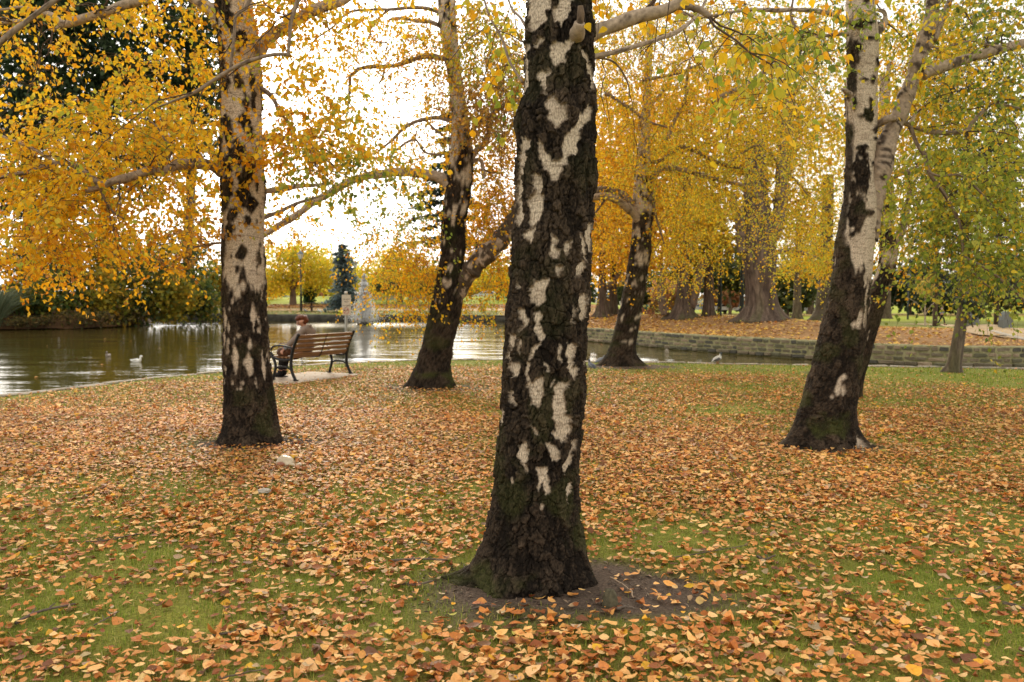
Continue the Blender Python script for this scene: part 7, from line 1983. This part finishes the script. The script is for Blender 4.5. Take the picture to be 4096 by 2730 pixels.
# ================================================================== FALLEN LEAVES AND GRASS
g = np.random.default_rng(77)
FALL = [((.66, .295, .078), 6), ((.76, .41, .135), 5), ((.58, .225, .050), 5), ((.43, .138, .030), 4), ((.81, .50, .20), 3.4), ((.29, .092, .026), 3), ((.74, .39, .03), .9), ((.50, .35, .20), 1.2), ((.18, .07, .028), 2), ((.48, .44, .09), .15)]
def scatter(n, y0, y1, wide=.66):
    """Random spots on the lawn inside the field of view, evenly spread over the ground."""
    y = np.sqrt(g.uniform(y0 ** 2, y1 ** 2, n))
    x = g.uniform(-1, 1, n) * (wide * y + .6)
    k = y < shore(x) - .06
    return x[k], y[k]
def on_bench_pad(x, y):
    dx, dy = x - NR[0], y - NR[1]
    lx = dx * ax[0] + dy * ax[1]; ly = -dx * ax[1] + dy * ax[0]
    return (lx > -.5) & (lx < 1.75) & (ly > -.3) & (ly < 1.08)
TRUNKS = [(.28, MAIN_D, .27), (-2.78, LEFT_D, .24), (-1.3, MID_D, .3), (2.62, CEN_D, .34), (3.2, RIGHT_D, .3), (4.2, BEH_D, .12), (9.1, THIN_D, .16)]
def free(x, y):
    k = ~(on_bench_pad(x, y) & (g.uniform(size=len(x)) > .06))
    for tx, ty, r in TRUNKS:
        k &= np.hypot(x - tx, y - ty) > r
    return k
FALL8 = (np.array([(0, 0, .02), (.16, .27, .06), (.42, .41, .10), (.72, .27, .04), (1, 0, -.03), (.70, -.25, .05), (.40, -.39, .11), (.15, -.25, .06), (.42, 0, 0)]), LEAF8[1])
def lay(x, y, size, tmpl, zoff=(.008, .030), tilt=.17):
    n = len(x)
    z = lawn_z(x, y) + g.uniform(*zoff, n)
    az = g.uniform(0, 2 * PI, n)
    dr = np.stack((np.cos(az), np.sin(az), g.normal(size=n) * tilt * .5), -1)
    nr = np.stack((g.normal(size=n) * tilt, g.normal(size=n) * tilt, np.where(g.uniform(size=n) < .88, 1., .22)), -1)
    sz = size * np.clip(g.lognormal(-.08, .32, n), .4, 1.9)
    p = np.stack((x, y, z), -1) - .5 * sz[:, None] * norm(dr)
    return p, dr, nr, sz
parts_V, parts_F, parts_C = [], [], []
def add_leaves(n, y0, y1, size, tmpl, wide=.66):
    x, y = scatter(n, y0, y1, wide)
    k = (g.uniform(size=len(x)) < leaf_dens(x, y)) & free(x, y)
    x, y = x[k], y[k]
    p, dr, nr, sz = lay(x, y, size, tmpl)
    c = pick(FALL, len(x), g, .22) * (.72 + .56 * fbm(x * 1.6, y * 1.6, 8, 3, 41))[:, None]     # drifts of fresher and older leaves
    V, Fc = place(tmpl, p, dr, nr, sz, g.normal(size=len(x)) * .7 + .25, g.uniform(.55, 1.25, len(x)))
    parts_V.append((V, [Fc])); parts_C.append(np.repeat(c, len(tmpl[0]), 0))
    return p, dr, nr, sz, c
near = add_leaves(34000, 2.6, 6.6, .044, FALL8, .72)
add_leaves(105000, 6.6, 11.5, .043, LEAF4)
add_leaves(140000, 11.5, 20.8, .043, LEAF4)
# the leaves that show largest, right at the front, each on its own
x, y = scatter(700, 2.95, 3.75, .64)
k = g.uniform(size=len(x)) < .55
x, y = x[k][:290], y[k][:290]
p, dr, nr, sz = lay(x, y, .050, FALL8, (.018, .036), .22)
fl_var = []
for q in range(14):
    tv, tf = FALL8
    tv = tv * np.array((1, g.uniform(.8, 1.2), g.uniform(.6, 1.8)))
    tv[:, 2] += g.uniform(-.3, .6) * (tv[:, 0] - .5) ** 2
    me = bpy.data.meshes.new('fallen_leaf')
    me.from_pydata([tuple(v) for v in tv], [], [tuple(f) for f in tf])
    a = me.attributes.new('col', 'FLOAT_COLOR', 'POINT')
    cc = np.ones((len(tv), 4), np.float32); cc[:, :3] = pick(FALL, 1, g, .15)[0]
    a.data.foreach_set('color', cc.ravel())
    me.materials.append(M_LITTER)
    fl_var.append(me)
X_ = norm(dr); Y_ = norm(np.cross(nr, X_)); Z_ = np.cross(X_, Y_)
for q in range(len(x)):
    o = bpy.data.objects.new('fallen_leaf', fl_var[int(g.integers(14))])
    o.matrix_basis = Matrix.Translation(Vector(p[q])) @ Matrix(((*X_[q], 0), (*Y_[q], 0), (*Z_[q], 0), (0, 0, 0, 1))).transposed() @ Matrix.Scale(float(sz[q]), 4)
    tag(o, 'dry fallen leaf lying on the grass at the very front of the lawn', 'leaf', 'fallen leaves at the front of the lawn')
    COL.objects.link(o)
V, fs = join(parts_V)
mesh_np('fallen_leaves', V, fs, M_LITTER, col=np.concatenate(parts_C), kind='stuff', label='dry fallen birch leaves strewn all over the lawn', cat='leaves')
# leaves on the mound beyond the wall and along the far bank
parts_V, parts_C = [], []
def far_leaves(n, xr, yr, test, size, pal):
    x = g.uniform(*xr, n); y = g.uniform(*yr, n)
    k = test(x, y)
    x, y = x[k], y[k]; m = len(x)
    az = g.uniform(0, 2 * PI, m)
    dr = np.stack((np.cos(az), np.sin(az), 0 * az), -1)
    nr = np.stack((g.normal(size=m) * .3, g.normal(size=m) * .3, np.ones(m)), -1)
    V, Fc = place(LEAF4, np.stack((x, y, park_z(x, y) + .03), -1), dr, nr, size * g.uniform(.5, 1.3, m))
    parts_V.append((V, [Fc])); parts_C.append(np.repeat(pick(pal, m, g, .2), 4, 0))
MOUND = [((.74, .46, .09), 5), ((.66, .36, .09), 4), ((.56, .31, .14), 3), ((.42, .21, .08), 2), ((.66, .42, .06), 1.5)]
poly = outline
far_leaves(52000, (2, 22), (22, 52), lambda x, y: inside(x, y, poly) & (dist_line(x, y, WALL_C) < 12.5) & (g.uniform(size=len(x)) < .25 + .75 * sstep(12.5, 3, x) * (fbm(x * .4, y * .4, 0, 3, 5) * 1.3)), .15, MOUND)
far_leaves(9000, (-26, 12), (80, 90), lambda x, y: g.uniform(size=len(x)) < .8, .24, [((.46, .22, .08), 3), ((.55, .30, .08), 2), ((.3, .15, .06), 2)])
far_leaves(5000, (-26, 14), (68, 80), lambda x, y: inside(x, y, poly) & (g.uniform(size=len(x)) < .5), .2, [((.46, .24, .08), 3), ((.5, .34, .08), 2)])
V, fs = join(parts_V)
mesh_np('mound_leaves', V, fs, M_LITTER, col=np.concatenate(parts_C), kind='stuff', label='yellow-brown leaves covering the mound beyond the water', cat='leaves')
# floating leaves
for k, (px, py) in enumerate([(415, 1357), (423, 1358), (440, 1369), (521, 1364), (405, 1460), (312, 1432), (188, 1384), (137, 1510), (640, 1393), (790, 1395), (2400, 1380), (2412, 1382), (3152, 1424), (720, 1450)]):
    q = G(px, py, WATER_Z + .012)
    o = bpy.data.objects.new('floating_leaf', fl_var[k])
    o.location = q; o.scale = (.10,) * 3; o.rotation_euler = (.1, -.1, k * 1.9)
    tag(o, 'fallen leaf floating on the pond', 'leaf', 'leaves floating on the pond')
    COL.objects.link(o)

# grass blades
GR = [((.17, .25, .022), 5), ((.26, .32, .032), 4), ((.40, .38, .07), 2.4), ((.12, .19, .018), 3), ((.52, .42, .16), 1.2)]
def blades(n, y0, y1, h, w, wide=.66):
    x, y = scatter(n, y0, y1, wide)
    k = (g.uniform(size=len(x)) > soil_amt(x, y) * .97) & free(x, y) & (g.uniform(size=len(x)) < .35 + .65 * sstep(.3, .55, fbm(x * 1.7, y * 1.7, 3, 3, 9)))
    x, y = x[k], y[k]; m = len(x)
    hh = h * np.clip(g.lognormal(-.1, .38, m), .35, 2.4); az = g.uniform(0, 2 * PI, m); ben = g.uniform(.15, .9, m)
    b = np.stack((x, y, lawn_z(x, y) - .004), -1)
    d = np.stack((np.cos(az), np.sin(az), 0 * az), -1); s = np.stack((-np.sin(az), np.cos(az), 0 * az), -1)
    up = np.array((0, 0, 1.0))
    v0 = b - s * w / 2; v1 = b + s * w / 2
    mid = b + up * hh[:, None] * .6 + d * (hh * ben * .3)[:, None]
    tip = b + up * (hh * (1 - .3 * ben))[:, None] + d * (hh * ben)[:, None]
    V = np.stack((v0, v1, mid + s * w * .35, mid - s * w * .35, tip), 1).reshape(-1, 3)
    o = (np.arange(m) * 5)[:, None]
    return (V, [np.array([[0, 1, 2, 3]]) + o, np.array([[3, 2, 4]]) + o]), np.repeat(pick(GR, m, g, .2), 5, 0)
B = [blades(105000, 2.6, 6.0, .030, .0032, .70), blades(95000, 6.0, 11, .030, .0065), blades(70000, 11, 20.8, .036, .014)]
V, fs = join([b[0] for b in B])
mesh_np('grass', V, fs, M_GRASS, col=np.concatenate([b[1] for b in B]), kind='stuff', label='short green lawn grass showing between the leaves', cat='grass')

# crumbs of bark and bits of twig on the bare soil round the trunks
cx_, cy_ = [], []
for sx, sy, a_, b_, w_ in SOILS[:5]:
    n = 900 if sy < 6 else 420
    r = np.sqrt(g.uniform(0, 1, n)); t_ = g.uniform(0, 2 * PI, n)
    cx_.append(sx + a_ * r * np.cos(t_)); cy_.append(sy + b_ * r * np.sin(t_))
cx_, cy_ = np.concatenate(cx_), np.concatenate(cy_)
k = free(cx_, cy_); cx_, cy_ = cx_[k], cy_[k]
p, dr, nr, sz = lay(cx_, cy_, .030, LEAF4, (.002, .012), .3)
V, Fc = place((LEAF4[0] * np.array((1, .30, 1)), LEAF4[1]), p, dr, nr, sz)
mesh_np('bark_crumbs', V, Fc, M_LITTER, col=np.repeat(pick([((.10, .065, .045), 4), ((.20, .14, .10), 3), ((.34, .24, .16), 2), ((.05, .035, .028), 3)], len(p), g, .2), 4, 0), kind='stuff', label='crumbs of bark and twig on the bare soil', cat='debris')
